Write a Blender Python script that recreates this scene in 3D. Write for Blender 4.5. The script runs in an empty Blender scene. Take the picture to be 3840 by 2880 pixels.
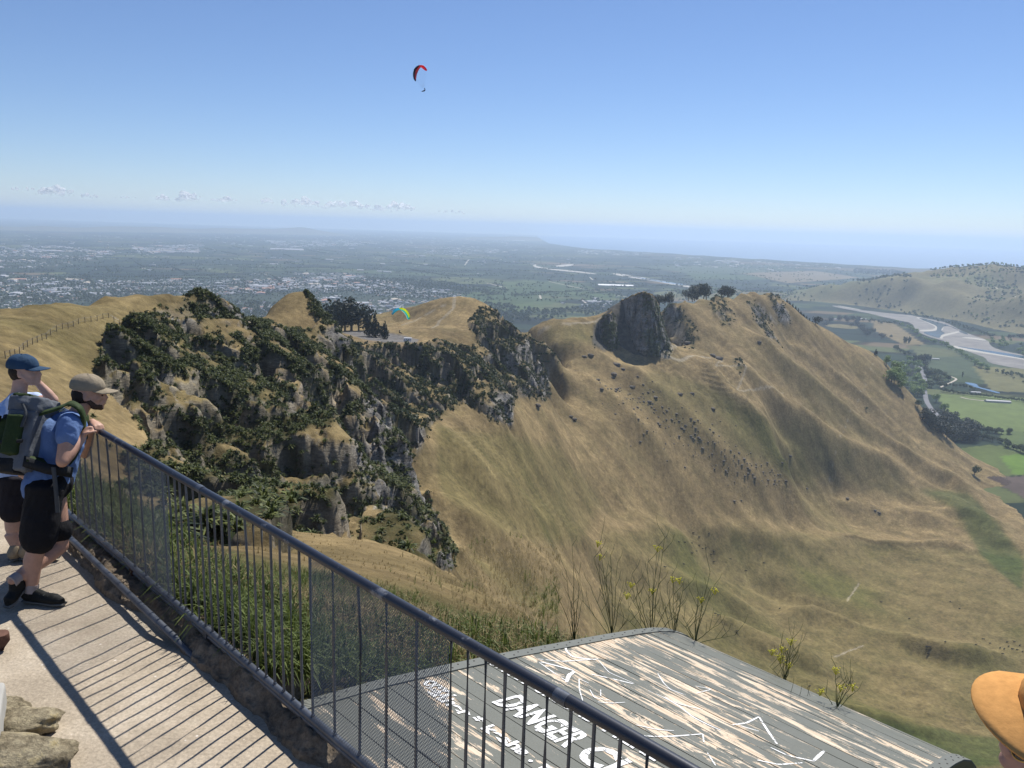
import bpy, bmesh, math, random
import numpy as np
from mathutils import Vector, Matrix

# ------------------------------------------------------------------ camera
F, HX, ROLL = 788.0, 227.0, math.radians(1.8)
PITCH = math.atan((384 - HX) * math.cos(ROLL) / F)
EYE = 2.6
sc = bpy.context.scene
COL = sc.collection
cd = bpy.data.cameras.new('camera'); cam = bpy.data.objects.new('camera', cd); COL.objects.link(cam)
cd.sensor_width = 36; cd.lens = 36 * F / 1024; cd.clip_start = 0.05; cd.clip_end = 200000
cp_, sp_ = math.cos(PITCH), math.sin(PITCH); cr_, sr_ = math.cos(ROLL), math.sin(ROLL)
hvec = Vector((1, 0, 0)); wvec = Vector((0, sp_, cp_)); fvec = Vector((0, cp_, -sp_))
right = hvec * cr_ + wvec * sr_; up = -hvec * sr_ + wvec * cr_
M = Matrix((right, up, -fvec)).transposed().to_4x4(); M.translation = (0, 0, EYE)
cam.matrix_world = M
sc.camera = cam

# ------------------------------------------------------------------ sky, sun, exposure
SUN_DIR = Vector((0.36, 0.68, 1.06)).normalized()
SUN_EL = math.asin(SUN_DIR.z); SUN_AZ = math.atan2(SUN_DIR.x, SUN_DIR.y)
w = bpy.data.worlds.new('World'); sc.world = w; w.use_nodes = True
wn = w.node_tree; wn.nodes.clear()
sky = wn.nodes.new('ShaderNodeTexSky'); sky.sky_type = 'NISHITA'; sky.sun_disc = False
sky.sun_elevation = SUN_EL; sky.sun_rotation = SUN_AZ
sky.altitude = 350; sky.air_density = 0.88; sky.dust_density = 0.0; sky.ozone_density = 6.0
bg = wn.nodes.new('ShaderNodeBackground'); bg.inputs[1].default_value = 0.082
wo = wn.nodes.new('ShaderNodeOutputWorld')
tint = wn.nodes.new('ShaderNodeMix'); tint.data_type = 'RGBA'; tint.blend_type = 'MULTIPLY'; tint.inputs[0].default_value = 1.0
tint.inputs[7].default_value = (0.985, 0.965, 1.03, 1)
wn.links.new(sky.outputs[0], tint.inputs[6]); wn.links.new(tint.outputs[2], bg.inputs[0]); wn.links.new(bg.outputs[0], wo.inputs[0])
sl = bpy.data.lights.new('sun', 'SUN'); sl.energy = 4.8; sl.angle = math.radians(0.53); sl.color = (1, 0.96, 0.90)
so = bpy.data.objects.new('sun', sl); COL.objects.link(so)
so.rotation_euler = SUN_DIR.to_track_quat('Z', 'Y').to_euler()
sc.view_settings.view_transform = 'Standard'; sc.view_settings.look = 'None'
sc.view_settings.exposure = 0.39; sc.view_settings.gamma = 1.0
sc.cycles.max_bounces = 5; sc.cycles.diffuse_bounces = 2; sc.cycles.glossy_bounces = 2
sc.cycles.transmission_bounces = 3; sc.cycles.transparent_max_bounces = 12; sc.cycles.volume_bounces = 1
sc.cycles.use_denoising = True

rng = np.random.default_rng(7)
random.seed(7)
PLAIN = -386.0
SEA = -396.0

# ------------------------------------------------------------------ pixel helpers (photograph measured -> points in the world)
def ray(px, py):
    u = (px - 512) / F; v = (384 - py) / F
    h = u * cr_ - v * sr_; q = u * sr_ + v * cr_
    return np.array([h, cp_ + q * sp_, -sp_ + q * cp_])
def atz(px, py, z):
    r = ray(px, py); return r * ((z - EYE) / r[2]) + np.array([0, 0, EYE])
def atd(px, py, d):
    r = ray(px, py); return r / math.hypot(r[0], r[1]) * d + np.array([0, 0, EYE])
def aty(px, py, y):
    r = ray(px, py); return r * (y / r[1]) + np.array([0, 0, EYE])
def proj(x, y, z):
    z = z - EYE
    dep = y * cp_ - z * sp_; q = (y * sp_ + z * cp_) / dep; h = x / dep
    u = h * cr_ + q * sr_; v = -h * sr_ + q * cr_
    return 512 + u * F, 384 - v * F
OV = 1 / 2.16015625      # overview scale -> 1024 scale
def od(X, Y, d): return atd(X * OV, Y * OV, d)
def oz(X, Y, z): return atz(X * OV, Y * OV, z)
def s2(X, Y, y): return aty(X / 3.75, Y / 3.75, y)      # full-resolution pixel + forward distance
def s2z(X, Y, z): return atz(X / 3.75, Y / 3.75, z)

# ------------------------------------------------------------------ numpy noise
def _hash(ix, iy, iz, seed):
    h = (ix.astype(np.int64) * 374761393 + iy.astype(np.int64) * 668265263 + iz.astype(np.int64) * 2147483647 + seed * 1274126177) & 0xffffffff
    h = ((h ^ (h >> 13)) * 1274126177) & 0xffffffff
    h = ((h ^ (h >> 16)) * 2246822519) & 0xffffffff
    return ((h ^ (h >> 15)) & 0xffffff) / float(0xffffff)
def vnoise(x, y, z=None, seed=0):
    if z is None: z = np.zeros_like(x)
    fx, fy, fz = np.floor(x), np.floor(y), np.floor(z)
    tx, ty, tz = x - fx, y - fy, z - fz
    tx = tx * tx * (3 - 2 * tx); ty = ty * ty * (3 - 2 * ty); tz = tz * tz * (3 - 2 * tz)
    r = 0
    two = bool(np.any(tz > 0))
    for k in ((0, 1) if two else (0,)):
        wz = (tz if k else 1 - tz) if two else 1.0
        for j in (0, 1):
            wy = ty if j else 1 - ty
            for i in (0, 1):
                wx = tx if i else 1 - tx
                r = r + _hash(fx + i, fy + j, fz + k, seed) * wx * wy * wz
    return r * 2 - 1
def fbm(x, y, z=None, oct=4, seed=0, gain=0.5):
    r = 0; a = 1.0; s = 0
    for o in range(oct):
        f = 2.03 ** o
        r = r + a * vnoise(x * f + o * 17.3, y * f - o * 9.1, None if z is None else z * f + o * 3.3, seed + o)
        s += a; a *= gain
    return r / s
def smooth(a, b, x):
    t = np.clip((x - a) / (b - a), 0, 1); return t * t * (3 - 2 * t)
def inpoly(px, py, poly):
    r = np.zeros(np.shape(px), bool); n = len(poly)
    for i in range(n):
        x1, y1 = poly[i]; x2, y2 = poly[(i + 1) % n]
        if y1 == y2: continue
        c = ((py < y1) != (py < y2)) & (px < (x2 - x1) * (py - y1) / (y2 - y1) + x1)
        r ^= c
    return r
def segdist(x, y, pts):
    """distance to a polyline, and parameter along it (0..n-1)"""
    best = np.full(np.shape(x), 1e18); par = np.zeros(np.shape(x))
    for i in range(len(pts) - 1):
        ax, ay = pts[i][0], pts[i][1]; bx, by = pts[i + 1][0], pts[i + 1][1]
        dx, dy = bx - ax, by - ay; L = dx * dx + dy * dy + 1e-12
        t = np.clip(((x - ax) * dx + (y - ay) * dy) / L, 0, 1)
        d = (x - ax - t * dx) ** 2 + (y - ay - t * dy) ** 2
        m = d < best
        best = np.where(m, d, best); par = np.where(m, i + t, par)
    return np.sqrt(best), par

# ------------------------------------------------------------------ object helpers
def tag(o, label=None, cat=None, group=None, kind=None):
    if label: o['label'] = label
    if cat: o['category'] = cat
    if group: o['group'] = group
    if kind: o['kind'] = kind
    return o
def mesh_np(name, verts, faces, mats=(), parent=None, smooth_=False, mi=None, attrs=None):
    """verts Nx3, faces Mx3 or Mx4 arrays (or a list of such arrays)"""
    me = bpy.data.meshes.new(name)
    V = np.asarray(verts, np.float32)
    fl = faces if isinstance(faces, list) else [faces]
    fl = [np.asarray(f, np.int32) for f in fl if len(f)]
    loops = np.concatenate([f.ravel() for f in fl]); tot = np.concatenate([np.full(len(f), f.shape[1], np.int32) for f in fl])
    start = np.concatenate([[0], np.cumsum(tot)[:-1]]).astype(np.int32)
    me.vertices.add(len(V)); me.vertices.foreach_set('co', V.ravel())
    me.loops.add(len(loops)); me.loops.foreach_set('vertex_index', loops)
    me.polygons.add(len(tot)); me.polygons.foreach_set('loop_start', start)
    try: me.polygons.foreach_set('loop_total', tot)
    except Exception: pass
    me.polygons.foreach_set('use_smooth', np.full(len(tot), bool(smooth_)))
    if mi is not None: me.polygons.foreach_set('material_index', np.asarray(mi, np.int32))
    for m in (mats if isinstance(mats, (list, tuple)) else [mats]): me.materials.append(m)
    if attrs:
        for k, a in attrs.items():
            a = np.asarray(a, np.float32)
            if a.ndim == 2:
                at = me.attributes.new(k, 'FLOAT_COLOR', 'POINT')
                if a.shape[1] == 3: a = np.concatenate([a, np.ones((len(a), 1), np.float32)], 1)
                at.data.foreach_set('color', a.ravel())
            else:
                at = me.attributes.new(k, 'FLOAT', 'POINT'); at.data.foreach_set('value', a.ravel())
    me.update(calc_edges=True); me.validate()
    o = bpy.data.objects.new(name, me); COL.objects.link(o)
    if parent is not None: o.parent = parent
    return o
def empty(name, loc=(0, 0, 0)):
    o = bpy.data.objects.new(name, None); COL.objects.link(o); o.location = loc; return o
def copy_tree(o, parent=None):
    c = o.copy(); COL.objects.link(c)
    if parent is not None: c.parent = parent
    for ch in list(o.children): copy_tree(ch, c)
    return c

class MB:
    """collects shapes into one mesh"""
    def __init__(s): s.v = []; s.f3 = []; s.f4 = []; s.m3 = []; s.m4 = []; s.n = 0
    def add(s, V, F_, m=0):
        V = np.asarray(V, float); F_ = np.asarray(F_, int)
        if len(F_) == 0: return
        s.v.append(V)
        if F_.shape[1] == 3: s.f3.append(F_ + s.n); s.m3 += [m] * len(F_)
        else: s.f4.append(F_ + s.n); s.m4 += [m] * len(F_)
        s.n += len(V)
    def box(s, c, half, R=None, m=0):
        V = np.array([[x, y, z] for x in (-1, 1) for y in (-1, 1) for z in (-1, 1)], float) * np.array(half)
        if R is not None: V = V @ np.asarray(R, float).T
        s.add(V + np.array(c), [[0, 1, 3, 2], [4, 6, 7, 5], [0, 4, 5, 1], [2, 3, 7, 6], [0, 2, 6, 4], [1, 5, 7, 3]], m)
    def tube(s, pts, rad, seg=8, m=0, cap=True, flat=1.0, upv=(0, 0, 1)):
        pts = np.asarray(pts, float); n = len(pts)
        rad = np.full(n, rad, float) if np.isscalar(rad) else np.asarray(rad, float)
        T = np.gradient(pts, axis=0); T /= np.linalg.norm(T, axis=1)[:, None] + 1e-12
        V = []; ref = np.array(upv, float)
        for i in range(n):
            a = np.cross(T[i], ref)
            if np.linalg.norm(a) < 1e-3: a = np.cross(T[i], np.array([1, 0.1, 0]))
            a /= np.linalg.norm(a); b = np.cross(T[i], a)
            for k in range(seg):
                t = 2 * math.pi * k / seg
                V.append(pts[i] + rad[i] * (math.cos(t) * a + flat * math.sin(t) * b))
        Fq = [[i * seg + k, i * seg + (k + 1) % seg, (i + 1) * seg + (k + 1) % seg, (i + 1) * seg + k] for i in range(n - 1) for k in range(seg)]
        base = len(V)
        s.add(np.array(V), Fq, m)
        if cap:
            off = s.n - base
            V0 = np.array(V[:seg] + [pts[0]]); V1 = np.array(V[-seg:] + [pts[-1]])
            s.add(V0, [[(k + 1) % seg, k, seg] for k in range(seg)], m)
            s.add(V1, [[k, (k + 1) % seg, seg] for k in range(seg)], m)
    def ell(s, c, r, R=None, seg=12, rings=8, m=0):
        V = [[0, 0, 1]]
        for i in range(1, rings):
            a = math.pi * i / rings
            for k in range(seg):
                t = 2 * math.pi * k / seg; V.append([math.sin(a) * math.cos(t), math.sin(a) * math.sin(t), math.cos(a)])
        V.append([0, 0, -1]); V = np.array(V) * np.array(r, float)
        if R is not None: V = V @ np.asarray(R, float).T
        V += np.array(c); Fq = []; Ft = []
        for i in range(rings - 2):
            for k in range(seg): Fq.append([1 + i * seg + k, 1 + (i + 1) * seg + k, 1 + (i + 1) * seg + (k + 1) % seg, 1 + i * seg + (k + 1) % seg])
        for k in range(seg):
            Ft.append([0, 1 + k, 1 + (k + 1) % seg]); Ft.append([len(V) - 1, 1 + (rings - 2) * seg + (k + 1) % seg, 1 + (rings - 2) * seg + k])
        n0 = s.n; s.add(V, Fq, m); s.n = n0 + len(V)
        s.f3.append(np.array(Ft) + n0); s.m3 += [m] * len(Ft)
    def build(s, name, mats=(), parent=None, smooth_=False, attrs=None):
        V = np.concatenate(s.v); fl = []; mi = []
        if s.f3: fl.append(np.concatenate(s.f3)); mi += s.m3
        if s.f4: fl.append(np.concatenate(s.f4)); mi += s.m4
        return mesh_np(name, V, fl, mats, parent, smooth_, mi, attrs)

# ------------------------------------------------------------------ material helpers
def newmat(name):
    m = bpy.data.materials.new(name); m.use_nodes = True; m.node_tree.nodes.clear()
    return m, m.node_tree
def N(t, typ, **kw):
    n = t.nodes.new(typ)
    for k, v in kw.items():
        if k.startswith('i'):
            key = k[1:]; key = int(key) if key.isdigit() else key
            n.inputs[key].default_value = v
        else: setattr(n, k, v)
    return n
def L(t, a, b): t.links.new(a, b)
def ramp(t, fac, stops, interp='LINEAR'):
    r = t.nodes.new('ShaderNodeValToRGB'); r.color_ramp.interpolation = interp
    el = r.color_ramp.elements
    while len(el) < len(stops): el.new(0.5)
    for e, (p, c) in zip(el, stops):
        e.position = p; e.color = (c[0], c[1], c[2], 1) if hasattr(c, '__len__') else (c, c, c, 1)
    L(t, fac, r.inputs[0]); return r.outputs[0]
def mixc(t, fac, a, b, mode='MIX'):
    n = t.nodes.new('ShaderNodeMix'); n.data_type = 'RGBA'; n.blend_type = mode
    for sock, v in ((0, fac), (6, a), (7, b)):
        if hasattr(v, 'links'): L(t, v, n.inputs[sock])
        else: n.inputs[sock].default_value = (v if sock == 0 else (v[0], v[1], v[2], 1))
    return n.outputs[2]
def mathn(t, op, a, b=0.0, c=None):
    n = t.nodes.new('ShaderNodeMath'); n.operation = op
    for i, v in enumerate((a, b) if c is None else (a, b, c)):
        if hasattr(v, 'links'): L(t, v, n.inputs[i])
        else: n.inputs[i].default_value = v
    return n.outputs[0]
def noise(t, vec, scale, detail=4, rough=0.55, dist=0.0):
    n = t.nodes.new('ShaderNodeTexNoise'); n.inputs['Scale'].default_value = scale; n.inputs['Detail'].default_value = detail
    n.inputs['Roughness'].default_value = rough; n.inputs['Distortion'].default_value = dist
    if vec is not None: L(t, vec, n.inputs['Vector'])
    return n.outputs['Fac']
def mapping(t, vec, scale=(1, 1, 1), rot=(0, 0, 0)):
    n = t.nodes.new('ShaderNodeMapping'); n.inputs['Scale'].default_value = scale; n.inputs['Rotation'].default_value = rot
    L(t, vec, n.inputs['Vector']); return n.outputs[0]
def coord(t, which='Object'):
    return t.nodes.new('ShaderNodeTexCoord').outputs[which]
def finish(t, color, rough=0.9, bump=None, bstr=0.3, bdist=0.05, spec=0.3, metal=0.0, extra=None):
    b = t.nodes.new('ShaderNodeBsdfPrincipled'); o = t.nodes.new('ShaderNodeOutputMaterial')
    if hasattr(color, 'links'): L(t, color, b.inputs['Base Color'])
    else: b.inputs['Base Color'].default_value = (*color, 1)
    if hasattr(rough, 'links'): L(t, rough, b.inputs['Roughness'])
    else: b.inputs['Roughness'].default_value = rough
    b.inputs['Specular IOR Level'].default_value = spec; b.inputs['Metallic'].default_value = metal
    if bump is not None:
        n = t.nodes.new('ShaderNodeBump'); n.inputs['Strength'].default_value = bstr; n.inputs['Distance'].default_value = bdist
        L(t, bump, n.inputs['Height']); L(t, n.outputs[0], b.inputs['Normal'])
    L(t, b.outputs[0], o.inputs[0]); return b
def simple(name, c, rough=0.8, spec=0.3, var=0.15, scale=8.0, metal=0.0, bstr=0.15, bdist=0.01):
    m, t = newmat(name); v = coord(t)
    n = noise(t, v, scale, 4, 0.6)
    k = ramp(t, n, [(0.3, 1 - var), (0.7, 1 + var)])
    col = mixc(t, 1.0, c, k, 'MULTIPLY')
    finish(t, col, rough, n, bstr, bdist, spec, metal); return m

# ================================================================== THE LAND
# control points: (X, Y) measured in the photograph, d = metres away over the ground
TP = []
def T(*a):
    for X, Y, d in a: TP.append(od(X, Y, d))
def TZ(*a):
    for X, Y, z in a: TP.append(oz(X, Y, z))
def crest(*a, back=((0.12, 0.07), (0.35, 0.25))):
    """skyline points, plus lower points behind them (fractions of the distance)"""
    for X, Y, d in a:
        p = od(X, Y, d); TP.append(p)
        for dd, dz in back:
            q = p * (1 + dd); TP.append(np.array([q[0], q[1], max(p[2] - dz * d, -400)]))
# left hill
crest((-160, 680, 180), (0, 660, 200), (60, 651, 207), (120, 642, 216), (230, 632, 235), (300, 630, 243), (360, 628, 250), (440, 632, 255), (490, 650, 260), (520, 676, 264))
T((60, 740, 165), (0, 760, 148), (-100, 800, 130), (150, 720, 182), (250, 680, 218), (330, 665, 236), (370, 680, 240), (385, 760, 230), (300, 760, 200), (200, 800, 168), (100, 850, 140), (0, 900, 112), (-120, 950, 95),
  (450, 760, 236), (500, 760, 244), (400, 900, 182), (300, 900, 150), (200, 950, 118), (120, 1000, 98), (0, 1050, 80), (550, 780, 240), (600, 850, 226), (500, 900, 192), (450, 1000, 150), (350, 1000, 126), (250, 1020, 106),
  (300, 1080, 92), (400, 1080, 110), (450, 1100, 118), (500, 1020, 150), (560, 1000, 162), (600, 950, 190), (420, 690, 246), (400, 820, 205), (330, 830, 180), (240, 860, 152))
T((560, 700, 292), (600, 745, 292), (620, 790, 270), (640, 720, 322), (540, 740, 262))
# the overhung buttress above the cleft
T((640, 900, 205), (680, 905, 188), (720, 950, 178), (755, 1000, 172), (700, 990, 174), (740, 1050, 165), (715, 1135, 158), (760, 1120, 160), (690, 1060, 163),
  (636, 1000, 168), (640, 1070, 160), (640, 1130, 152), (664, 1040, 200), (668, 1090, 196), (665, 1000, 206),
  (600, 1100, 140), (520, 1120, 116), (580, 1165, 92), (650, 1165, 112), (750, 1165, 128), (810, 1100, 160))
crest((760, 780, 325), (800, 830, 303), (850, 895, 272), (882, 960, 250), (922, 1050, 212), (934, 1110, 190), (962, 1170, 142), (984, 1200, 120), back=((0.10, 0.14), (0.25, 0.30)))
T((700, 820, 296), (750, 850, 283), (800, 905, 262), (750, 905, 250), (840, 990, 234), (800, 1010, 215), (860, 1090, 200), (905, 1060, 208), (880, 1120, 186), (900, 1150, 176), (850, 1150, 160),
  (900, 1175, 130), (860, 1190, 105), (830, 1205, 88), (905, 1245, 76), (955, 1215, 100), (840, 1160, 130), (780, 1060, 185))
# horn behind it
crest((530, 682, 330), (580, 655, 345), (610, 641, 350), (640, 628, 355), (662, 630, 357), (680, 648, 354), (692, 668, 352), (707, 692, 348), (735, 722, 338), (748, 745, 334))
T((600, 700, 322), (650, 690, 335), (690, 712, 330), (650, 745, 318), (720, 775, 322), (700, 800, 308), (600, 720, 312))
# near ground outside the fence
for x, y, z in ((-3.6, 6.6, -.2), (-2.2, 5.4, -.12), (-1.2, 4.4, -.12), (-.2, 3.4, -.18), (.8, 2.4, -.3), (1.8, 1.4, -.4),
                (-1.6, 6.4, -.75), (-.6, 5.3, -.9), (.6, 4.8, -.9), (1.6, 3.8, -.9), (2.6, 2.8, -.9), (3.6, 1.6, -1),
                (0.4, 6.6, -1.35), (1.5, 7.6, -1.75), (2.6, 6.4, -1.7), (3.8, 5.4, -1.9), (5, 4, -2.2),
                (-6, 2, -.5), (-3, 2, -.6), (-1, 2, -.6), (0, 0.6, -.6), (-6, 5, -.5), (-4.4, 6.2, -.5), (-3, 4, -.6), (-2, 3.5, -.6), (-1, 2.8, -.6), (0, 2, -.6), (3, -2, -.8), (-5.4, 7.8, -.9), (-8, 6, -1)):
    TP.append(np.array([x, y, z]))
T((500, 1330, 7.5), (420, 1260, 10.5), (500, 1260, 12), (600, 1270, 13.5), (700, 1290, 14), (800, 1320, 14), (420, 1205, 17), (500, 1210, 20), (300, 1190, 16), (200, 1180, 14), (600, 1220, 24), (700, 1235, 26), (800, 1255, 26),
  (900, 1290, 20), (1000, 1330, 16), (1100, 1365, 13), (850, 1225, 44), (920, 1255, 46))
T((350, 1140, 70), (250, 1130, 60), (100, 1120, 52), (450, 1165, 72), (520, 1180, 70), (200, 1165, 40), (350, 1195, 40), (480, 1205, 44))
crest((985, 1235, 62), (1060, 1275, 52), (1130, 1312, 40), (1200, 1356, 26), back=((0.3, 0.32), (1.0, 0.9)))
T((960, 1260, 42), (1060, 1310, 33))
for X in (1300, 1480, 1660, 1860, 2100, 2350):
    for d, z in ((11, -4.5), (20, -14), (60, -50), (140, -125), (250, -205), (360, -280)):
        p = od(X, 1500, d); TP.append(np.array([p[0], p[1], z]))
for X, d, z in ((1150, 100, -75), (1150, 200, -118), (1050, 150, -90), (1050, 220, -112)):
    p = od(X, 1500, d); TP.append(np.array([p[0], p[1], z]))
# saddle with the car park, bush slope below it
T((770, 725, 700), (880, 738, 645), (830, 733, 670), (860, 722, 740), (790, 718, 740), (800, 748, 600), (900, 747, 596), (950, 742, 604), (760, 752, 520), (780, 765, 420),
  (960, 765, 585), (850, 790, 555), (810, 830, 480), (900, 850, 530), (870, 880, 470), (950, 880, 520), (905, 905, 462), (940, 890, 490), (975, 880, 510), (1000, 868, 530), (1030, 888, 540), (1000, 820, 565), (1040, 830, 575),
  (1060, 868, 556), (1100, 850, 582), (1090, 905, 550), (1075, 880, 560), (1000, 780, 600))
crest((800, 694, 930), (850, 682, 915), (900, 668, 890), (950, 655, 870), (980, 645, 862), (1005, 640, 858), (1030, 648, 850), (1060, 665, 842), (1090, 690, 836), (1120, 712, 830), (1150, 745, 822), (1172, 790, 800), (1182, 845, 740),
      back=((0.05, 0.05), (0.15, 0.16)))
T((900, 735, 680), (950, 730, 690), (1000, 725, 700), (1040, 700, 760), (1000, 685, 790), (920, 705, 780), (850, 705, 830), (1050, 722, 722), (1100, 742, 726), (1080, 800, 695), (1120, 800, 712), (1140, 830, 700), (1105, 845, 655), (1160, 840, 705), (1060, 770, 690), (1070, 825, 668))
crest((1110, 690, 905), (1145, 700, 900), (1180, 722, 893), (1205, 745, 880), (1218, 765, 860), back=((0.03, 0.03), (0.06, 0.05)))
crest((1148, 692, 1010), (1200, 684, 1025), (1250, 680, 1045), (1300, 674, 1070), back=((0.1, 0.06), (0.3, 0.2)))
T((1200, 720, 960), (1250, 740, 960), (1280, 715, 1010), (1220, 800, 880), (1200, 850, 800), (1250, 850, 860), (1230, 760, 920))
# the great rock
crest((1325, 656, 1075), (1345, 645, 1085), (1370, 636, 1095), (1392, 632, 1100), (1410, 640, 1102), (1424, 665, 1098), (1436, 705, 1088), (1446, 745, 1066), back=((0.03, 0.02), (0.08, 0.06)))
T((1322, 668, 1060), (1336, 744, 1034), (1290, 700, 1046), (1284, 725, 1024), (1300, 752, 1010), (1335, 762, 1014), (1372, 768, 1022), (1400, 768, 1026), (1430, 768, 1032), (1448, 764, 1040), (1400, 700, 1070), (1360, 700, 1066), (1318, 690, 1052))
T((1450, 690, 1165), (1480, 740, 1130), (1440, 785, 1030), (1460, 775, 1060))
# far ridge
crest((1422, 648, 1190), (1450, 645, 1205), (1480, 640, 1230), (1510, 634, 1280), (1545, 628, 1320), (1570, 632, 1345), (1600, 624, 1390), (1625, 619, 1415), (1660, 618, 1450), (1680, 630, 1475), (1700, 655, 1500), (1725, 676, 1530),
      (1760, 696, 1570), (1800, 720, 1620), (1850, 745, 1690), (1900, 775, 1720), (1950, 806, 1700), (1985, 855, 1620), (2005, 900, 1550), back=((0.08, 0.07), (0.25, 0.2)))
T((1500, 720, 1160), (1550, 700, 1230), (1550, 780, 1110), (1600, 700, 1300), (1650, 690, 1380), (1700, 750, 1400), (1600, 780, 1170), (1650, 800, 1190), (1750, 800, 1400), (1850, 820, 1500), (1500, 800, 1045), (1400, 800, 985),
  (1450, 830, 1000), (1550, 850, 1035), (1650, 880, 1085), (1750, 900, 1200), (1850, 900, 1350), (1950, 950, 1450), (1300, 800, 930), (1350, 850, 900), (1300, 900, 830), (1400, 920, 870), (1500, 930, 935), (1600, 950, 985), (1700, 980, 1045),
  (1800, 1000, 1170), (1900, 1020, 1260), (1600, 660, 1340), (1550, 655, 1290))
# eastern bowl
T((1000, 905, 490), (950, 1000, 425), (1050, 950, 520), (1100, 950, 560), (1200, 900, 735), (1150, 1000, 560), (1250, 1000, 690), (1050, 1100, 430), (1100, 1200, 400), (1200, 1100, 565), (1200, 1200, 505), (1300, 1100, 690), (1000, 1090, 368),
  (1000, 1160, 318), (1100, 1260, 345), (1200, 1330, 385), (1200, 1280, 430), (1300, 1200, 620), (1300, 1300, 560), (1400, 1050, 790), (1400, 1200, 700), (1500, 1100, 845), (1500, 1200, 800), (1600, 1100, 905), (1300, 1340, 530), (960, 930, 450), (900, 930, 420), (940, 1040, 370))
TZ((1600, 1200, -345), (1700, 1150, -358), (1700, 1070, -340), (1800, 1100, -370), (1900, 1110, -378), (1800, 1250, -372), (1600, 1300, -350), (1700, 1400, -358), (1500, 1400, -322), (1500, 1300, -325), (1900, 1350, -372), (2050, 1200, -376), (2150, 1300, -374), (2130, 1215, -377),
   (2100, 1450, -371), (2000, 1560, -365), (1850, 1500, -362), (1700, 1550, -345), (2200, 1580, -368), (1600, 1480, -332), (2350, 1400, -376), (2350, 1650, -366), (1950, 1200, -381),
   (2030, 945, -390), (2080, 990, -390), (2130, 1060, -388), (2200, 1110, -385), (2300, 1180, -384), (2100, 960, -400), (2200, 1000, -400), (2350, 1050, -400), (2350, 1250, -383), (2050, 880, -400), (2000, 820, -400), (1950, 770, -400), (2200, 850, -400), (2200, 700, -400), (2000, 740, -400))
# low country behind the ridge
TZ((-100, 610, -400), (200, 610, -400), (500, 610, -400), (800, 620, -400), (1100, 640, -400), (1250, 660, -400), (1400, 620, -400), (1700, 620, -400), (0, 560, -400), (500, 560, -400), (1000, 570, -400), (1500, 580, -400), (1850, 700, -400), (-300, 580, -400), (1800, 640, -400))
for a in np.radians(np.arange(-46, 60, 8)):
    for d in (3300, 4200, 6000): 
        if not (d < 4000 and a > .2): TP.append(np.array([math.sin(a) * d, math.cos(a) * d, -400]))
# hills across the river
def hills():
    for X, Y, d in ((2130, 578, 5600), (2175, 580, 5500), (2060, 588, 5600), (2212, 588, 5300), (2260, 592, 5200), (2000, 594, 5700), (2100, 612, 4500), (2180, 620, 4400), (2240, 620, 4400), (2060, 625, 4450), (2000, 640, 4250), (2150, 650, 3950), (2212, 660, 3800), (2000, 665, 3900), (2060, 668, 3900), (1960, 668, 3950), (1900, 640, 4500)):
        TP.append(od(X, Y, d))
    TZ((1940, 690, -392), (2040, 700, -390), (2120, 700, -388), (2200, 690, -375), (2200, 740, -392), (1950, 605, -392), (1850, 600, -396))
    for a in np.radians((31, 38, 45)): TP.append(np.array([math.sin(a) * 8500, math.cos(a) * 8500, -400]))
hills()
TP = np.array(TP)
def rbf_fit(P):
    n = len(P); D = np.sqrt(((P[:, None, :2] - P[None, :, :2]) ** 2).sum(-1))
    A = np.zeros((n + 3, n + 3)); A[:n, :n] = D + 0.0 * np.eye(n)
    A[:n, n] = 1; A[:n, n + 1:] = P[:, :2]; A[n, :n] = 1; A[n + 1:, :n] = P[:, :2].T
    b = np.zeros(n + 3); b[:n] = P[:, 2]
    # a little slack so that clashing measurements do not make spikes
    A[:n, :n] -= np.diag(0.012 * np.hypot(P[:, 0], P[:, 1]))
    return np.linalg.solve(A, b)
RW = rbf_fit(TP)
def base_h(x, y):
    s = x.shape; x = x.ravel(); y = y.ravel(); out = np.empty(len(x)); n = len(TP)
    for i in range(0, len(x), 40000):
        a, b = x[i:i + 40000], y[i:i + 40000]
        D = np.sqrt((a[:, None] - TP[None, :, 0]) ** 2 + (b[:, None] - TP[None, :, 1]) ** 2)
        out[i:i + 40000] = D @ RW[:n] + RW[n] + RW[n + 1] * a + RW[n + 2] * b
    return out.reshape(s)

# polylines measured in the photograph, laid on the land by height search
def on_land(X, Y, dmin=4.0, dmax=2500.0, k=260):
    """first point of the base land met by the line of sight"""
    r = ray(X * OV, Y * OV); r = r / math.hypot(r[0], r[1])
    ds = dmin * (dmax / dmin) ** (np.arange(k) / (k - 1.0))
    h = base_h(r[0] * ds, r[1] * ds); z = EYE + r[2] * ds
    b = np.nonzero(z < h)[0]
    if len(b) == 0: return np.array([r[0] * dmax, r[1] * dmax])
    i = max(b[0], 1); f = (z[i - 1] - h[i - 1]) / ((z[i - 1] - h[i - 1]) - (z[i] - h[i]) + 1e-9)
    d = ds[i - 1] + (ds[i] - ds[i - 1]) * f
    return np.array([r[0] * d, r[1] * d])
def land_line(pts, dmin=40): return [on_land(X, Y, dmin) for X, Y in pts]

def sample_line(pts, n=200):
    return pts

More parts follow.
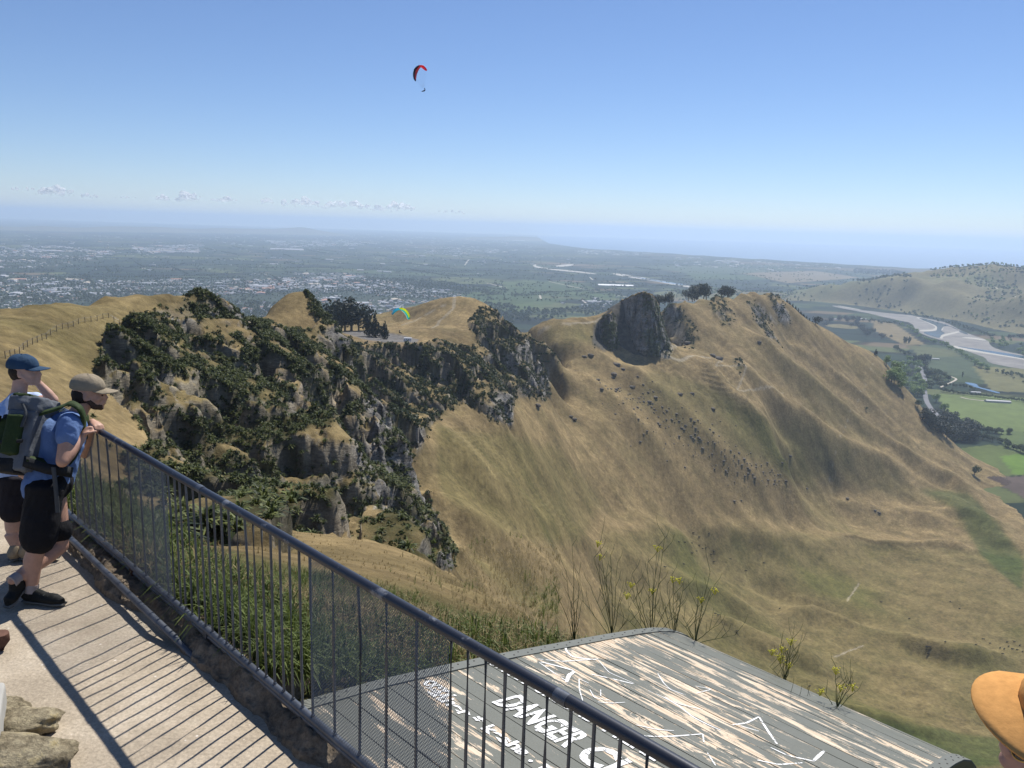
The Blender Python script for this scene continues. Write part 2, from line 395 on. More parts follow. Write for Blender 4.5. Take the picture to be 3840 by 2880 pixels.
SPURS = [  # (points, width m, height m)  rounded ribs of the grass slopes
    ([(1330, 780), (1400, 830), (1480, 900), (1560, 980), (1620, 1040), (1700, 1090)], 30, 7),
    ([(1480, 760), (1560, 850), (1640, 920), (1740, 990), (1830, 1040)], 28, 10),
    ([(1560, 760), (1640, 850), (1730, 920), (1820, 970), (1900, 1010), (1990, 1050)], 34, 13),
    ([(1600, 700), (1680, 790), (1770, 860), (1860, 930), (1950, 990), (2060, 1050), (2150, 1110)], 34, 14),
    ([(1680, 720), (1760, 790), (1850, 860), (1930, 930), (2000, 990)], 26, 9),
    ([(960, 990), (1060, 1060), (1160, 1140), (1290, 1200), (1420, 1250), (1560, 1300), (1700, 1360)], 22, 7),
    ([(1000, 1110), (1080, 1180), (1180, 1250), (1300, 1310), (1420, 1350)], 16, 6),
    ([(1280, 1180), (1400, 1160), (1560, 1160), (1700, 1180), (1850, 1175), (1960, 1190), (2050, 1185), (2110, 1210)], 26, 8),
    ([(1640, 1340), (1760, 1330), (1900, 1370), (2050, 1410), (2212, 1430)], 20, 8),
    ([(1500, 1330), (1600, 1370), (1720, 1420), (1800, 1470)], 18, 7),
    ([(1960, 1130), (2060, 1110), (2150, 1150), (2212, 1130)], 22, 6),
    ([(1700, 1440), (1800, 1540), (1950, 1580), (2100, 1600)], 18, 6),
    ([(2000, 1060), (2080, 1100), (2160, 1170), (2260, 1210)], 26, 7),
    ([(1750, 1060), (1850, 1100), (1950, 1115), (2060, 1135)], 22, 6),
]
HOLLOWS = [
    ([(1620, 880), (1690, 950), (1760, 1010), (1830, 1050)], 20, 6),
    ([(1700, 860), (1790, 930), (1870, 980)], 20, 6),
    ([(1220, 1000), (1320, 1090), (1450, 1140), (1600, 1170)], 24, 5),
    ([(940, 1060), (1010, 1150), (1100, 1230), (1190, 1300)], 15, 7),
    ([(1560, 1240), (1700, 1280), (1820, 1330), (1960, 1400), (2212, 1480)], 24, 7),
]
SP = [(land_line(p), wd * .8, hg * 1.55) for p, wd, hg in SPURS] + [(land_line(p), wd * .8, -hg * 1.3) for p, wd, hg in HOLLOWS]

def land_h(x, y):
    h = base_h(x, y); r = np.hypot(x, y)
    for pts, wd, hg in SP:
        wob = 0.35 * fbm(x / 60, y / 60, oct=2, seed=31)
        d, par = segdist(x, y, pts); n = len(pts) - 1
        taper = smooth(0, 0.8, par) * smooth(0, 0.8, n - par)
        h = h + hg * taper * np.exp(-(d / (wd * (1 + wob))) ** 1.7)
    return h

RIVP = np.array([oz(X, Y, PLAIN)[:2] for X, Y in [(1640, 648), (1760, 652), (1860, 662), (1950, 676), (2070, 694), (2160, 716), (2320, 745), (2420, 900), (2100, 860), (1980, 760), (1900, 712), (1800, 690), (1690, 668)]])
def flat_river(x, y, h):
    ins = inpoly(x, y, RIVP); P_c = [tuple(q) for q in RIVP] + [tuple(RIVP[0])]
    m = (np.hypot(x, y) > 1900) & ~ins; w_ = np.where(ins, 0.0, 1.0)
    if m.any(): d_, _ = segdist(x[m], y[m], P_c); w_[m] = smooth(0, 240, d_)
    return (PLAIN - 4) + (h - (PLAIN - 4)) * w_
NA, GROW = 1060, 0.0062
AZ = np.radians(np.linspace(-46, 46, NA))
R0 = 2.0
RR = [R0]
while RR[-1] < 2650:
    r_ = RR[-1]; k_ = .28 if 1005 < r_ < 1112 else (.6 if 470 < r_ < 760 else (.6 if 1112 <= r_ < 1500 else (.75 if 140 < r_ < 300 else (1.5 if r_ < 8 else 1.0))))
    RR.append(r_ * (1 + GROW * k_))
RR = np.array(RR); NR = len(RR)
GA, GR = np.meshgrid(AZ, RR)
X0 = GR * np.sin(GA); Y0 = GR * np.cos(GA)
H = land_h(X0, Y0)
gy, gx = np.gradient(H)
def grads(Hh):
    dr = np.gradient(RR)[:, None]; da = (AZ[1] - AZ[0]) * GR
    hr = np.gradient(Hh, axis=0) / dr; ha = np.gradient(Hh, axis=1) / da
    return hr * np.sin(GA) + ha * np.cos(GA), hr * np.cos(GA) - ha * np.sin(GA)
GX, GY = grads(H); SL = np.hypot(GX, GY)
PX, PY = proj(X0, Y0, H)
OX, OY = PX / OV, PY / OV           # photograph (overview) position of every land point
far = smooth(30, 120, GR)
# ---- which ground is cliff, which is bush, from where they stand on the land
def region(polys):
    m = np.zeros(H.shape, bool)
    for p, d0, d1 in polys: m |= inpoly(OX, OY, p) & (GR > d0) & (GR < d1)
    return m
def blur(a, k=2):
    a = a.astype(float)
    for _ in range(k):
        a = (np.roll(a, 1, 0) + np.roll(a, -1, 0) + np.roll(a, 1, 1) + np.roll(a, -1, 1) + a * 2) / 6
    return a
CLIFF = [([(250, 1075), (330, 1085), (430, 1110), (560, 1150), (640, 1185), (560, 1212), (430, 1212), (340, 1200), (240, 1150)], 34, 140), ([(365, 665), (440, 632), (500, 652), (545, 690), (600, 735), (660, 745), (700, 700), (740, 725), (790, 770), (850, 840), (860, 900), (890, 960), (925, 1050), (940, 1120), (985, 1200), (975, 1230), (900, 1255), (820, 1215), (770, 1160), (560, 1180), (420, 1140), (300, 1060), (260, 990), (330, 960), (290, 900), (235, 850), (205, 790), (225, 745), (290, 700)], 60, 380),
         ([(655, 628), (690, 650), (710, 690), (745, 730), (700, 720), (672, 665)], 330, 370),
         ([(700, 735), (790, 752), (860, 750), (1000, 742), (1040, 745), (1010, 700), (1040, 665), (1100, 690), (1140, 740), (1180, 790), (1190, 850), (1170, 860), (1110, 850), (1105, 920), (1060, 910), (1040, 885), (1000, 868), (960, 885), (935, 915), (900, 985), (850, 930), (800, 860), (740, 790)], 310, 900),
         ([(1110, 690), (1150, 700), (1220, 755), (1215, 780), (1160, 745)], 830, 940),
         ([(1325, 655), (1395, 630), (1425, 655), (1450, 745), (1445, 768), (1370, 768), (1335, 745), (1300, 757), (1278, 740), (1285, 700)], 950, 1130),
         ([(1425, 648), (1460, 650), (1500, 700), (1515, 735), (1480, 735), (1440, 700)], 1050, 1300),
         ([(1530, 640), (1560, 640), (1590, 690), (1560, 700), (1540, 680)], 1150, 1400),
         ([(1600, 640), (1640, 660), (1680, 700), (1640, 690)], 1200, 1500),
         ([(1655, 635), (1680, 635), (1710, 690), (1690, 695)], 1350, 1560), ([(1620, 685), (1650, 690), (1690, 750), (1660, 730)], 1200, 1500),
         ([(1470, 715), (1500, 730), (1500, 755), (1475, 750)], 1000, 1300), ([(1580, 770), (1600, 775), (1610, 800), (1590, 800)], 1000, 1400)]
cl = blur(region(CLIFF), 3)
steep = smooth(0.75, 1.5, SL)
rockm = np.clip(cl * (0.35 + 0.65 * steep), 0, 1)
# ---- relief
rsc = np.clip(GR / 160, 0.35, 4.0)
nz = H.copy()
rid = 1 - np.abs(fbm(X0 / 9, Y0 / 9, H / 14, oct=4, seed=3))
big = fbm(X0 / 26, Y0 / 26, H / 40, oct=4, seed=5)
amp = np.clip(GR / 170, 0.35, 2.0)
rid2 = 1 - np.abs(fbm(X0 / 22, Y0 / 22, oct=5, seed=4))
cle = smooth(0.45, 1.0, blur(cl, 16))
ridr = smooth(0.35, 1.0, rid2)
dz = (1 - .8 * smooth(970, 1010, GR) * (1 - smooth(1115, 1150, GR))) * (cl * ((rid - 0.75) * 5.0 + (1 - np.abs(fbm(X0 / 4.5, Y0 / 4.5, H / 9, oct=3, seed=13)) - .75) * 2.2) + cle * (big * 8.0 + (ridr - 0.7) * 15.0)) * amp * (1 - 0.75 * smooth(950, 1000, GR))
Ht = H + dz
step = 13.0 * np.clip(GR / 200, 0.55, 2.2)
ph = Ht / step + 1.3 * fbm(X0 / 70, Y0 / 70, oct=3, seed=14)
fl_ = np.floor(ph); fr_ = ph - fl_
tr_ = smooth(0.30, 0.72, fr_)
dz += cle * (tr_ - fr_) * step * 0.45 * (0.4 + 1.2 * smooth(-.3, .4, fbm(X0 / 50, Y0 / 50, oct=2, seed=15))) * (1 - 0.85 * smooth(950, 1000, GR))
U = X0 * 0.86 - Y0 * 0.5; Vv = X0 * 0.5 + Y0 * 0.86
gully = (1 - np.abs(fbm(U / 330, Vv / 70, oct=4, seed=11))) ** 2
grassy = 1 - cl
sm = smooth(0.18, 0.45, SL)
dz += grassy * far * sm * (gully - 0.6) * 5.0 * np.clip(GR / 700, 0.25, 1.2)
terr = np.sin((H + 5 * fbm(X0 / 40, Y0 / 40, oct=2, seed=8)) * 6.283 / np.clip(GR / 160, 1.6, 6.0))      # sheep tracks
dz += grassy * far * smooth(.5, .8, SL) * smooth(-.1, .35, fbm(X0 / 60, Y0 / 60, oct=2, seed=18)) * terr * np.clip(GR / 1000, .12, .55)
tus_ = fbm(X0 / np.clip(GR / 60, 2, 14), Y0 / np.clip(GR / 60, 2, 14), oct=3, seed=19)
dz += grassy * far * tus_ * np.clip(GR / 500, .2, 1.3) * .55
dz += grassy * far * (fbm(X0 / 45, Y0 / 45, oct=5, seed=21) * 3.2 * np.clip(GR / 500, 0.2, 1) + fbm(X0 / 5, Y0 / 5, oct=3, seed=22) * 0.35)
dz += (1 - far) * fbm(X0 / 1.6, Y0 / 1.6, oct=3, seed=23) * 0.10 * smooth(5, 9, GR)
dz = np.where(GR < 400, np.minimum(dz, 1.5 + 5.0 * smooth(0, 40, OY - 700)), np.minimum(dz, 4.5))
carp = region([([(735, 716), (800, 716), (880, 727), (906, 733), (897, 742), (835, 742), (775, 731)], 560, 800)])
dz *= 1 - blur(carp, 3)
H2 = flat_river(X0, Y0, np.maximum(H + dz, PLAIN - 3))
GX2, GY2 = grads(H2); SL2 = np.hypot(GX2, GY2) + 1e-6
nx, ny = -GX2 / np.sqrt(1 + SL2 ** 2), -GY2 / np.sqrt(1 + SL2 ** 2)
lat = rockm * smooth(0.6, 1.4, SL2) * np.clip(GR / 170, 0.3, 2.2)
strat = vnoise(X0 / 60, Y0 / 60, (H2 + 4 * fbm(X0 / 40, Y0 / 40, oct=2, seed=41)) / 1.6, 42) * 0.7 + fbm(X0 / 5, Y0 / 5, H2 / 3, oct=3, seed=43) * 1.2
joint = np.floor(fbm(X0 / 7, Y0 / 7, H2 / 16, oct=3, seed=47) * 5) / 5 * 2.2
lat = lat * (1 - .6 * smooth(950, 1000, GR))
X1 = X0 + nx * lat * (strat * 1.3 + joint); Y1 = Y0 + ny * lat * (strat * 1.3 + joint)
# ---- colours (what the ground is made of), linear values
straw = np.array([0.268, 0.198, 0.096]); straw2 = np.array([0.160, 0.130, 0.058]); green = np.array([0.105, 0.110, 0.030]); pale = np.array([0.33, 0.26, 0.15])
rock = np.array([0.34, 0.32, 0.285]); rockd = np.array([0.12, 0.11, 0.098]); scrub = np.array([0.045, 0.055, 0.018])
c3 = lambda a: a[..., None]
n1 = fbm(X0 / 90, Y0 / 90, oct=4, seed=51) * .5 + .5; n2 = fbm(X0 / 14, Y0 / 14, oct=4, seed=52) * .5 + .5
n3 = fbm(U / 50, Vv / 16, oct=4, seed=53) * .5 + .5
C = straw * c3(0.55 + 0.9 * n3) 
C = C * (1 - c3(smooth(.45, .75, n2) * .45)) + straw2 * c3(smooth(.45, .75, n2) * .45)
GREENS = [([(940, 920), (1200, 960), (1300, 1080), (1250, 1180), (1060, 1150), (950, 1060)], 300, 900),
          ([(1180, 700), (1300, 700), (1290, 740), (1180, 740)], 800, 1100),
          ([(1400, 800), (1560, 840), (1800, 1000), (1750, 1050), (1500, 930), (1380, 850)], 800, 1400),
          ([(1300, 1150), (1700, 1150), (2212, 1200), (2212, 1659), (1500, 1659), (1300, 1350)], 300, 1500),
          ([(1000, 1180), (1200, 1290), (1210, 1340), (1100, 1290)], 200, 600),
          ([(1700, 880), (1900, 1000), (2000, 1080), (1880, 1060), (1720, 960)], 900, 1700)]
gm = blur(region(GREENS), 14) * 0.62
gm = np.clip(gm * (0.25 + 1.1 * n1) + 0.35 * smooth(.5, .8, n1) * far, 0, 1)
C = C * (1 - c3(gm * .8)) + green * c3(gm * .8)
deepg = blur(region([([(1620, 1500), (1800, 1540), (2000, 1570), (2212, 1600), (2212, 1659), (1500, 1659)], 300, 700), ([(1980, 1060), (2060, 1100), (2120, 1200), (2212, 1280), (2212, 1200), (2090, 1060)], 900, 1500)]), 5)
C = C * (1 - c3(deepg * .65)) + np.array([0.05, 0.085, 0.02]) * c3(deepg * .65)
# near grass outside the fence
ng = 1 - smooth(16, 34, GR + 8 * fbm(X0 / 6, Y0 / 6, oct=2, seed=77))
C = C * (1 - c3(ng * .7)) + (np.array([0.10, 0.115, 0.035]) * c3(.7 + .6 * n2)) * c3(ng * .7)
# bush on the cliffs and bare rock
vegn = fbm(X0 / 7, Y0 / 7, H2 / 7, oct=4, seed=61) * .5 + .5
sc_m = np.clip(cl * smooth(.32, .6, vegn) * 0.9, 0, 1)
rk = np.clip(rockm * smooth(0.8, 1.4, SL2) * smooth(.66, .45, vegn) * 1.6, 0, 1)
C = C * (1 - c3(sc_m * .85)) + scrub * .8 * c3(sc_m * .85)
strn = np.clip(vnoise(X0 / 30, Y0 / 30, (H2 + 2 * fbm(X0 / 20, Y0 / 20, oct=2, seed=63)) / 0.8, 62) * .5 + .5 + .35 * fbm(X0 / 3, Y0 / 3, H2 / 3, oct=3, seed=64), 0, 1)
C = C * (1 - c3(rk)) + (rockd * c3(1 - strn) + rock * c3(strn)) * c3(rk)
bigrock = blur(region([([(1325, 655), (1395, 630), (1425, 655), (1450, 745), (1445, 768), (1370, 768), (1335, 745), (1300, 757), (1278, 740), (1285, 700)], 950, 1130)]), 1)
vb = smooth(.42, .6, vegn) * smooth(1375, 1392, OX)
C = C * (1 - c3(bigrock * .85)) + (np.array([.085, .082, .075]) * c3(1 - .9 * vb) * c3(.7 + .6 * strn) + scrub * c3(vb)) * c3(bigrock * .85)
# worn tracks and gravel
TRACKS = [([(1448, 762), (1425, 768), (1465, 780), (1500, 776), (1530, 779)], 1.6), ([(1446, 700), (1465, 704), (1448, 712), (1472, 718), (1450, 722), (1474, 728), (1452, 732), (1476, 736), (1466, 748), (1450, 758), (1428, 768)], 1.3),
          ([(1530, 779), (1560, 782), (1545, 798), (1600, 806), (1610, 818), (1590, 850), (1690, 862)], .6), ([(1008, 642), (980, 665), (950, 690), (935, 710)], 1.0), ([(870, 700), (910, 680), (960, 660)], 1.0),
          ([(1950, 800), (1790, 1050)], .1), ([(1165, 715), (1230, 702), (1310, 672)], 1.2), ([(905, 742), (950, 736), (990, 742), (1010, 750)], 1.4), ([(1855, 1262), (1840, 1285), (1830, 1298)], .5), ([(1800, 1420), (1835, 1407), (1865, 1397)], .5)]
pathm = np.zeros(H.shape)
for p, wd in TRACKS:
    lp = land_line(p, 300); xs = [q[0] for q in lp]; ys = [q[1] for q in lp]
    m = (X0 > min(xs) - 20) & (X0 < max(xs) + 20) & (Y0 > min(ys) - 20) & (Y0 < max(ys) + 20)
    d, _ = segdist(X0[m], Y0[m], lp); pathm[m] = np.maximum(pathm[m], smooth(wd * 2.2, wd * .8, d))
C = C * (1 - c3(pathm * .8)) + np.array([.38, .33, .24]) * c3(pathm * .8)
C = C * (1 - c3(blur(carp, 1) * .9)) + np.array([.18, .175, .17]) * c3(blur(carp, 1) * .9)
dirt = blur(region([([(800, 744), (950, 738), (960, 748), (860, 756)], 560, 640), ([(780, 735), (850, 745), (830, 752), (790, 748)], 560, 760)]), 2)
C = C * (1 - c3(dirt * .7)) + np.array([.28, .21, .13]) * c3(dirt * .7)
# valley floor paddocks at the foot
plowed = region([([(2130, 1030), (2260, 1030), (2260, 1110), (2200, 1065)], 900, 2500)])
C[plowed] = np.array([.095, .07, .06])
C = C * c3(0.88 + 0.24 * fbm(X0 / 3.2, Y0 / 3.2, oct=2, seed=71))

# land material
m_land, t = newmat('land'); vc = coord(t)
at = t.nodes.new('ShaderNodeAttribute'); at.attribute_name = 'col'
rk_at = t.nodes.new('ShaderNodeAttribute'); rk_at.attribute_name = 'rocky'
fa = noise(t, vc, 0.35, 10, 0.75); fb = noise(t, mapping(t, vc, (0.5, 0.5, 2.2)), 0.9, 7, 0.7)
fc = noise(t, vc, 5.0, 6, 0.7)
k1 = ramp(t, fa, [(0.30, 0.38), (0.5, 1.0), (0.70, 1.55)]); k2 = ramp(t, fb, [(0.34, 0.35), (0.46, .9), (0.52, 1.1), (0.64, 1.6)])
fd = noise(t, vc, 0.06, 9, 0.72); k4 = ramp(t, fd, [(0.36, .75), (.5, 1.0), (.64, 1.2)]); k3 = ramp(t, fc, [(0.3, .7), (.7, 1.3)])
col = mixc(t, 0.75, at.outputs['Color'], k1, 'MULTIPLY')
col = mixc(t, rk_at.outputs['Fac'], col, mixc(t, 1.0, col, k2, 'MULTIPLY'))
col = mixc(t, 0.6, col, k3, 'MULTIPLY'); col = mixc(t, .8, col, k4, 'MULTIPLY')
bh = mathn(t, 'ADD', fa, mathn(t, 'MULTIPLY', fb, mathn(t, 'MULTIPLY', rk_at.outputs['Fac'], 1.5)))
finish(t, col, 0.95, bh, 0.6, 1.2, 0.1)

idx = np.arange(NR * NA).reshape(NR, NA)
Q = np.stack([idx[:-1, :-1], idx[:-1, 1:], idx[1:, 1:], idx[1:, :-1]], -1).reshape(-1, 4)
verts = np.stack([X1, Y1, H2], -1).reshape(-1, 3)
C = C * np.where(rk > .3, .95, .86)[..., None]
land = mesh_np('hillside_terrain', verts, Q, m_land, None, True, attrs={'col': np.clip(C, 0.004, 1).reshape(-1, 3), 'rocky': rk.ravel()})
tag(land, kind='structure')
print('land', land.data.vertices.__len__())

# height lookup on the finished land
def land_z(x, y):
    x = np.atleast_1d(x).astype(float); y = np.atleast_1d(y).astype(float)
    a = (np.arctan2(x, y) - AZ[0]) / (AZ[1] - AZ[0]); r = np.interp(np.hypot(x, y), RR, np.arange(NR))
    a = np.clip(a, 0, NA - 1.001); r = np.clip(r, 0, NR - 1.001)
    i, j = r.astype(int), a.astype(int); fi, fj = r - i, a - j
    return (H2[i, j] * (1 - fi) * (1 - fj) + H2[i + 1, j] * fi * (1 - fj) + H2[i, j + 1] * (1 - fi) * fj + H2[i + 1, j + 1] * fi * fj)
# first land point on a line of sight (finished land)
def hit(X, Y, dmin=30.0):
    r = ray(X * OV, Y * OV); r = r / math.hypot(r[0], r[1])
    ds = RR[RR > dmin]; h = land_z(r[0] * ds, r[1] * ds); z = EYE + r[2] * ds
    b = np.nonzero(z < h)[0]
    if len(b) == 0: return None
    d = ds[b[0]]; return np.array([r[0] * d, r[1] * d, h[b[0]]])

# ================================================================== BEYOND: far hills, plain, sea, river
def coast_table():
    pts = [(1165, 515.5), (1174, 519), (1184, 526), (1214, 531), (1270, 538), (1371, 544), (1475, 550.5), (1574, 557), (1741, 567), (1908, 577), (1994, 581.4), (2041, 583), (2212, 591), (2500, 606), (2900, 625)]
    out = []
    for X, Y in pts:
        p = oz(X, Y, SEA + 2); out.append((math.atan2(p[0], p[1]), math.hypot(p[0], p[1])))
    return np.array(out)
CT = coast_table()
FARR = 43500.0
def rcoast(az):
    r = np.exp(np.interp(az, CT[:, 0], np.log(CT[:, 1])))
    r = r * (1 + 0.012 * np.sin(az * 140) * np.sin(az * 37))
    return np.where(az < CT[0, 0], FARR / np.maximum(np.cos(az), .6) * 0.98, np.minimum(r, FARR))
# second ring of land: ground across the river, out to nine kilometres
NA2, NR2 = 420, 170
AZ2 = np.radians(np.linspace(8, 50, NA2)); R2 = 2640 * (9500 / 2640) ** (np.arange(NR2) / (NR2 - 1))
GA2, GR2 = np.meshgrid(AZ2, R2); XX, YY = GR2 * np.sin(GA2), GR2 * np.cos(GA2)
HH = base_h(XX, YY)
above = smooth(-392, -370, HH)
hr_ = 1 - np.abs(fbm(XX / 420, YY / 420, oct=5, seed=80))
HH = HH + above * ((hr_ - .72) * 95 + fbm(XX / 120, YY / 120, oct=4, seed=81) * 14)
HH = flat_river(XX, YY, np.maximum(HH, PLAIN - 4))
def land_z2(x, y):
    a = (np.arctan2(x, y) - AZ2[0]) / (AZ2[1] - AZ2[0]); r = np.log(np.hypot(x, y) / R2[0]) / math.log(R2[1] / R2[0])
    ok = (a >= 0) & (a < NA2 - 1.01) & (r >= 0) & (r < NR2 - 1.01)
    a = np.clip(a, 0, NA2 - 1.01).astype(int); r = np.clip(r, 0, NR2 - 1.01).astype(int)
    return np.where(ok, HH[r, a], -999)
def ground(x, y):
    x = np.atleast_1d(x).astype(float); y = np.atleast_1d(y).astype(float)
    h = np.where(np.hypot(x, y) < 2630, land_z(x, y), land_z2(x, y))
    return np.maximum(h, PLAIN)
cc = np.array([.150, .130, .062]) * (0.7 + .6 * (fbm(XX / 160, YY / 160, oct=5, seed=83) * .5 + .5))[..., None]
gg = smooth(.45, .7, fbm(XX / 500, YY / 500, oct=4, seed=84) * .5 + .5)[..., None]
cc = cc * (1 - .6 * gg) + np.array([.075, .10, .035]) * .6 * gg
i2 = np.arange(NR2 * NA2).reshape(NR2, NA2)
Q2 = np.stack([i2[:-1, :-1], i2[:-1, 1:], i2[1:, 1:], i2[1:, :-1]], -1).reshape(-1, 4)
fh = mesh_np('far_hills', np.stack([XX, YY, HH], -1).reshape(-1, 3), Q2, m_land, None, True, attrs={'col': cc.reshape(-1, 3), 'rocky': np.zeros(NA2 * NR2)})
tag(fh, kind='structure')
# a join strip between the two rings
# low ranges far off on the left and the bluff by the bay
def far_range(name, pts, width, seed):
    """pts: (X, Y, d) skyline; a rounded range of hills"""
    P = [od(X, Y, d) for X, Y, d in pts]; n = 160; V = []
    ts = np.linspace(0, len(P) - 1, n); xs = np.interp(ts, range(len(P)), [p[0] for p in P]); ys = np.interp(ts, range(len(P)), [p[1] for p in P]); zs = np.interp(ts, range(len(P)), [p[2] for p in P])
    rr = 14
    for i in range(n):
        e = min(1, i / 12, (n - 1 - i) / 12); d = np.array([xs[i], ys[i]]); u = d / np.linalg.norm(d)
        for k in range(rr):
            s = k / (rr - 1) * 2 - 1; prof = max(0, 1 - abs(s) ** 1.4) * e
            nn = 1 + 0.35 * float(fbm(np.array([i / 9.]), np.array([k / 4.]), oct=3, seed=seed)[0])
            V.append([d[0] + u[0] * s * width, d[1] + u[1] * s * width, PLAIN - 6 + (zs[i] - PLAIN) * prof * (nn if abs(s) > .1 else 1 + (nn - 1) * .3)])
    ii = np.arange(n * rr).reshape(n, rr); Qr = np.stack([ii[:-1, :-1], ii[1:, :-1], ii[1:, 1:], ii[:-1, 1:]], -1).reshape(-1, 4)
    c = np.tile(np.array([[.13, .12, .07]]), (n * rr, 1))
    o = mesh_np(name, V, Qr, m_land, None, True, attrs={'col': c, 'rocky': np.zeros(n * rr)}); tag(o, kind='structure')
far_range('distant_hills', [(-150, 484, 21000), (40, 490, 21000), (90, 487, 21000), (160, 492, 21000), (240, 488, 22000), (330, 489, 22000), (420, 494, 23000), (470, 492, 23000), (560, 494, 24000), (640, 491, 24000), (760, 497, 24000)], 1500, 3)
far_range('coastal_bluff', [(985, 516, 24000), (1010, 512, 24000), (1080, 511, 24200), (1140, 511, 24500), (1160, 512, 24800), (1172, 516, 25000)], 700, 5)

# the plain
NA3, NR3 = 560, 420
AZ3 = np.radians(np.linspace(-50, 52, NA3)); tt = np.linspace(0, 1, NR3)[:, None]
RC = rcoast(AZ3)[None, :]
r3 = 700 * (RC / 700) ** tt
X3, Y3 = r3 * np.sin(AZ3)[None, :], r3 * np.cos(AZ3)[None, :]
P3x, P3y = proj(X3, Y3, np.full(X3.shape, PLAIN)); O3x, O3y = P3x / OV, P3y / OV
def reg3(polys):
    m = np.zeros(X3.shape, bool)
    for p in polys: m |= inpoly(O3x, O3y, p)
    return m
TOWNS = [[(470, 625), (700, 600), (830, 605), (930, 620), (1010, 640), (990, 650), (880, 660), (860, 690), (500, 700)], [(-50, 590), (120, 600), (300, 605), (480, 600), (560, 590), (620, 600), (700, 600), (600, 640), (450, 640), (200, 650), (-50, 680)],
         [(-50, 540), (120, 530), (260, 545), (180, 565), (90, 580), (-50, 580)], [(280, 530), (440, 530), (430, 545), (300, 548)], [(560, 520), (760, 520), (790, 530), (620, 537)], [(620, 590), (760, 590), (800, 600), (700, 606)],
         [(860, 540), (1040, 532), (1100, 545), (960, 552)], [(1240, 540), (1420, 546), (1380, 553), (1250, 550)]]
town = reg3(TOWNS)
GREENF = [[(925, 655), (1110, 612), (1250, 640), (1180, 660), (1120, 672), (1000, 668)], [(1070, 607), (1230, 608), (1350, 640), (1290, 650), (1160, 640)], [(1480, 590), (1700, 596), (1690, 604), (1500, 604)]]
gm3 = reg3(GREENF)
VAL = [([(1975, 805), (2080, 812), (2212, 842), (2212, 790), (2140, 770), (2075, 745), (1985, 745)], (.055, .075, .04)),          # vineyard
       ([(1958, 745), (2060, 755), (2075, 770), (1985, 772)], (.085, .095, .045)),
       ([(2030, 850), (2260, 862), (2260, 935), (2150, 930), (2070, 905), (2030, 880)], (.115, .150, .050)),       # bright pasture
       ([(2050, 970), (2140, 960), (2260, 975), (2260, 1025), (2120, 1030), (2080, 1010)], (.085, .110, .035)),
       ([(2160, 985), (2260, 975), (2260, 1022), (2190, 1025)], (.100, .165, .030)),
       ([(1880, 690), (1935, 700), (2000, 745), (1950, 745), (1890, 715)], (.17, .135, .07)),
       ([(2048, 640), (2260, 640), (2260, 720), (2150, 712), (2060, 690)], (.13, .12, .055)),
       ([(2100, 790), (2260, 800), (2260, 850), (2140, 845)], (.13, .125, .055)),
       ([(2110, 1030), (2260, 1028), (2260, 1110), (2200, 1068)], (.085, .065, .056)),
       ([(2150, 925), (2260, 940), (2260, 975), (2170, 962)], (.085, .115, .04)),
       ([(1380, 575), (1560, 575), (1700, 590), (1500, 592)], (.06, .08, .045)),
       ([(1600, 590), (1760, 585), (1860, 600), (1700, 612)], (.16, .13, .08))]
base3 = np.full(X3.shape + (3,), 0.0); val = np.zeros(X3.shape)
for p, c in VAL:
    m = inpoly(O3x, O3y, p); base3[m] = c; val[m] = 1
road3 = np.zeros(X3.shape)
m_plain, t = newmat('plain_ground'); v = coord(t)
def fields(scale, rot, seed):
    mp = mapping(t, v, (scale, scale * 1.7, 1), (0, 0, rot))
    vo = t.nodes.new('ShaderNodeTexVoronoi'); vo.voronoi_dimensions = '2D'; vo.distance = 'CHEBYCHEV'; vo.inputs['Scale'].default_value = 1; vo.inputs['Randomness'].default_value = .75
    L(t, mp, vo.inputs['Vector']); sep = t.nodes.new('ShaderNodeSeparateColor'); L(t, vo.outputs['Color'], sep.inputs[0])
    return sep.outputs[0], sep.outputs[1], vo.outputs['Distance']
r1, g1, d1 = fields(1 / 260., .5, 0); r2_, g2_, d2_ = fields(1 / 900., .2, 1)
sel = mathn(t, 'GREATER_THAN', g2_, 0.62)
rr_ = t.nodes.new('ShaderNodeMix'); L(t, sel, rr_.inputs[0]); L(t, r1, rr_.inputs[2]); L(t, r2_, rr_.inputs[3])
fc_ = ramp(t, rr_.outputs[0], [(0.0, (.014, .026, .018)), (.22, (.022, .038, .022)), (.40, (.018, .032, .022)), (.55, (.042, .062, .026)), (.70, (.028, .045, .024)), (.80, (.085, .10, .04)), (.88, (.13, .10, .06)), (.95, (.055, .08, .035))], 'CONSTANT')
edge = ramp(t, d1, [(0.40, 1.0), (0.47, .35), (.6, .35)])
fc_ = mixc(t, 1.0, fc_, edge, 'MULTIPLY')
tw = t.nodes.new('ShaderNodeAttribute'); tw.attribute_name = 'town'
gf = t.nodes.new('ShaderNodeAttribute'); gf.attribute_name = 'greenf'
vl = t.nodes.new('ShaderNodeAttribute'); vl.attribute_name = 'val'; bc = t.nodes.new('ShaderNodeAttribute'); bc.attribute_name = 'basec'
tn = noise(t, v, 1 / 26., 3, .7); tcol = ramp(t, tn, [(.35, (.018, .030, .020)), (.55, (.035, .05, .03)), (.68, (.08, .08, .065)), (.78, (.14, .135, .12))])
fc_ = mixc(t, tw.outputs['Fac'], fc_, tcol)
fc_ = mixc(t, mathn(t, 'MULTIPLY', gf.outputs['Fac'], .7), fc_, (.060, .092, .032))
fc_ = mixc(t, vl.outputs['Fac'], fc_, bc.outputs['Color'])
nn_ = ramp(t, noise(t, v, 1 / 45., 6, .7), [(.3, .7), (.7, 1.3)]); fc_ = mixc(t, .8, fc_, nn_, 'MULTIPLY')
finish(t, fc_, 0.95, None, spec=.1)
i3 = np.arange(NR3 * NA3).reshape(NR3, NA3)
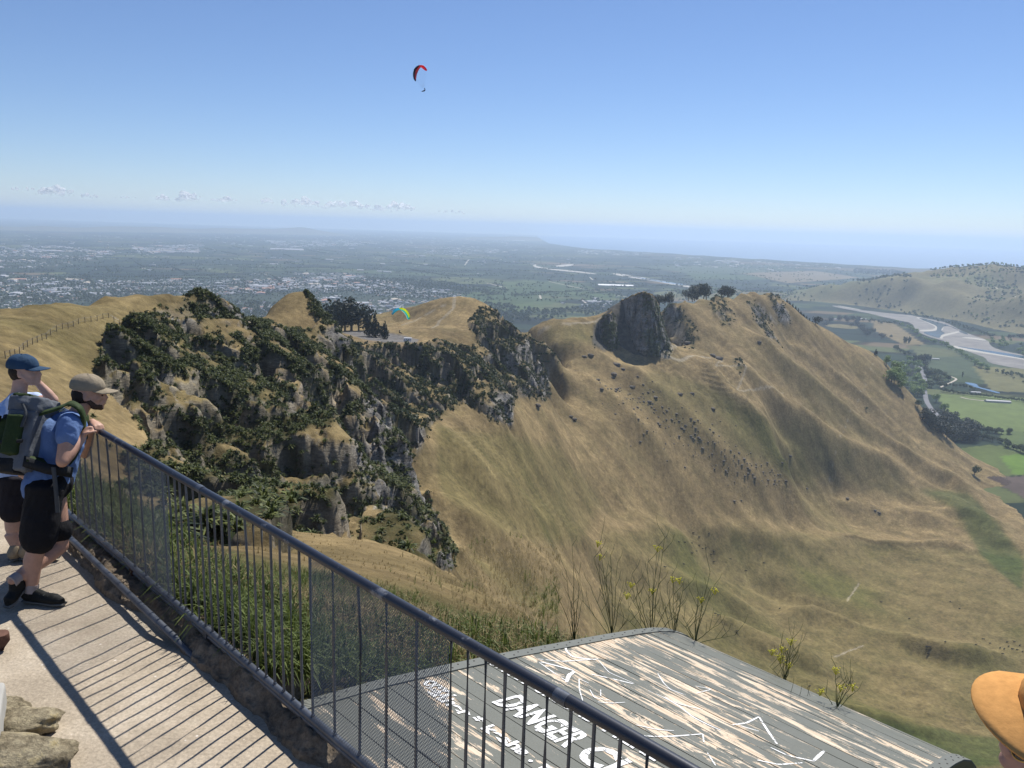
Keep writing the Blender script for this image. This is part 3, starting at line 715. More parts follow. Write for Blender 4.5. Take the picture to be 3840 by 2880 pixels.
Q3 = np.stack([i3[:-1, :-1], i3[:-1, 1:], i3[1:, 1:], i3[1:, :-1]], -1).reshape(-1, 4)
pl = mesh_np('plain', np.stack([X3, Y3, np.full(X3.shape, PLAIN)], -1).reshape(-1, 3), Q3, m_plain, None, False,
             attrs={'town': blur(town, 1).ravel(), 'greenf': gm3.ravel().astype(float), 'val': val.ravel(), 'basec': base3.reshape(-1, 3)})
tag(pl, kind='structure')
# sea and beach
m_sea, t = newmat('sea_water'); v = coord(t)
finish(t, mixc(t, noise(t, mapping(t, v, (1, 3, 1)), 1 / 900., 4, .6), (.05, .12, .22), (.08, .16, .27)), .35, noise(t, v, 1 / 30., 4, .6), .3, 2.0, .4)
b = MB(); b.add(np.array([[-29000, 6000, SEA], [30500, 6000, SEA], [30500, 43800, SEA], [-29000, 43800, SEA]]), [[0, 1, 2, 3]])
sea = b.build('sea', m_sea); tag(sea, kind='structure')
m_sand = simple('beach_sand', (.55, .5, .42), .9, .2, .1, .01)
azb = np.linspace(CT[0, 0] - .002, CT[-1, 0], 240); rb = rcoast(azb); wd_ = 26 + 130 * smooth(CT[5, 0], CT[1, 0], azb) + 70 * (rb / 20000)
Vb = np.concatenate([np.stack([np.sin(azb) * (rb - 30), np.cos(azb) * (rb - 30), np.full(len(azb), PLAIN + .4)], -1), np.stack([np.sin(azb) * (rb + wd_), np.cos(azb) * (rb + wd_), np.full(len(azb), SEA + .4)], -1)])
k_ = np.arange(len(azb) - 1); bo = mesh_np('beach', Vb, np.stack([k_, k_ + 1, k_ + 1 + len(azb), k_ + len(azb)], -1), m_sand); tag(bo, kind='structure')

# river: gravel bed and water laid on the plain
def C5(x, y): return (1843.5 + x * .17365, 576.1 + y * .17365)       # close-up 3200..3840 x 1000..1500
def sheet(name, poly, z, mat, smooth_n=2):
    P = np.array([oz(X, Y, z)[:2] for X, Y in poly])
    for _ in range(smooth_n):                       # corner cutting
        Q_ = np.empty((len(P) * 2, 2)); nx_ = np.roll(P, -1, 0); Q_[0::2] = P * .75 + nx_ * .25; Q_[1::2] = P * .25 + nx_ * .75; P = Q_
    bm = bmesh.new(); vs = [bm.verts.new((p[0], p[1], z)) for p in P]
    f = bm.faces.new(vs); f.normal_update()
    if f.normal.z < 0: f.normal_flip()
    bmesh.ops.triangulate(bm, faces=[f]); me = bpy.data.meshes.new(name); bm.to_mesh(me); bm.free(); me.materials.append(mat)
    o = bpy.data.objects.new(name, me); COL.objects.link(o); tag(o, kind='structure'); return o
m_grav, t = newmat('river_gravel'); v = coord(t)
finish(t, mixc(t, ramp(t, noise(t, v, 1 / 60., 6, .7), [(.35, 0.), (.65, 1.)]), (.17, .16, .15), (.26, .245, .225)), .95, spec=.1)
m_pale, t = newmat('pale_gravel'); v = coord(t)
finish(t, mixc(t, noise(t, v, 1 / 20., 4, .6), (.34, .32, .28), (.46, .44, .39)), .95, spec=.1)
m_wat, t = newmat('river_water'); v = coord(t)
finish(t, mixc(t, noise(t, v, 1 / 90., 3, .6), (.03, .07, .12), (.06, .12, .19)), .12, noise(t, v, 1 / 4., 3, .6), .08, .3, .5)
cv = lambda L_: [C5(x, y) for x, y in L_]
sheet('riverbed', cv([(-260, 478), (-100, 505), (100, 540), (300, 562), (500, 585), (700, 600), (800, 622), (1000, 660), (1150, 690), (1250, 745), (1330, 790), (1450, 840), (1680, 915), (1700, 980), (1800, 1030), (2000, 1075), (2300, 1130), (2300, 1300), (2124, 1275), (1900, 1240), (1680, 1195), (1640, 1130), (1540, 1095), (1360, 1030), (1220, 985), (1150, 930), (1000, 890), (880, 850), (780, 795), (730, 700), (560, 668), (350, 620), (200, 580), (0, 545), (-260, 495)]), PLAIN + .5, m_grav, 1)
for L_ in ([(760, 622), (880, 640), (1050, 735), (1040, 765), (1030, 800), (830, 805), (815, 790), (900, 785), (1000, 780), (1025, 745), (930, 700), (850, 665)],
           [(1220, 975), (1400, 1010), (1700, 1060), (2000, 1110), (2250, 1165), (2250, 1180), (2000, 1135), (1700, 1090), (1400, 1045), (1250, 1005)],
           [(1070, 890), (1090, 850), (1180, 830), (1330, 795), (1340, 812), (1210, 845), (1110, 870), (1110, 900)], [(1330, 875), (1500, 880), (1660, 910), (1640, 922), (1500, 900), (1400, 890)], [(1080, 800), (1130, 740), (1110, 790)],
           [(-200, 480), (100, 535), (100, 541), (-200, 486)]):
    sheet('gravel_bar', cv(L_), PLAIN + .9, m_pale, 2)
for nm, L_ in (('river', [(800, 632), (900, 650), (1040, 690), (1160, 720), (1260, 770), (1330, 795), (1200, 735), (1110, 738), (1085, 800), (1150, 825), (1090, 845), (1080, 890), (960, 860), (840, 808), (1030, 805), (1045, 770), (1035, 735), (940, 695), (860, 665)]),
               ('river', [(1260, 985), (1400, 1015), (1700, 1070), (2000, 1120), (2300, 1175), (2300, 1140), (2000, 1090), (1700, 1045), (1400, 1005)]),
               ('river', [(1300, 795), (1360, 795), (1440, 845), (1400, 840), (1330, 815)])):
    sheet(nm, cv(L_), PLAIN + 1.3, m_wat, 2)
sheet('pond', cv([(1370, 1432), (1540, 1455), (1550, 1495), (1700, 1530), (1840, 1570), (1800, 1578), (1600, 1520), (1500, 1495), (1420, 1460)]), PLAIN + 1.0, m_wat, 2)
# middle reaches seen over the ridge
def C2(x, y): return (737.3 + x * .33333, 437.8 + y * .33333)        # close-up 1280..2560 x 760..1240
for L_ in ([(1740, 455), (1850, 465), (2000, 492), (2212, 530), (2400, 552), (2400, 562), (2212, 545), (2050, 512), (1900, 490), (1780, 470)], [(1385, 408), (1450, 400), (1515, 398), (1480, 412), (1400, 416)], [(1240, 405), (1260, 398), (1275, 400), (1255, 408), (1330, 425), (1500, 440), (1660, 460), (1640, 464), (1480, 447), (1310, 430), (1250, 418)]):
    sheet('river_gravel', [C2(*p) for p in L_], PLAIN + .6, m_pale, 1)
sheet('river', [C2(*p) for p in [(1900, 478), (2100, 512), (2300, 540), (2300, 544), (2090, 518), (1900, 483)]], PLAIN + 1.1, m_wat, 1)
# roads
m_road = simple('road_asphalt', (.17, .17, .18), .9, .2, .1, .05)
m_track = simple('gravel_track', (.42, .38, .32), .95, .1, .1, .05)
def strip(name, pts, wd, mat, z=PLAIN + .7):
    P = np.array([oz(X, Y, z)[:2] for X, Y in pts]); tcum = np.arange(len(P)); ts = np.linspace(0, len(P) - 1, len(P) * 5)
    P = np.stack([np.interp(ts, tcum, P[:, 0]), np.interp(ts, tcum, P[:, 1])], -1)
    for _ in range(4): P[1:-1] = (P[:-2] + P[1:-1] * 2 + P[2:]) / 4
    T_ = np.gradient(P, axis=0); T_ /= np.linalg.norm(T_, axis=1)[:, None]; Nn = np.stack([-T_[:, 1], T_[:, 0]], -1) * wd / 2
    zz = np.maximum(ground(P[:, 0], P[:, 1]) + .6, z)[:, None]
    V = np.concatenate([np.concatenate([P + Nn, zz], 1), np.concatenate([P - Nn, zz], 1)]); k = np.arange(len(P) - 1)
    o = mesh_np(name, V, np.stack([k, k + len(P), k + 1 + len(P), k + 1], -1), mat); tag(o, kind='structure'); return o
strip('road', [C5(*p) for p in [(810, 1190), (835, 1240), (855, 1310), (900, 1420), (880, 1500), (890, 1560), (900, 1640)]] + [(2003, 870), (2013, 885), (2030, 900)], 11, m_road)
strip('track', [C5(*p) for p in [(1550, 572), (1650, 575), (1800, 620), (1920, 660), (1990, 710), (1960, 740), (2124, 780)]], 14, m_track)
strip('track', [C5(*p) for p in [(1080, 1500), (1300, 1400), (1200, 1360)]], 6, m_track)
strip('track', [C5(*p) for p in [(1330, 1620), (1420, 1645), (1600, 1665), (1750, 1670)]], 6, m_track)
for L_ in ([(1345, 510), (1500, 545), (1700, 583)], [(1555, 625), (1585, 650)], [(800, 405), (825, 370)], [(1610, 483), (1630, 500)], [(940, 520), (1070, 552)], [(1770, 598), (1850, 610)], [(1286, 600), (1292, 622)]):
    strip('track', [C2(*p) for p in L_], 12, m_track)
m_glass = simple('glasshouse_roof', (.72, .72, .70), .5, .4, .05, .1)

# ================================================================== PLANTS, ROCKS
def leafmat(name, dark, light, rough=.6, spec=.25, transl=.25):
    m, t = newmat(name)
    a = t.nodes.new('ShaderNodeAttribute'); a.attribute_name = 'shade'
    c = mixc(t, a.outputs['Fac'], dark, light)
    b = t.nodes.new('ShaderNodeBsdfPrincipled'); L(t, c, b.inputs['Base Color']); b.inputs['Roughness'].default_value = rough; b.inputs['Specular IOR Level'].default_value = spec
    tr = t.nodes.new('ShaderNodeBsdfTranslucent'); L(t, c, tr.inputs[0]); mx = t.nodes.new('ShaderNodeMixShader'); mx.inputs[0].default_value = transl
    L(t, b.outputs[0], mx.inputs[1]); L(t, tr.outputs[0], mx.inputs[2]); o = t.nodes.new('ShaderNodeOutputMaterial'); L(t, mx.outputs[0], o.inputs[0]); return m
m_flax = leafmat('flax_leaf', (.022, .036, .010), (.17, .19, .05))
m_bush = leafmat('bush_leaf', (.018, .030, .010), (.075, .092, .030))
m_tree = leafmat('tree_leaf', (.022, .040, .012), (.085, .115, .035))
m_willow = leafmat('willow_leaf', (.08, .14, .028), (.24, .33, .085))
m_dark = leafmat('dark_conifer', (.008, .014, .008), (.024, .034, .015))
m_poplar = leafmat('poplar_leaf', (.020, .038, .012), (.060, .085, .028))
m_bark = simple('bark', (.10, .075, .055), .95, .1, .25, 3)

def flax_geo(r, nb=24):
    """a tuft of sword leaves: verts, quads, shade"""
    V = []; Fq = []; S = []
    for i in range(nb):
        a = r.uniform(0, 2 * math.pi); le = r.uniform(.7, 1.15); el = math.radians(r.uniform(18, 85)); w_ = r.uniform(.05, .085)
        d = np.array([math.cos(a), math.sin(a), 0]); s_ = np.array([-d[1], d[0], 0]) * w_
        p0 = d * .05; p1 = d * math.cos(el) * le * .6 + np.array([0, 0, math.sin(el) * le * .6]) 
        p2 = p1 + d * math.cos(el - .6) * le * .4 + np.array([0, 0, math.sin(el - .9) * le * .4])
        n = len(V); V += [p0 - s_, p0 + s_, p1 + s_, p1 - s_, p2 + s_ * .25, p2 - s_ * .25]; Fq += [[n, n + 1, n + 2, n + 3], [n + 3, n + 2, n + 4, n + 5]]
        sh = r.uniform(0, 1) ** 1.6; S += [sh] * 6
    return np.array(V), np.array(Fq), np.array(S)
def leafball(r, nq, size, blobs, squash=1.0):
    """crown: nq leaf clumps on the surface of several lobes. blobs: list of (centre, radius)"""
    V = np.empty((nq * 4, 3)); S = np.empty(nq * 4)
    wts = np.array([b_[1] ** 2 for b_ in blobs]); wts /= wts.sum(); pick = r.choice(len(blobs), nq, p=wts); bs = r.uniform(0, .55, len(blobs))
    for i in range(nq):
        c, R_ = blobs[pick[i]]; d = r.normal(size=3); d /= np.linalg.norm(d)
        p = np.array(c) + d * R_ * r.uniform(.7, 1.12) * np.array([1, 1, squash])
        n = d + r.normal(size=3) * .55; n /= np.linalg.norm(n); a = np.cross(n, r.normal(size=3)); a /= np.linalg.norm(a); b_ = np.cross(n, a); s_ = size * r.uniform(.6, 1.3)
        V[i * 4:i * 4 + 4] = [p + a * s_, p + b_ * s_ * .8, p - a * s_, p - b_ * s_ * .8]; S[i * 4:i * 4 + 4] = np.clip(bs[pick[i]] + r.uniform(0, .45), 0, 1)
    return V, np.arange(nq * 4).reshape(nq, 4), S
def multi(name, protos, pos, scale, rot, which, mat, chunk=None):
    """many small plants as one mesh"""
    Vs, Fs, Ss = [], [], []; n = 0
    for k, (V, Fq, S) in enumerate(protos):
        ids = np.nonzero(which == k)[0]
        if len(ids) == 0: continue
        c, s_ = np.cos(rot[ids])[:, None], np.sin(rot[ids])[:, None]
        X = (V[None, :, 0] * c - V[None, :, 1] * s_) * scale[ids, None] + pos[ids, 0][:, None]
        Y = (V[None, :, 0] * s_ + V[None, :, 1] * c) * scale[ids, None] + pos[ids, 1][:, None]
        Z = V[None, :, 2] * scale[ids, None] + pos[ids, 2][:, None]
        Vs.append(np.stack([X, Y, Z], -1).reshape(-1, 3)); Fs.append((Fq[None] + (np.arange(len(ids)) * len(V))[:, None, None]).reshape(-1, 4) + n); n += len(ids) * len(V)
        Ss.append(np.tile(S, len(ids)) * 1.0)
    return mesh_np(name, np.concatenate(Vs), np.concatenate(Fs), mat, attrs={'shade': np.concatenate(Ss)})
R_ = np.random.default_rng(5)
FLAX = [flax_geo(R_, 30) for _ in range(5)]
BUSH = [leafball(R_, 46, .26, [((0, 0, .45), .55), ((.45, .1, .35), .4), ((-.35, .3, .4), .42), ((0, -.45, .3), .38)], .9) for _ in range(5)]
BUSHL = [leafball(R_, 26, .34, [((0, 0, .45), .6), ((.4, .1, .3), .4), ((-.35, -.2, .35), .42)], .9) for _ in range(4)]

cell = GR * np.gradient(RR)[:, None] * (AZ[1] - AZ[0])
def scatter(prob_per_m2, seed):
    r = np.random.default_rng(seed); m = r.random(H.shape) < prob_per_m2 * cell * np.sqrt(1 + np.minimum(SL2, 3) ** 2)
    i, j = np.nonzero(m); n = len(i)
    x = X1[i, j] + r.normal(size=n) * .3; y = Y1[i, j] + r.normal(size=n) * .3; return i, j, np.stack([x, y, H2[i, j]], -1), r
inframe = (PX > -60) & (PX < 1090) & (PY < 800)
near_cl = cl * (GR < 360) * inframe * (1 + .6 * smooth(620, 560, OX))
dens = near_cl * (0.02 + 0.42 * smooth(.43, .58, vegn))
left_tan = region([([(0, 860), (230, 860), (330, 960), (420, 1120), (0, 1120)], 40, 220)])
dens = np.maximum(dens, left_tan * .011 * inframe)
i_, j_, P_, r_ = scatter(dens, 101)
d_ = np.hypot(P_[:, 0], P_[:, 1]); sc_ = r_.uniform(.8, 1.7, len(P_)) * np.clip(d_ / 200, .75, 1.25); rot_ = r_.uniform(0, 6.28, len(P_)); wh_ = r_.integers(0, 5, len(P_))
print('flax', len(P_))
vis = sc_ / d_; order = np.argsort(-vis)
P_[:, 2] -= .15
FM = [mesh_np('flax_clump', V, Fq, m_flax, attrs={'shade': S}) for V, Fq, S in FLAX]
def flax_label(x, y, z):
    px, py = proj(x, y, z); X, Y = px / OV, py / OV
    if Y < 760: return 'spiky dark green flax clump high on the left cliffs'
    if X < 420: return 'spiky flax clump on the slope behind the men'
    if X < 660: return 'spiky green flax clump on the cliff above the railing'
    return 'spiky green flax clump near the dark cleft and lower crags'
for n_, k in enumerate(order[:300]):
    src = FM[wh_[k]]
    o = src if n_ < 0 else src.copy(); COL.objects.link(o); o.name = 'flax_clump'
    o.location = P_[k]; o.rotation_euler = (0, 0, rot_[k]); o.scale = (sc_[k],) * 3
    tag(o, flax_label(*P_[k]), 'flax', 'flax clumps on the near cliffs')
for o in FM: bpy.data.objects.remove(o)
rest = order[300:]
o = multi('cliff_flax', FLAX, P_[rest], sc_[rest], rot_[rest], wh_[rest], m_flax)
tag(o, 'smaller flax tufts carpeting the near cliff faces', 'flax', None, 'stuff')
# low scrub between the flax
dens = near_cl * (0.04 + 0.75 * smooth(.40, .56, vegn)) * (GR > 60)
i_, j_, P_, r_ = scatter(dens, 102); P_[:, 2] -= .2; print('scrub', len(P_))
o = multi('cliff_scrub', BUSHL, P_, r_.uniform(.3, .95, len(P_)) * np.clip(np.hypot(P_[:, 0], P_[:, 1]) / 200, .7, 1.4), r_.uniform(0, 6.28, len(P_)), r_.integers(0, 4, len(P_)), m_bush)
tag(o, 'low dark scrub covering the near cliffs', 'scrub', None, 'stuff')
# dense bush under the car park and on the middle crags
mid = cl * (GR >= 330) * (GR < 950) * inframe * (1 - blur(carp, 6))
i_, j_, P_, r_ = scatter(mid * (.02 + .12 * smooth(.36, .5, vegn)), 103); P_[:, 2] -= .5; print('bush', len(P_))
sc_ = r_.uniform(1.0, 2.5, len(P_)); rot_ = r_.uniform(0, 6.28, len(P_)); wh_ = r_.integers(0, 5, len(P_)); d_ = np.hypot(P_[:, 0], P_[:, 1]); order = np.argsort(-sc_ / d_)
BM = [mesh_np('cliff_bush', V, Fq, m_bush, attrs={'shade': S}) for V, Fq, S in BUSH]
for k in order[:300]:
    o = BM[wh_[k]].copy(); COL.objects.link(o); o.name = 'cliff_bush'; o.location = P_[k]; o.rotation_euler = (0, 0, rot_[k]); o.scale = (sc_[k],) * 3
    tag(o, 'rounded dark bush in the thicket below the car park', 'bush', 'bushes on the cliffs below the car park')
for o in BM: bpy.data.objects.remove(o)
o = multi('bush_thicket', BUSHL, P_[order[300:]], sc_[order[300:]], rot_[order[300:]], np.minimum(wh_[order[300:]], 3), m_bush)
tag(o, 'dark thicket filling the cliffs below the car park', 'thicket', None, 'stuff')
# bush on the great rock and the far crags
farb = cl * (GR >= 950) * inframe
east = np.where(bigrock > .3, smooth(1375, 1400, OX) * .9 + .05, smooth(.40, .55, vegn))
i_, j_, P_, r_ = scatter(farb * .055 * east * smooth(.3, .6, vegn + .12), 104); P_[:, 2] -= .4; print('far bush', len(P_))
o = multi('crag_bush', BUSHL, P_, r_.uniform(1.2, 2.6, len(P_)), r_.uniform(0, 6.28, len(P_)), r_.integers(0, 4, len(P_)), m_bush)
tag(o, 'dark bush clinging to the great rock and far crags', 'scrub', None, 'stuff')

# the great rock on the ridge and its smaller neighbour: steep blocks standing proud of the slope
m_bbush = leafmat('bluff_leaf', (.035, .050, .018), (.12, .145, .05))
def bluff(name, top, base, d0, thick, label, seed, bush_from):
    nu, nv, nb = 90, 60, 14; xs_t, ys_t = zip(*top); xs_b, ys_b = zip(*base); u_ = np.linspace(0, 1, nu)
    Xt = xs_t[0] + (xs_t[-1] - xs_t[0]) * u_; Yt = np.interp(Xt, xs_t, ys_t); Xb = xs_b[0] + (xs_b[-1] - xs_b[0]) * u_; Yb = np.interp(Xb, xs_b, ys_b) + 2
    G = np.empty((nv + nb, nu, 3)); bulge = thick * 1.0 * np.abs(2 * u_ - 1.15) ** 2.2
    for j in range(nv + nb):
        f = min(j / (nv - 1), 1.0); back = max(j - nv + 1, 0) / nb
        for i in range(nu):
            X = Xb[i] + (Xt[i] - Xb[i]) * f; Y = Yb[i] + (Yt[i] - Yb[i]) * f; d = d0 + bulge[i] + 16 * f ** 1.6
            p = od(X, Y, d); r_u = p[:2] / np.hypot(*p[:2])
            G[j, i] = (p[0] + r_u[0] * back * thick * (1 - .5 * abs(2 * u_[i] - 1)), p[1] + r_u[1] * back * thick * (1 - .5 * abs(2 * u_[i] - 1)), p[2] - back ** 1.6 * 26)
    x, y, z = G[..., 0], G[..., 1], G[..., 2]; env = np.clip(1 - np.maximum(np.arange(nv + nb) - nv + 1, 0) / nb, .2, 1)[:, None]
    flut = (1 - np.abs(fbm(x / 7, y / 7, z / 60, oct=4, seed=seed))) ** 2; blk = np.floor(fbm(x / 16, y / 16, z / 22, oct=3, seed=seed + 1) * 4) / 4
    ry = x / np.hypot(x, y), y / np.hypot(x, y); dd = (flut * 9.0 + blk * 12.0 + fbm(x / 3.5, y / 3.5, z / 2.5, oct=3, seed=seed + 2) * 2.6 - 6) * env
    x = x - ry[0] * dd; y = y - ry[1] * dd; z = z + (fbm(x / 6, y / 6, oct=3, seed=seed + 5) * 2.0) * (np.arange(nv + nb) >= nv - 4)[:, None]
    g = fbm(x / 9, y / 9, z / 9, oct=4, seed=seed + 3) * .5 + .5; st = vnoise(x / 40, y / 40, z / 3.0, seed + 4) * .5 + .5
    veg = smooth(.40, .52, g) * smooth(bush_from - .08, bush_from + .08, np.broadcast_to(u_[None], g.shape) + .15 * (g - .5)) ; topg = (np.arange(nv + nb) > nv - 3)[:, None] * np.ones_like(g)
    c = np.array([.22, .205, .185]) * (.6 + .7 * st)[..., None]; c = c * (1 - .8 * veg[..., None]) + np.array([.07, .085, .03]) * .8 * veg[..., None]; c = c * (1 - topg[..., None]) + np.array([.22, .165, .08]) * topg[..., None]
    ii = np.arange((nv + nb) * nu).reshape(nv + nb, nu); Q_ = np.stack([ii[:-1, :-1], ii[:-1, 1:], ii[1:, 1:], ii[1:, :-1]], -1).reshape(-1, 4)
    o = mesh_np(name, np.stack([x, y, z], -1).reshape(-1, 3), Q_, m_land, None, False, attrs={'col': c.reshape(-1, 3), 'rocky': np.ones(c.shape[0] * c.shape[1])}); tag(o, label, 'rock')
    rr_b = np.random.default_rng(seed); m = (rr_b.random(g.shape) < veg * .11) & (np.arange(nv + nb) < nv)[:, None]; j, i = np.nonzero(m); P = np.stack([x[j, i], y[j, i], z[j, i] - .6], -1)
    if len(P): ob = multi('bluff_bush', BUSHL, P, rr_b.uniform(1.2, 3.0, len(P)), rr_b.uniform(0, 6.28, len(P)), rr_b.integers(0, 4, len(P)), m_bbush); tag(ob, 'dark bush growing on the steep face of the ' + label.split(' ', 1)[1][:40].rsplit(' ', 1)[0], 'scrub', None, 'stuff')
bluff('rock_bluff', [(1325, 664), (1345, 647), (1368, 637), (1392, 630), (1410, 636), (1422, 655), (1434, 700), (1443, 735)], [(1334, 744), (1350, 757), (1372, 767), (1400, 768), (1430, 768), (1450, 762)], 1024, 55, 'great blunt grey rock bluff standing on the ridge', 301, .55)
bluff('rock_bluff', [(1281, 712), (1292, 694), (1308, 680), (1322, 672), (1330, 690)], [(1282, 736), (1294, 749), (1312, 757), (1326, 755), (1338, 745)], 1008, 34, 'smaller dark rock bluff left of the great rock', 311, .35)
# boulders down the bowl
m_stone = simple('boulder_stone', (.13, .115, .095), .95, .1, .3, .5, 0, .6, .3)
def rock_geo(r, sub=2):
    bm = bmesh.new(); bmesh.ops.create_icosphere(bm, subdivisions=sub, radius=1)
    V = np.array([v.co[:] for v in bm.verts]); Fq = np.array([[v.index for v in f.verts] for f in bm.faces]); bm.free()
    s = r.uniform(0, 99); V = V * (1 + .38 * fbm(V[:, 0] * 1.3 + s, V[:, 1] * 1.3, V[:, 2] * 1.3 + s, oct=3, seed=9))[:, None] * np.array([1.2, .9, .62]); return V, Fq
ROCKS = [rock_geo(R_) for _ in range(4)]
RM = [mesh_np('boulder', V, Fq, m_stone) for V, Fq in ROCKS]
BF = [(1385, 850), (1420, 880), (1480, 910), (1560, 960), (1640, 990), (1600, 1000), (1500, 985), (1430, 950), (1380, 900)]
bl = []
for X, Y, s_ in ((1330, 790, 5), (1325, 815, 4.5), (1345, 800, 3), (1415, 862, 3), (1467, 852, 4), (1495, 852, 3), (1540, 885, 3.4), (1706, 986, 3), (1697, 1042, 2.5), (1742, 1055, 2), (1585, 1085, 2), (1600, 1088, 1.5), (1830, 1078, 3), (1890, 1105, 2.2), (1898, 1110, 2.6), (1160, 880, 3), (1232, 905, 2.4), (1240, 912, 3),
                 (1275, 770, 4), (1262, 775, 3), (1300, 840, 2.5), (1365, 842, 3), (1540, 770, 5), (1552, 775, 6), (1486, 745, 5), (1750, 690, 3), (1655, 720, 4), (1640, 740, 3)): bl.append((X, Y, s_))
rb_ = np.random.default_rng(12)
while len(bl) < 250:
    X, Y = rb_.uniform(1290, 1700), rb_.uniform(820, 1060); c = 960 + (X - 1500) * .62
    if abs(Y - c + 12) < abs(rb_.normal(0, 38)) and rb_.random() < .8: bl.append((X, Y, rb_.uniform(.6, 1.9) * (1.6 if rb_.random() < .12 else 1)))
for X, Y, s_ in bl:
    h_ = hit(X, Y, 300)
    if h_ is None: continue
    o = RM[rb_.integers(0, 4)].copy(); COL.objects.link(o); o.name = 'boulder'; o.location = h_ - np.array([0, 0, s_ * .12]); o.rotation_euler = (0, 0, rb_.uniform(0, 6)); o.scale = (s_, s_, s_)
    lab = 'large dark boulder standing below the great rock' if s_ >= 4 else 'small dark boulder strewn down the grassy bowl'
    tag(o, lab, 'boulder', 'boulders strewn down the grassy bowl')
for o in RM: bpy.data.objects.remove(o)

# trees
def tree_protos(kind, nq, r):
    if kind == 'poplar': blobs = [((r.normal() * .03, r.normal() * .03, .16 + .1 * i), .115 * (1 - abs(i - 3.2) / 6.5)) for i in range(8)]; sz = .038
    elif kind == 'pine': blobs = [((r.normal() * .03, r.normal() * .03, .22 + .092 * i), .25 * (1 - i / 8.6)) for i in range(8)]; sz = .045
    elif kind == 'cypress':
        blobs = [((math.cos(a) * q, math.sin(a) * q, z), R0_) for a, q, z, R0_ in [(r.uniform(0, 6.3), r.uniform(.05, .38), r.uniform(.35, .82), r.uniform(.14, .25)) for _ in range(13)]]; sz = .05
    else:
        blobs = [((math.cos(a) * q, math.sin(a) * q, z), R0_) for a, q, z, R0_ in [(r.uniform(0, 6.3), r.uniform(.0, .32), r.uniform(.38, .82), r.uniform(.14, .24)) for _ in range(12)]]; sz = .05
    V, Fq, S = leafball(r, nq, sz * math.sqrt(500 / nq), blobs, .85 if kind in ('round', 'willow') else 1.0)
    return V, Fq, S
def trunk_mesh(kind, r):
    b = MB(); b.tube([(0, 0, -.08), (.008, 0, .2), (0, .01, .5), (.01, 0, .72)], [.035, .026, .018, .006], 6)
    if kind not in ('poplar', 'pine'):
        for k in range(4):
            a = k * 1.6 + r.uniform(0, 1); b.tube([(0, 0, .22 + .05 * k), (math.cos(a) * .12, math.sin(a) * .12, .40 + .05 * k), (math.cos(a) * .26, math.sin(a) * .26, .56 + .05 * k)], [.014, .009, .003], 5)
    return b
KM = {'poplar': m_poplar, 'pine': m_dark, 'cypress': m_dark, 'round': m_tree, 'willow': m_willow}
TPRO = {}; TRK = {}
for kd in KM:
    TPRO[kd] = []
    for v_ in range(3):
        V, Fq, S = tree_protos(kd, 560, R_); TPRO[kd].append(mesh_np('crown', V, Fq, KM[kd], attrs={'shade': S}))
    TRK[kd] = trunk_mesh(kd, R_).build('trunk', m_bark)
TLOW = {kd: [tree_protos(kd, 60, R_) for _ in range(3)] for kd in KM}
TREES = []       # (x, y, height, width, kind, label, group)
def tree_at(X, Y, h, kind, label, group, wd=None, on=None):
    p = on if on is not None else hit(X, Y, 300)
    if p is None or p[2] < PLAIN: p = oz(X, Y, PLAIN)
    TREES.append((p, h, wd or (h * (1 if kind != 'poplar' else 1)), kind, label, group))
rt = np.random.default_rng(33)
def c8(x, y): return 1670.5 + x * .3298, 547.2 + y * .3298
def poly_trees(poly, n, kind, h, label, group, wf=1.0):
    xs = [p[0] for p in poly]; ys = [p[1] for p in poly]; k = 0; g = 0
    while k < n and g < n * 60:
        g += 1; X, Y = rt.uniform(min(xs), max(xs)), rt.uniform(min(ys), max(ys))
        if inpoly(np.array(X), np.array(Y), poly):
            hh = h * rt.uniform(.7, 1.2); tree_at(X, Y, hh, kind, label, group, hh * wf); k += 1
def line_trees(pts, n, kind, h, label, group, wf=1.0, jit=2.0, cf=c8):
    P = np.array([cf(*p) if cf else p for p in pts]); tt_ = np.linspace(0, len(P) - 1, n)
    for t_ in tt_:
        X = np.interp(t_, range(len(P)), P[:, 0]) + rt.normal() * jit; Y = np.interp(t_, range(len(P)), P[:, 1]) + rt.normal() * jit * .5
        hh = h * rt.uniform(.75, 1.2); tree_at(X, Y, hh, kind, label, group, hh * wf)
E8 = lambda L_: [c8(*p) for p in L_]
poly_trees(E8([(970, 1110), (1040, 1070), (1160, 1080), (1220, 1130), (1340, 1130), (1380, 1200), (1300, 1250), (1150, 1245), (1040, 1180)]), 34, 'cypress', 27, 'tall dark evergreen in the dense grove below the hill', 'dark grove on the valley floor', 1.25)
poly_trees(E8([(760, 860), (860, 700), (960, 740), (1000, 860), (960, 970), (900, 960), (820, 900)]), 34, 'willow', 24, 'pale green leafy tree beside the valley road', 'pale green trees west of the road', 1.25)
poly_trees(E8([(1010, 800), (1060, 780), (1150, 830), (1140, 890), (1010, 900)]), 14, 'round', 22, 'dark green tree on the east side of the valley road', 'trees east of the road', 1.3)
line_trees([(985, 700), (990, 760), (1005, 810)], 6, 'cypress', 22, 'dark upright tree lining the valley road north of the bend', 'dark trees along the road', .8)
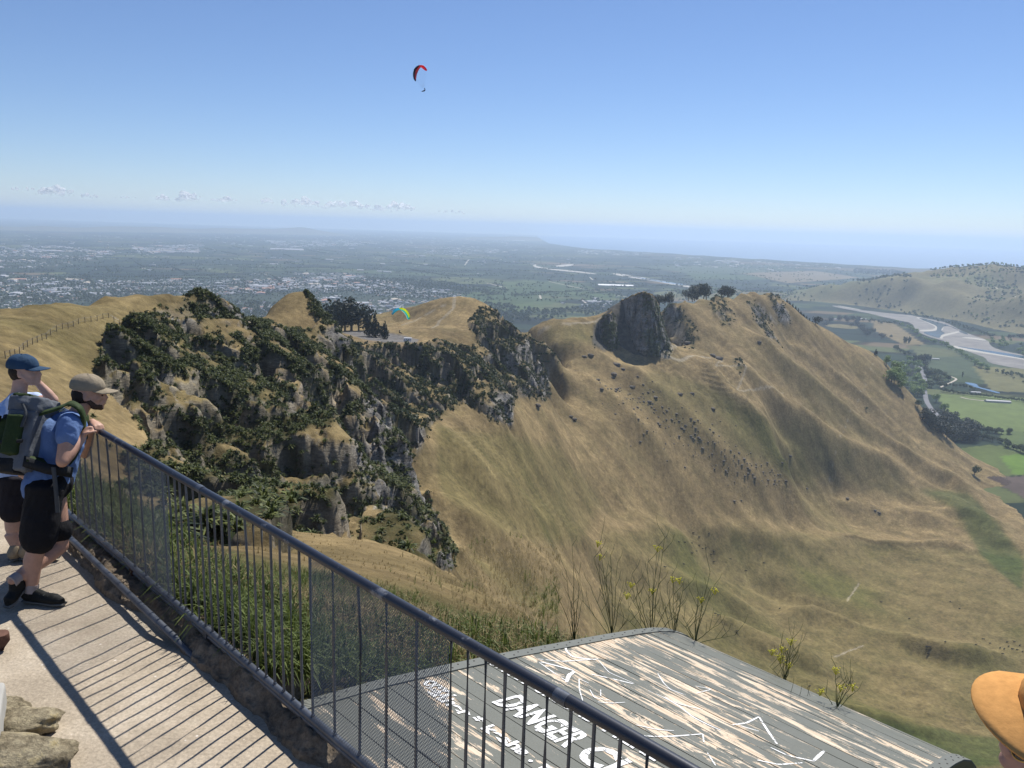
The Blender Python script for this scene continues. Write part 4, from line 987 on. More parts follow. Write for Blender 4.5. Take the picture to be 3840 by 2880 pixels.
for x, y, h, kd, lb in ((1065, 975, 24, 'willow', 'broad pale tree beside the road bend, upper of two'), (1115, 1050, 26, 'willow', 'broad pale tree beside the road bend, just above the dark grove'), (945, 1020, 17, 'round', 'single round tree left of the valley road at the slope foot'), (1315, 1455, 19, 'round', 'lone tree in the paddock corner at the foot of the hill'),
                        (740, 735, 20, 'willow', 'upper left tree of the pair on the lower hillside'), (795, 770, 22, 'willow', 'tree below the pair on the lower hillside'), (670, 670, 14, 'pine', 'lone slim tree on the dry lower hillside'), (1238, 812, 19, 'poplar', 'lone poplar between the two vineyard blocks'), (608, 1035, 5, 'round', 'small dark bush alone on the green slope'),
                        (875, 690, 13, 'willow', 'pale tree at the top of the roadside trees'), (1500, 100, 16, 'round', 'lone tree on the skyline hill above the river'), (265, 455, 20, 'cypress', 'dark tree where the far ridge meets the plain')):
    X, Y = c8(x, y); tree_at(X, Y, h, kd, lb, None)
for X0_, k_ in ((915, 3), (945, 3), (1000, 2), (1018, 2), (970, 2)):
    for i in range(k_): tree_at(*c8(X0_ + i * 9, 712 + rt.uniform(-6, 2)), 26 * rt.uniform(.85, 1.1), 'poplar', 'tall poplar in the row behind the long white shed', 'poplars behind the white shed', 26)
for i in range(6): tree_at(*c8(620 + i * 9, 520), 22, 'poplar', 'tall poplar beside the riverside farm', 'poplars beside the riverside farm', 20)
for x, y in ((870, 586), (862, 588), (855, 585), (885, 588), (893, 584)): tree_at(*c8(x, y), 26, 'poplar', 'tall poplar in the clump in front of the river', 'poplars in front of the river', 34)
tree_at(*c8(710, 560), 26, 'cypress', 'big dark tree in the dry farm paddock', None, 34); tree_at(*c8(770, 556), 12, 'round', 'low spreading tree beside the big dark paddock tree', None, 24)
line_trees([(790, 620), (830, 650), (890, 670)], 12, 'round', 15, 'dark shelter tree along the vineyard top edge', 'shelter trees above the vineyard', 1.1)
line_trees([(820, 470), (900, 500), (960, 550), (1050, 590), (1150, 620), (1250, 680), (1330, 740), (1400, 770)], 34, 'willow', 17, 'riverside willow on the near bank', 'willows along the near river bank', 1.35, 3)
line_trees([(460, 430), (560, 440), (700, 460), (820, 470)], 20, 'round', 16, 'bushy tree on the near bank upstream', 'trees along the upper near bank', 1.3, 3)
line_trees([(860, 395), (960, 410), (1080, 440), (1180, 470), (1280, 500)], 30, 'round', 14, 'bushy tree on the far river bank', 'trees along the far river bank', 1.4, 2.5)
line_trees([(1290, 510), (1340, 520), (1400, 545), (1450, 550)], 9, 'round', 19, 'tree in the clumps across the river', 'clumps of trees across the river', 1.2)
line_trees([(1540, 560), (1570, 560), (1620, 560), (1642, 555)], 6, 'cypress', 21, 'dark tree on the flat across the river', 'dark trees across the river', 1.1)
poly_trees(E8([(1420, 570), (1500, 560), (1642, 610), (1642, 690), (1580, 650), (1430, 600)]), 22, 'willow', 15, 'willow thicket tree across the river', 'willow thicket across the river', 1.4)
line_trees([(1100, 905), (1250, 930), (1450, 950), (1642, 975)], 34, 'round', 9, 'small avenue tree along the farm drive', 'avenue along the farm drive', 1.1, .6)
line_trees([(1150, 880), (1250, 880), (1310, 895)], 10, 'round', 12, 'orchard edge tree beside the pond', 'trees beside the pond', 1.2)
line_trees([(1380, 1170), (1450, 1180), (1560, 1185)], 12, 'round', 13, 'dark hedge tree south of the pasture', 'hedge trees south of the pasture', 1.2)
line_trees([(1370, 1220), (1480, 1240), (1560, 1280), (1642, 1310)], 11, 'round', 15, 'roadside tree casting a shadow on the lane', 'roadside trees by the lane', 1.2, 1.0)
poly_trees(E8([(1420, 770), (1642, 800), (1642, 860), (1500, 800)]), 20, 'round', 9, 'low scrubby tree beside the lower river flat', 'scrub by the lower river flat', 1.5)
line_trees([(300, 470), (420, 440), (520, 430), (560, 490), (640, 540)], 30, 'cypress', 21, 'dark shelter tree behind the shoulder of the ridge', 'dark trees behind the ridge shoulder', 1.2, 5)
for k, (X, Y, h) in enumerate(((712, 728, 17), (728, 726, 21), (745, 724, 23), (760, 722, 22), (775, 722, 19), (738, 732, 18), (758, 730, 17))):
    p = od(X, Y, 760); p[2] = land_z(p[0], p[1])[0]; tree_at(X, Y, h * 1.45, 'cypress', 'big dark cypress massed beside the car park', 'dark cypresses beside the car park', h * 1.5, p)
for X, Y, h, d, lb in ((797, 731, 23, 690, 'left of three dark conical pines by the car park'), (812, 733, 21, 680, 'middle of three dark conical pines by the car park'), (830, 740, 17, 655, 'right, smallest of three dark conical pines by the car park')):
    p = od(X, Y, d); p[2] = land_z(p[0], p[1])[0]; tree_at(X, Y, h, 'pine', lb, None, h * .95, p)
for X, Y, d, h, n_ in ((1410, 650, 1350, 20, 4), (1435, 648, 1350, 20, 4), (1490, 640, 1420, 19, 4), (1520, 636, 1440, 25, 5), (1560, 634, 1500, 22, 4)):
    for q in range(n_):
        p = od(X + rt.uniform(-16, 16), Y, d + rt.uniform(-15, 15)); p[2] = od(X, Y + 5, d)[2] - 3
        tree_at(X, Y, h * rt.uniform(.8, 1.1), 'cypress', 'dark pine standing behind the crest of the ridge', 'pines behind the ridge crest', h * 1.15, p)
for k in range(12):
    p = od(1700 + k * 6, 652 + k * 5.2, 1640 + k * 8); p[2] -= 9; tree_at(0, 0, 17, 'pine', 'dark pine on the back slope of the far ridge', 'pines on the back slope', 14, p)
print('trees', len(TREES))
ordT = sorted(range(len(TREES)), key=lambda k: -TREES[k][1] / np.hypot(*TREES[k][0][:2]))
cnt = 0; restT = []
for k in ordT:
    p, h, wd, kd, lb, gr = TREES[k]; z = max(ground(p[0], p[1])[0], p[2] if p[2] > PLAIN + 5 else PLAIN)
    if cnt >= 300: restT.append((p[0], p[1], z, h, wd, kd)); continue
    cnt += 1; v_ = int(rt.integers(0, 3)); rz = rt.uniform(0, 6.28)
    e = empty('tree' if kd in ('round', 'willow') else {'poplar': 'poplar_tree', 'pine': 'pine_tree', 'cypress': 'cypress_tree'}[kd], (p[0], p[1], z)); e.rotation_euler = (0, 0, rz); e.scale = (wd, wd, h)
    tag(e, lb, 'tree', gr)
    c = TPRO[kd][v_].copy(); COL.objects.link(c); c.parent = e; c.name = 'crown'
    c = TRK[kd].copy(); COL.objects.link(c); c.parent = e; c.name = 'trunk'
for kd in KM:
    for o in TPRO[kd]: bpy.data.objects.remove(o)
    bpy.data.objects.remove(TRK[kd])
# trees too many to single out: hedgerows, far woods, bush on the far hills, town gardens
FT = {kd: [] for kd in KM}
for x, y, z, h, wd, kd in restT: FT[kd].append((x, y, z, h))
def fill_far(poly, n, kind, h, zmode=None):
    P = np.array([oz(X, Y, PLAIN)[:2] for X, Y in poly]); x0, y0 = P.min(0); x1, y1 = P.max(0); k = 0; g = 0
    while k < n and g < 80:
        g += 1; xs = rt.uniform(x0, x1, 400); ys = rt.uniform(y0, y1, 400); m = inpoly(xs, ys, P)
        if zmode is not None: m &= fbm(xs / zmode, ys / zmode, oct=3, seed=5) > .05
        xs, ys = xs[m][:n - k], ys[m][:n - k]; zs = ground(xs, ys); k += len(xs)
        FT[kind] += [(a, b, c, h * rt.uniform(.7, 1.2)) for a, b, c in zip(xs, ys, zs)]
c5 = lambda L_: [C5(*p) for p in L_]
fill_far(c5([(0, 210), (480, 180), (700, 230), (1000, 240), (780, 340), (500, 460), (700, 470), (600, 560), (0, 480)]), 900, 'round', 15)
fill_far(c5([(480, 130), (700, 100), (1100, 90), (1240, 120), (1100, 165), (700, 190), (480, 200)]), 420, 'cypress', 18)
fill_far(c5([(0, 30), (560, 50), (620, 100), (300, 105), (0, 90)]), 260, 'cypress', 17)
fill_far([C2(*p) for p in [(0, 520), (200, 490), (600, 510), (780, 540), (1040, 590), (960, 600), (600, 560), (300, 530)]], 420, 'round', 14)
fill_far([(430, 640), (560, 655), (700, 660), (860, 690), (1000, 655), (1100, 660), (1130, 690), (1000, 700), (700, 720), (500, 700)], 1100, 'round', 15)
fill_far([(1090, 660), (1180, 672), (1320, 655), (1400, 640), (1330, 680), (1200, 690), (1100, 700)], 300, 'round', 14)
fill_far([(-60, 640), (200, 636), (480, 620), (480, 640), (200, 665), (-60, 690)], 500, 'round', 11)
for _ in range(95):
    X, Y = rt.uniform(-40, 1500), 520 + 130 * rt.random() ** .8; a = rt.uniform(-.12, .12)
    if Y > 640 - .0 * X or (X > 1200 and Y < 545 + (X - 1200) * .05): continue
    L0 = oz(X, Y, PLAIN); ang = rt.choice([.55, .55 + math.pi / 2]) + rt.normal() * .08; ln = rt.uniform(150, 900); n_ = int(ln / 16)
    for q in range(n_): FT['round'].append((L0[0] + math.cos(ang) * q * 16, L0[1] + math.sin(ang) * q * 16, PLAIN, rt.uniform(8, 15)))
for _ in range(2600):
    X, Y = rt.uniform(-40, 1900), 512 + 140 * rt.random() ** .7
    p = oz(X, Y, PLAIN)
    if np.hypot(p[0], p[1]) < rcoast(np.array([math.atan2(p[0], p[1])]))[0] - 200: 
        for q in range(int(rt.integers(1, 4))): FT['round'].append((p[0] + rt.normal() * 25, p[1] + rt.normal() * 25, ground(p[0], p[1])[0], rt.uniform(7, 14)))
for poly in TOWNS[:3]:
    fill_far(poly, 900, 'round', 8)
# bush in the folds of the far hills
xs = rt.uniform(1000, 4200, 22000); ys = rt.uniform(2600, 5600, 22000); m = (fbm(xs / 330, ys / 330, oct=3, seed=91) > .14); xs, ys = xs[m], ys[m]; zs = ground(xs, ys); m = zs > PLAIN + 6
for a, b, c in list(zip(xs[m], ys[m], zs[m]))[:5200]: FT['willow' if rt.random() < .3 else 'round'].append((a, b, c, rt.uniform(7, 13)))
for kd, nm, lb in (('round', 'far_woodland', 'far trees of the plain, gardens and hills'), ('cypress', 'far_plantation', 'dark far plantation blocks across the river'), ('willow', 'far_scrub', 'pale far trees on the hills across the river'), ('poplar', 'far_poplars', 'far poplars'), ('pine', 'far_pines', 'far pines')):
    A = np.array(FT[kd]) if FT[kd] else None
    if A is None: continue
    print(nm, len(A)); o = multi(nm, TLOW[kd], A[:, :3], A[:, 3] * 1.25, rt.uniform(0, 6.28, len(A)), rt.integers(0, 3, len(A)), KM[kd]); tag(o, lb, 'trees', None, 'stuff')

# tussock that breaks the skyline and textures the near dry slopes
dens = (1 - cl) * smooth(8, 20, GR) * (GR < 75) * inframe * .45 * np.clip(60 / GR, .06, 2.0) ** 1.3
i_, j_, P_, r_ = scatter(dens, 105); P_[:, 2] -= .03; print('tussock', len(P_))
TUS = []
for _ in range(4):
    V, Fq, S = flax_geo(R_, 9); V = V * np.array([.5, .5, .9]); V[:, :2] *= 1.0; TUS.append((V, Fq, S))
m_tus = leafmat('dry_tussock', (.22, .165, .075), (.42, .33, .17), .8, .1, .5)
o = multi('dry_tussock', TUS, P_, r_.uniform(.15, .38, len(P_)) * np.clip(np.hypot(P_[:, 0], P_[:, 1]) / 60, .8, 2.6), r_.uniform(0, 6.28, len(P_)), r_.integers(0, 4, len(P_)), m_tus)
tag(o, 'dry straw coloured tussock over the near slopes', 'grass', None, 'stuff')

# ================================================================== THE LOOKOUT: path, bank, railing, ramp
FA = np.array([.7128, -.7014]); FB = np.array([.7014, .7128])
T1 = np.array([-3.0465, 5.598]); RAILZ = 1.05; BOTZ = .16
def fp(s, z, off=0.0): q = T1 + FA * s + FB * off; return np.array([q[0], q[1], z])
def s_at(srcx, z=RAILZ):
    lo, hi = -2.0, 6.5
    for _ in range(50):
        m = (lo + hi) / 2; p = fp(m, z); x = proj(*p)[0] * 3.75
        if x < srcx: lo = m
        else: hi = m
    return lo
# --- path
m_path, t = newmat('path_concrete'); v = coord(t)
n1_ = noise(t, v, 2.2, 6, .65); n2_ = noise(t, v, 60, 4, .7); vo = t.nodes.new('ShaderNodeTexVoronoi'); vo.inputs['Scale'].default_value = 45; L(t, v, vo.inputs['Vector'])
peb = ramp(t, vo.outputs['Distance'], [(0.0, 1.12), (.25, 1.03), (.5, .94)])
c = ramp(t, n1_, [(.3, (.30, .25, .185)), (.5, (.40, .335, .25)), (.72, (.48, .41, .315))]); c = mixc(t, .8, c, ramp(t, n2_, [(.3, .72), (.7, 1.25)]), 'MULTIPLY'); c = mixc(t, .6, c, peb, 'MULTIPLY')
v2 = t.nodes.new('ShaderNodeTexVoronoi'); v2.inputs['Scale'].default_value = 9; L(t, v, v2.inputs['Vector'])
chip = ramp(t, v2.outputs['Distance'], [(.045, 1.0), (.07, 0.0)]); c = mixc(t, chip, c, (.62, .57, .5))
finish(t, c, .95, mathn(t, 'ADD', mathn(t, 'ADD', n2_, mathn(t, 'MULTIPLY', n1_, 2.0)), vo.outputs['Distance']), .4, .007, .15)
m_dirt, t = newmat('dry_dirt'); v = coord(t); n1_ = noise(t, v, 6, 8, .75); n2_ = noise(t, v, 40, 5, .7)
c = mixc(t, .8, ramp(t, n1_, [(.3, (.10, .075, .052)), (.55, (.24, .19, .135)), (.72, (.36, .30, .22))]), ramp(t, n2_, [(.3, .6), (.7, 1.3)]), 'MULTIPLY')
finish(t, c, .97, mathn(t, 'ADD', n1_, mathn(t, 'MULTIPLY', n2_, .4)), .9, .04, .1)
def gridsheet(name, o0, ux, uy, nx_, ny_, fz, mat):
    u, w_ = np.meshgrid(np.linspace(0, 1, nx_), np.linspace(0, 1, ny_)); P = o0[None, None] + u[..., None] * ux + w_[..., None] * uy
    Z = fz(P[..., 0], P[..., 1]); V = np.concatenate([P, Z[..., None]], -1).reshape(-1, 3); ii = np.arange(nx_ * ny_).reshape(ny_, nx_)
    return mesh_np(name, V, np.stack([ii[:-1, :-1], ii[:-1, 1:], ii[1:, 1:], ii[1:, :-1]], -1).reshape(-1, 4), mat, None, True)
def fcoord(x, y): dx, dy = x - T1[0], y - T1[1]; return dx * FA[0] + dy * FA[1], dx * FB[0] + dy * FB[1]
def path_z(x, y):
    a, b_ = fcoord(x, y); return .012 * fbm(x * 1.4, y * 1.4, oct=3, seed=3) + .004 * fbm(x * 9, y * 9, oct=2, seed=4)
o = gridsheet('footpath', T1 - FA * 3.5 - FB * 4.2, FA * 10.5, FB * 4.22, 260, 130, path_z, m_path); tag(o, kind='structure')
# dirt bank the railing stands on: edge line worn irregular
def bank_edge(a, b_=0): return -.09 - .10 * fbm(a * 2.3, a * 0 + b_ * 1.5, oct=6, seed=6, gain=.62) - .05 * smooth(2.2, .2, a) - .02 * np.sin(a * 3)
na_, nb_ = 900, 90
aa = np.linspace(-3.4, 7, na_)[:, None] * np.ones((1, nb_)); ub = np.linspace(0, 1, nb_)[None, :] * np.ones((na_, 1))
eb = bank_edge(aa); bb = eb + ub ** 1.5 * (1.05 - eb)
qx = T1[0] + aa * FA[0] + bb * FB[0]; qy = T1[1] + aa * FA[1] + bb * FB[1]
hb = .135 * (.45 * smooth(0, .02, bb - eb) + .55 * smooth(.01, .11, bb - eb + .03 * fbm(qx * 12, qy * 12, oct=3, seed=17))) * (1 + .30 * fbm(qx * 4, qy * 4, oct=3, seed=7)) - .03 + .026 * smooth(-.02, .05, bb - eb) * fbm(qx * 16, qy * 16, oct=5, seed=8, gain=.65) - smooth(.10, 1.0, bb) * .52 - smooth(2.15, 2.4, aa) * smooth(.035, .10, bb) * .45
V = np.stack([qx, qy, hb], -1).reshape(-1, 3); ii = np.arange(na_ * nb_).reshape(na_, nb_)
o = mesh_np('dirt_bank', V, np.stack([ii[:-1, :-1], ii[1:, :-1], ii[1:, 1:], ii[:-1, 1:]], -1).reshape(-1, 4), m_dirt, None, True); tag(o, kind='structure')
# --- railing
m_galv, t = newmat('galvanised_steel'); v = coord(t); n1_ = noise(t, v, 9, 5, .65); n2_ = noise(t, v, 90, 3, .6)
c = ramp(t, n1_, [(.3, (.055, .062, .075)), (.6, (.10, .11, .13)), (.8, (.20, .215, .24))]); finish(t, mixc(t, .4, c, ramp(t, n2_, [(.3, .7), (.7, 1.3)]), 'MULTIPLY'), .42, n2_, .15, .002, .5, .35)
m_rail, t = newmat('rail_paint'); v = coord(t); n1_ = noise(t, v, 7, 6, .7)
c = mixc(t, ramp(t, n1_, [(.60, 0.), (.66, 1.)]), (.026, .030, .042), (.16, .165, .18)); finish(t, c, .38, noise(t, v, 120, 3), .12, .001, .5, .2)
m_rust = simple('rust', (.12, .055, .03), .9, .2, .4, 20)
m_mesh, t = newmat('expanded_mesh'); finish(t, (.15, .16, .175), .5, None, spec=.5, metal=.3)
rail = empty('railing', fp(2.5, 0)); tag(rail, 'blue grey steel railing with thin bars and two mesh panels along the path edge', 'railing')
def rel(o): o.parent = rail; o.matrix_parent_inverse = Matrix.Translation(-Vector(rail.location)); return o
S_END = 6.3; SL_ = s_at(215)
b = MB(); b.tube([fp(s, RAILZ + .0015 * math.sin(s * 3)) for s in np.linspace(SL_, S_END, 40)], .0228, 14); rel(b.build('top_rail', m_rail, None, True))
for s in (s_at(753), s_at(2110)): b = MB(); b.tube([fp(s - .028, RAILZ), fp(s + .028, RAILZ)], .0246, 14); rel(b.build('rail_sleeve', m_galv, None, True))
b = MB(); b.tube([fp(s, BOTZ) for s in np.linspace(SL_, S_END, 30)], .021, 12); rel(b.build('bottom_rail', m_galv, None, True))
b = MB(); b.tube([fp(s, BOTZ - .046, .012) for s in np.linspace(SL_, S_END, 30)], .019, 10); 
rel(b.build('lower_bottom_rail', m_galv, None, True))
p0 = s2z(255, 2010, .09); p1 = s2z(571, 2312, .09); dv = (p1 - p0); b = MB(); b.tube([p0 - dv * .6, p0, p0 + dv * .5, p1, p1 + dv * .15 + np.array([.01, .02, -.03]), p1 + dv * .4 + np.array([.06, .06, -.14])], .022, 12); rel(b.build('drain_pipe', m_galv, None, True))
tops = [240, 262, 286, 307, 333, 363, 397, 436, 477, 518, 561, 605, 627, 652, 671, 694.5, 721.5, 747, 772, 799, 827, 855, 886, 916, 948, 980, 1013, 1047, 1083.5, 1120.5, 1161, 1247, 1342, 1449, 1563, 1693, 1756, 1823, 1896, 1972, 2054, 2143, 2231, 2329, 2430, 2545]
SB = [s_at(x) for x in tops]; r7 = random.Random(4)
left_ = []
for s in left_[::-1] + SB:
    wob = r7.uniform(-.004, .004); bent = .018 if r7.random() < .12 else 0; b = MB()
    b.tube([fp(s + wob, BOTZ + .008, 0), fp(s + wob * .5 + bent * .4, .45), fp(s + bent, .75), fp(s, RAILZ - .012)], .0068, 8); rel(b.build('baluster', m_galv, None, True))
b = MB()
for s in SB: b.ell(fp(s, BOTZ + .022), (.011, .011, .009), None, 8, 5)
rel(b.build('weld_beads', m_galv, None, True))
for s, zz in ((SB[17], 0), (s_at(2110), 0), (.55, 0)):
    b = MB(); b.box(fp(s, .05, .01), (.022, .022, .12), np.array([[FA[0], FB[0], 0], [FA[1], FB[1], 0], [0, 0, 1]])); rel(b.build('foot_bracket', m_rust if zz == 0 and s < 1 else m_galv, None))
def mesh_panel(s0, s1, dz_, da_, w_):
    """expanded steel: rows of flattened diamonds, real strands"""
    z0, z1 = BOTZ + .012, RAILZ - .02; nz_ = int((z1 - z0) / dz_); na2 = int((s1 - s0) / da_); da = (s1 - s0) / na2; dz1 = (z1 - z0) / nz_
    V = []; Fq = []
    off = -.010
    for k in range(nz_):
        for i in range(na2):
            a0 = s0 + (i + (.5 if k % 2 else 0)) * da; z = z0 + k * dz1
            for (x0, y0, x1, y1) in ((a0, z, a0 + da / 2, z + dz1), (a0 + da / 2, z + dz1, a0 + da, z)):
                if x1 > s1 + .001: continue
                n = len(V); bow = .012 * math.sin(math.pi * (x0 - s0) / (s1 - s0)) * math.sin(math.pi * (y0 - z0) / (z1 - z0)) * 1.2
                V += [fp(x0, y0 - w_, off + bow - .001), fp(x0, y0 + w_, off + bow + .001), fp(x1, y1 + w_, off + bow + .001), fp(x1, y1 - w_, off + bow - .001)]; Fq.append([n, n + 1, n + 2, n + 3])
    return rel(mesh_np('mesh_panel', np.array(V), np.array(Fq), m_mesh))
mesh_panel(SB[1], SB[12], .0125, .024, .0030); mesh_panel(SB[30], SB[35], .0088, .0170, .0016)
# return of the railing behind the two men
cz = [s2(x, y, 6.9)[2] for x, y in ((4, 1780), (4, 1860), (4, 1992))]
corner = fp(-.6, 0); e2 = empty('railing', (corner[0] - 1.6, corner[1] + 1.0, 0)); tag(e2, 'short steel railing section behind the man in the white shirt', 'railing')
for nm, z, rr_2 in (('top_rail', cz[0], .02), ('middle_rail', cz[1], .018), ('middle_rail', cz[1] - .06, .018), ('bottom_rail', cz[2], .018)):
    a_ = s2(-420, 1780, 7.6); b_ = s2(60, 1780, 6.75); b = MB(); b.tube([(a_[0], a_[1], z), (b_[0], b_[1], z)], rr_2, 10); o = b.build(nm, m_galv, None, True); o.parent = e2; o.matrix_parent_inverse = Matrix.Translation(-Vector(e2.location))
for x in (-300, -160, 4, 52):
    p = s2(x, 1780, 6.9 - (x - 4) * .0017); b = MB(); b.tube([(p[0], p[1], cz[0]), (p[0], p[1], -.45)], .008 if x in (-160, 4) else .02, 8); o = b.build('baluster' if x == 4 else 'post', m_rust if x == 4 else m_galv, None, True); o.parent = e2; o.matrix_parent_inverse = Matrix.Translation(-Vector(e2.location))

# --- launch ramp
DT = [-.12, .6, 1.16, 1.7, 2.28, 2.8, 3.34, 3.62, 3.86, 4.1, 4.32, 4.5, 4.66]; DZ = [-.085, -.205, -.326, -.45, -.594, -.722, -.862, -.945, -1.035, -1.165, -1.34, -1.54, -1.80]
DO = Vector((-1.17, 4.01, 0)); DW = 2.45
def dz_at(t_):
    # smooth interpolation
    ts = np.array(DT); zs = np.array(DZ); return np.interp(t_, ts, zs)
Rm = Matrix(((FA[0], FB[0], 0), (FA[1], FB[1], 0), (0, 0, 1))).to_4x4(); Rm.translation = DO
ramp_o = empty('launch_ramp'); ramp_o.matrix_world = Rm
tag(ramp_o, 'weathered grey green plank ramp curving over the edge, painted with white warnings', 'ramp')
m_deck, t = newmat('peeling_paint'); v = coord(t)
pa = t.nodes.new('ShaderNodeAttribute'); pa.attribute_name = 'plank'
vv = t.nodes.new('ShaderNodeVectorMath'); vv.operation = 'ADD'; L(t, v, vv.inputs[0]); cmb = t.nodes.new('ShaderNodeCombineXYZ'); L(t, mathn(t, 'MULTIPLY', pa.outputs['Fac'], 7.0), cmb.inputs[2]); L(t, mathn(t, 'MULTIPLY', pa.outputs['Fac'], 3.0), cmb.inputs[0]); L(t, cmb.outputs[0], vv.inputs[1])
st = mapping(t, vv.outputs[0], (1.5, 9, 1)); nA = noise(t, st, 1.0, 10, .74, .7)
big_ = noise(t, mapping(t, v, (1, 1, 0)), 1.3, 3, .6); sepv = t.nodes.new('ShaderNodeSeparateXYZ'); L(t, v, sepv.inputs[0])
tfade = ramp(t, mathn(t, 'MULTIPLY', sepv.outputs[1], .25), [(.0, .02), (.36, .03), (.5, .085), (.8, .075), (.93, .0), (1.0, -.12)])
mask = mathn(t, 'ADD', mathn(t, 'ADD', nA, mathn(t, 'MULTIPLY', big_, .30)), tfade)
pm = ramp(t, mask, [(.752, 0.0), (.758, 1.0)], 'LINEAR')
grain = noise(t, mapping(t, vv.outputs[0], (2.5, 42, 2)), 1.0, 6, .7)
wood = ramp(t, grain, [(.25, (.30, .21, .13)), (.45, (.52, .41, .29)), (.6, (.66, .55, .42)), (.8, (.55, .40, .22))])
paint = mixc(t, noise(t, v, 5, 4, .6), (.12, .125, .10), (.16, .16, .135)); paint = mixc(t, .5, paint, ramp(t, noise(t, v, 80, 4, .7), [(.3, .8), (.7, 1.15)]), 'MULTIPLY')
crack = ramp(t, noise(t, mapping(t, vv.outputs[0], (.8, 26, 1)), 1.0, 3, .5), [(.72, 1.0), (.75, .4)]); paint = mixc(t, 1.0, paint, crack, 'MULTIPLY')
col = mixc(t, pm, paint, wood)
finish(t, col, mathn(t, 'ADD', mathn(t, 'MULTIPLY', pm, .3), .48), mathn(t, 'ADD', mathn(t, 'MULTIPLY', grain, .15), mathn(t, 'MULTIPLY', pm, -.5)), .18, .0015, .25)
b = MB(); pv_ = []; t0 = -.10; wpl = .142; rk_ = random.Random(8); k = 0
while t0 < 4.62:
    t1_ = min(t0 + wpl - .007, 4.66); za, zb = dz_at(t0), dz_at(t1_); dzp = rk_.uniform(-.0015, .0015); nx2 = 26; xs = np.linspace(0, DW, nx2); V = []
    for x in xs:
        wv = .0012 * math.sin(x * 5 + k); V += [(x, t0, za + dzp + wv), (x, t1_, zb + dzp + wv), (x, t1_, zb - .03), (x, t0, za - .03)]
    Fq = [[i * 4 + j, (i + 1) * 4 + j, (i + 1) * 4 + (j + 1) % 4, i * 4 + (j + 1) % 4] for i in range(nx2 - 1) for j in range(4)] + [[0, 1, 2, 3], [(nx2 - 1) * 4 + 3, (nx2 - 1) * 4 + 2, (nx2 - 1) * 4 + 1, (nx2 - 1) * 4]]
    b.add(V, Fq); pv_ += [rk_.random()] * len(V); t0 += wpl; k += 1
b.build('deck_boards', m_deck, ramp_o, False, {'plank': np.array(pv_)})
m_strip, t = newmat('edge_strip_paint'); v = coord(t)
finish(t, mixc(t, noise(t, v, 14, 6, .7), (.105, .112, .096), (.15, .155, .135)), .6, noise(t, v, 60, 4), .2, .003, .35)
m_nail = simple('nail_head', (.03, .028, .026), .7, .3, .2, 50)
for x0, x1 in ((-.035, .055), (DW - .05, DW + .04)):
    b = MB(); tf = np.linspace(-.10, 4.66, 60); V = []
    for t_ in tf:
        z = dz_at(t_); V += [(x0, t_, z + .009), (x1, t_, z + .009), (x1, t_, z - .004), (x0, t_, z - .15)]
    b.add(V, [[i * 4 + j, i * 4 + (j + 1) % 4, (i + 1) * 4 + (j + 1) % 4, (i + 1) * 4 + j] for i in range(59) for j in range(4)]); b.add(np.array(V[:4]), [[0, 1, 2, 3]])
    for i in range(62):
        t_ = .05 + i * .074; z = dz_at(t_) + .0105; b.ell((x0 + .03 + .03 * (i % 2), t_, z), (.007, .007, .002), None, 8, 4, 1)
    b.build('edge_strip', [m_strip, m_nail], ramp_o)
m_beam = simple('ramp_timber', (.17, .14, .10), .9, .2, .3, 9)
for x in (.18, 1.2, 2.25):
    b = MB(); V = []
    for t_ in np.linspace(.03, 4.3, 24): z = dz_at(t_); V += [(x - .04, t_, z - .032), (x + .04, t_, z - .032), (x + .04, t_, z - .2), (x - .04, t_, z - .2)]
    b.add(V, [[i * 4 + j, i * 4 + (j + 1) % 4, (i + 1) * 4 + (j + 1) % 4, (i + 1) * 4 + j] for i in range(23) for j in range(4)])
    for t_ in (1.2, 2.6, 3.9): b.tube([(x, t_, dz_at(t_) - .15), (x, t_, dz_at(t_) - 2.4)], .06, 8)
    b.build('bearer', m_beam, ramp_o)
b = MB(); b.box((DW / 2, -.125, -.15), (DW / 2 + .02, .02, .06)); b.build('kerb_timber', m_beam, ramp_o)
m_white, t = newmat('white_paint'); v = coord(t); tr = t.nodes.new('ShaderNodeBsdfTransparent')
bs = finish(t, (.80, .80, .78), .55, noise(t, v, 60, 4), .2, .001, .4)
mx = t.nodes.new('ShaderNodeMixShader'); o_ = [n for n in t.nodes if n.type == 'OUTPUT_MATERIAL'][0]; L(t, ramp(t, noise(t, mapping(t, v, (8, 50, 1)), 1, 6, .7), [(.40, 0.0), (.44, 1.0)]), mx.inputs[0]); L(t, tr.outputs[0], mx.inputs[1]); L(t, bs.outputs[0], mx.inputs[2]); L(t, mx.outputs[0], o_.inputs[0])
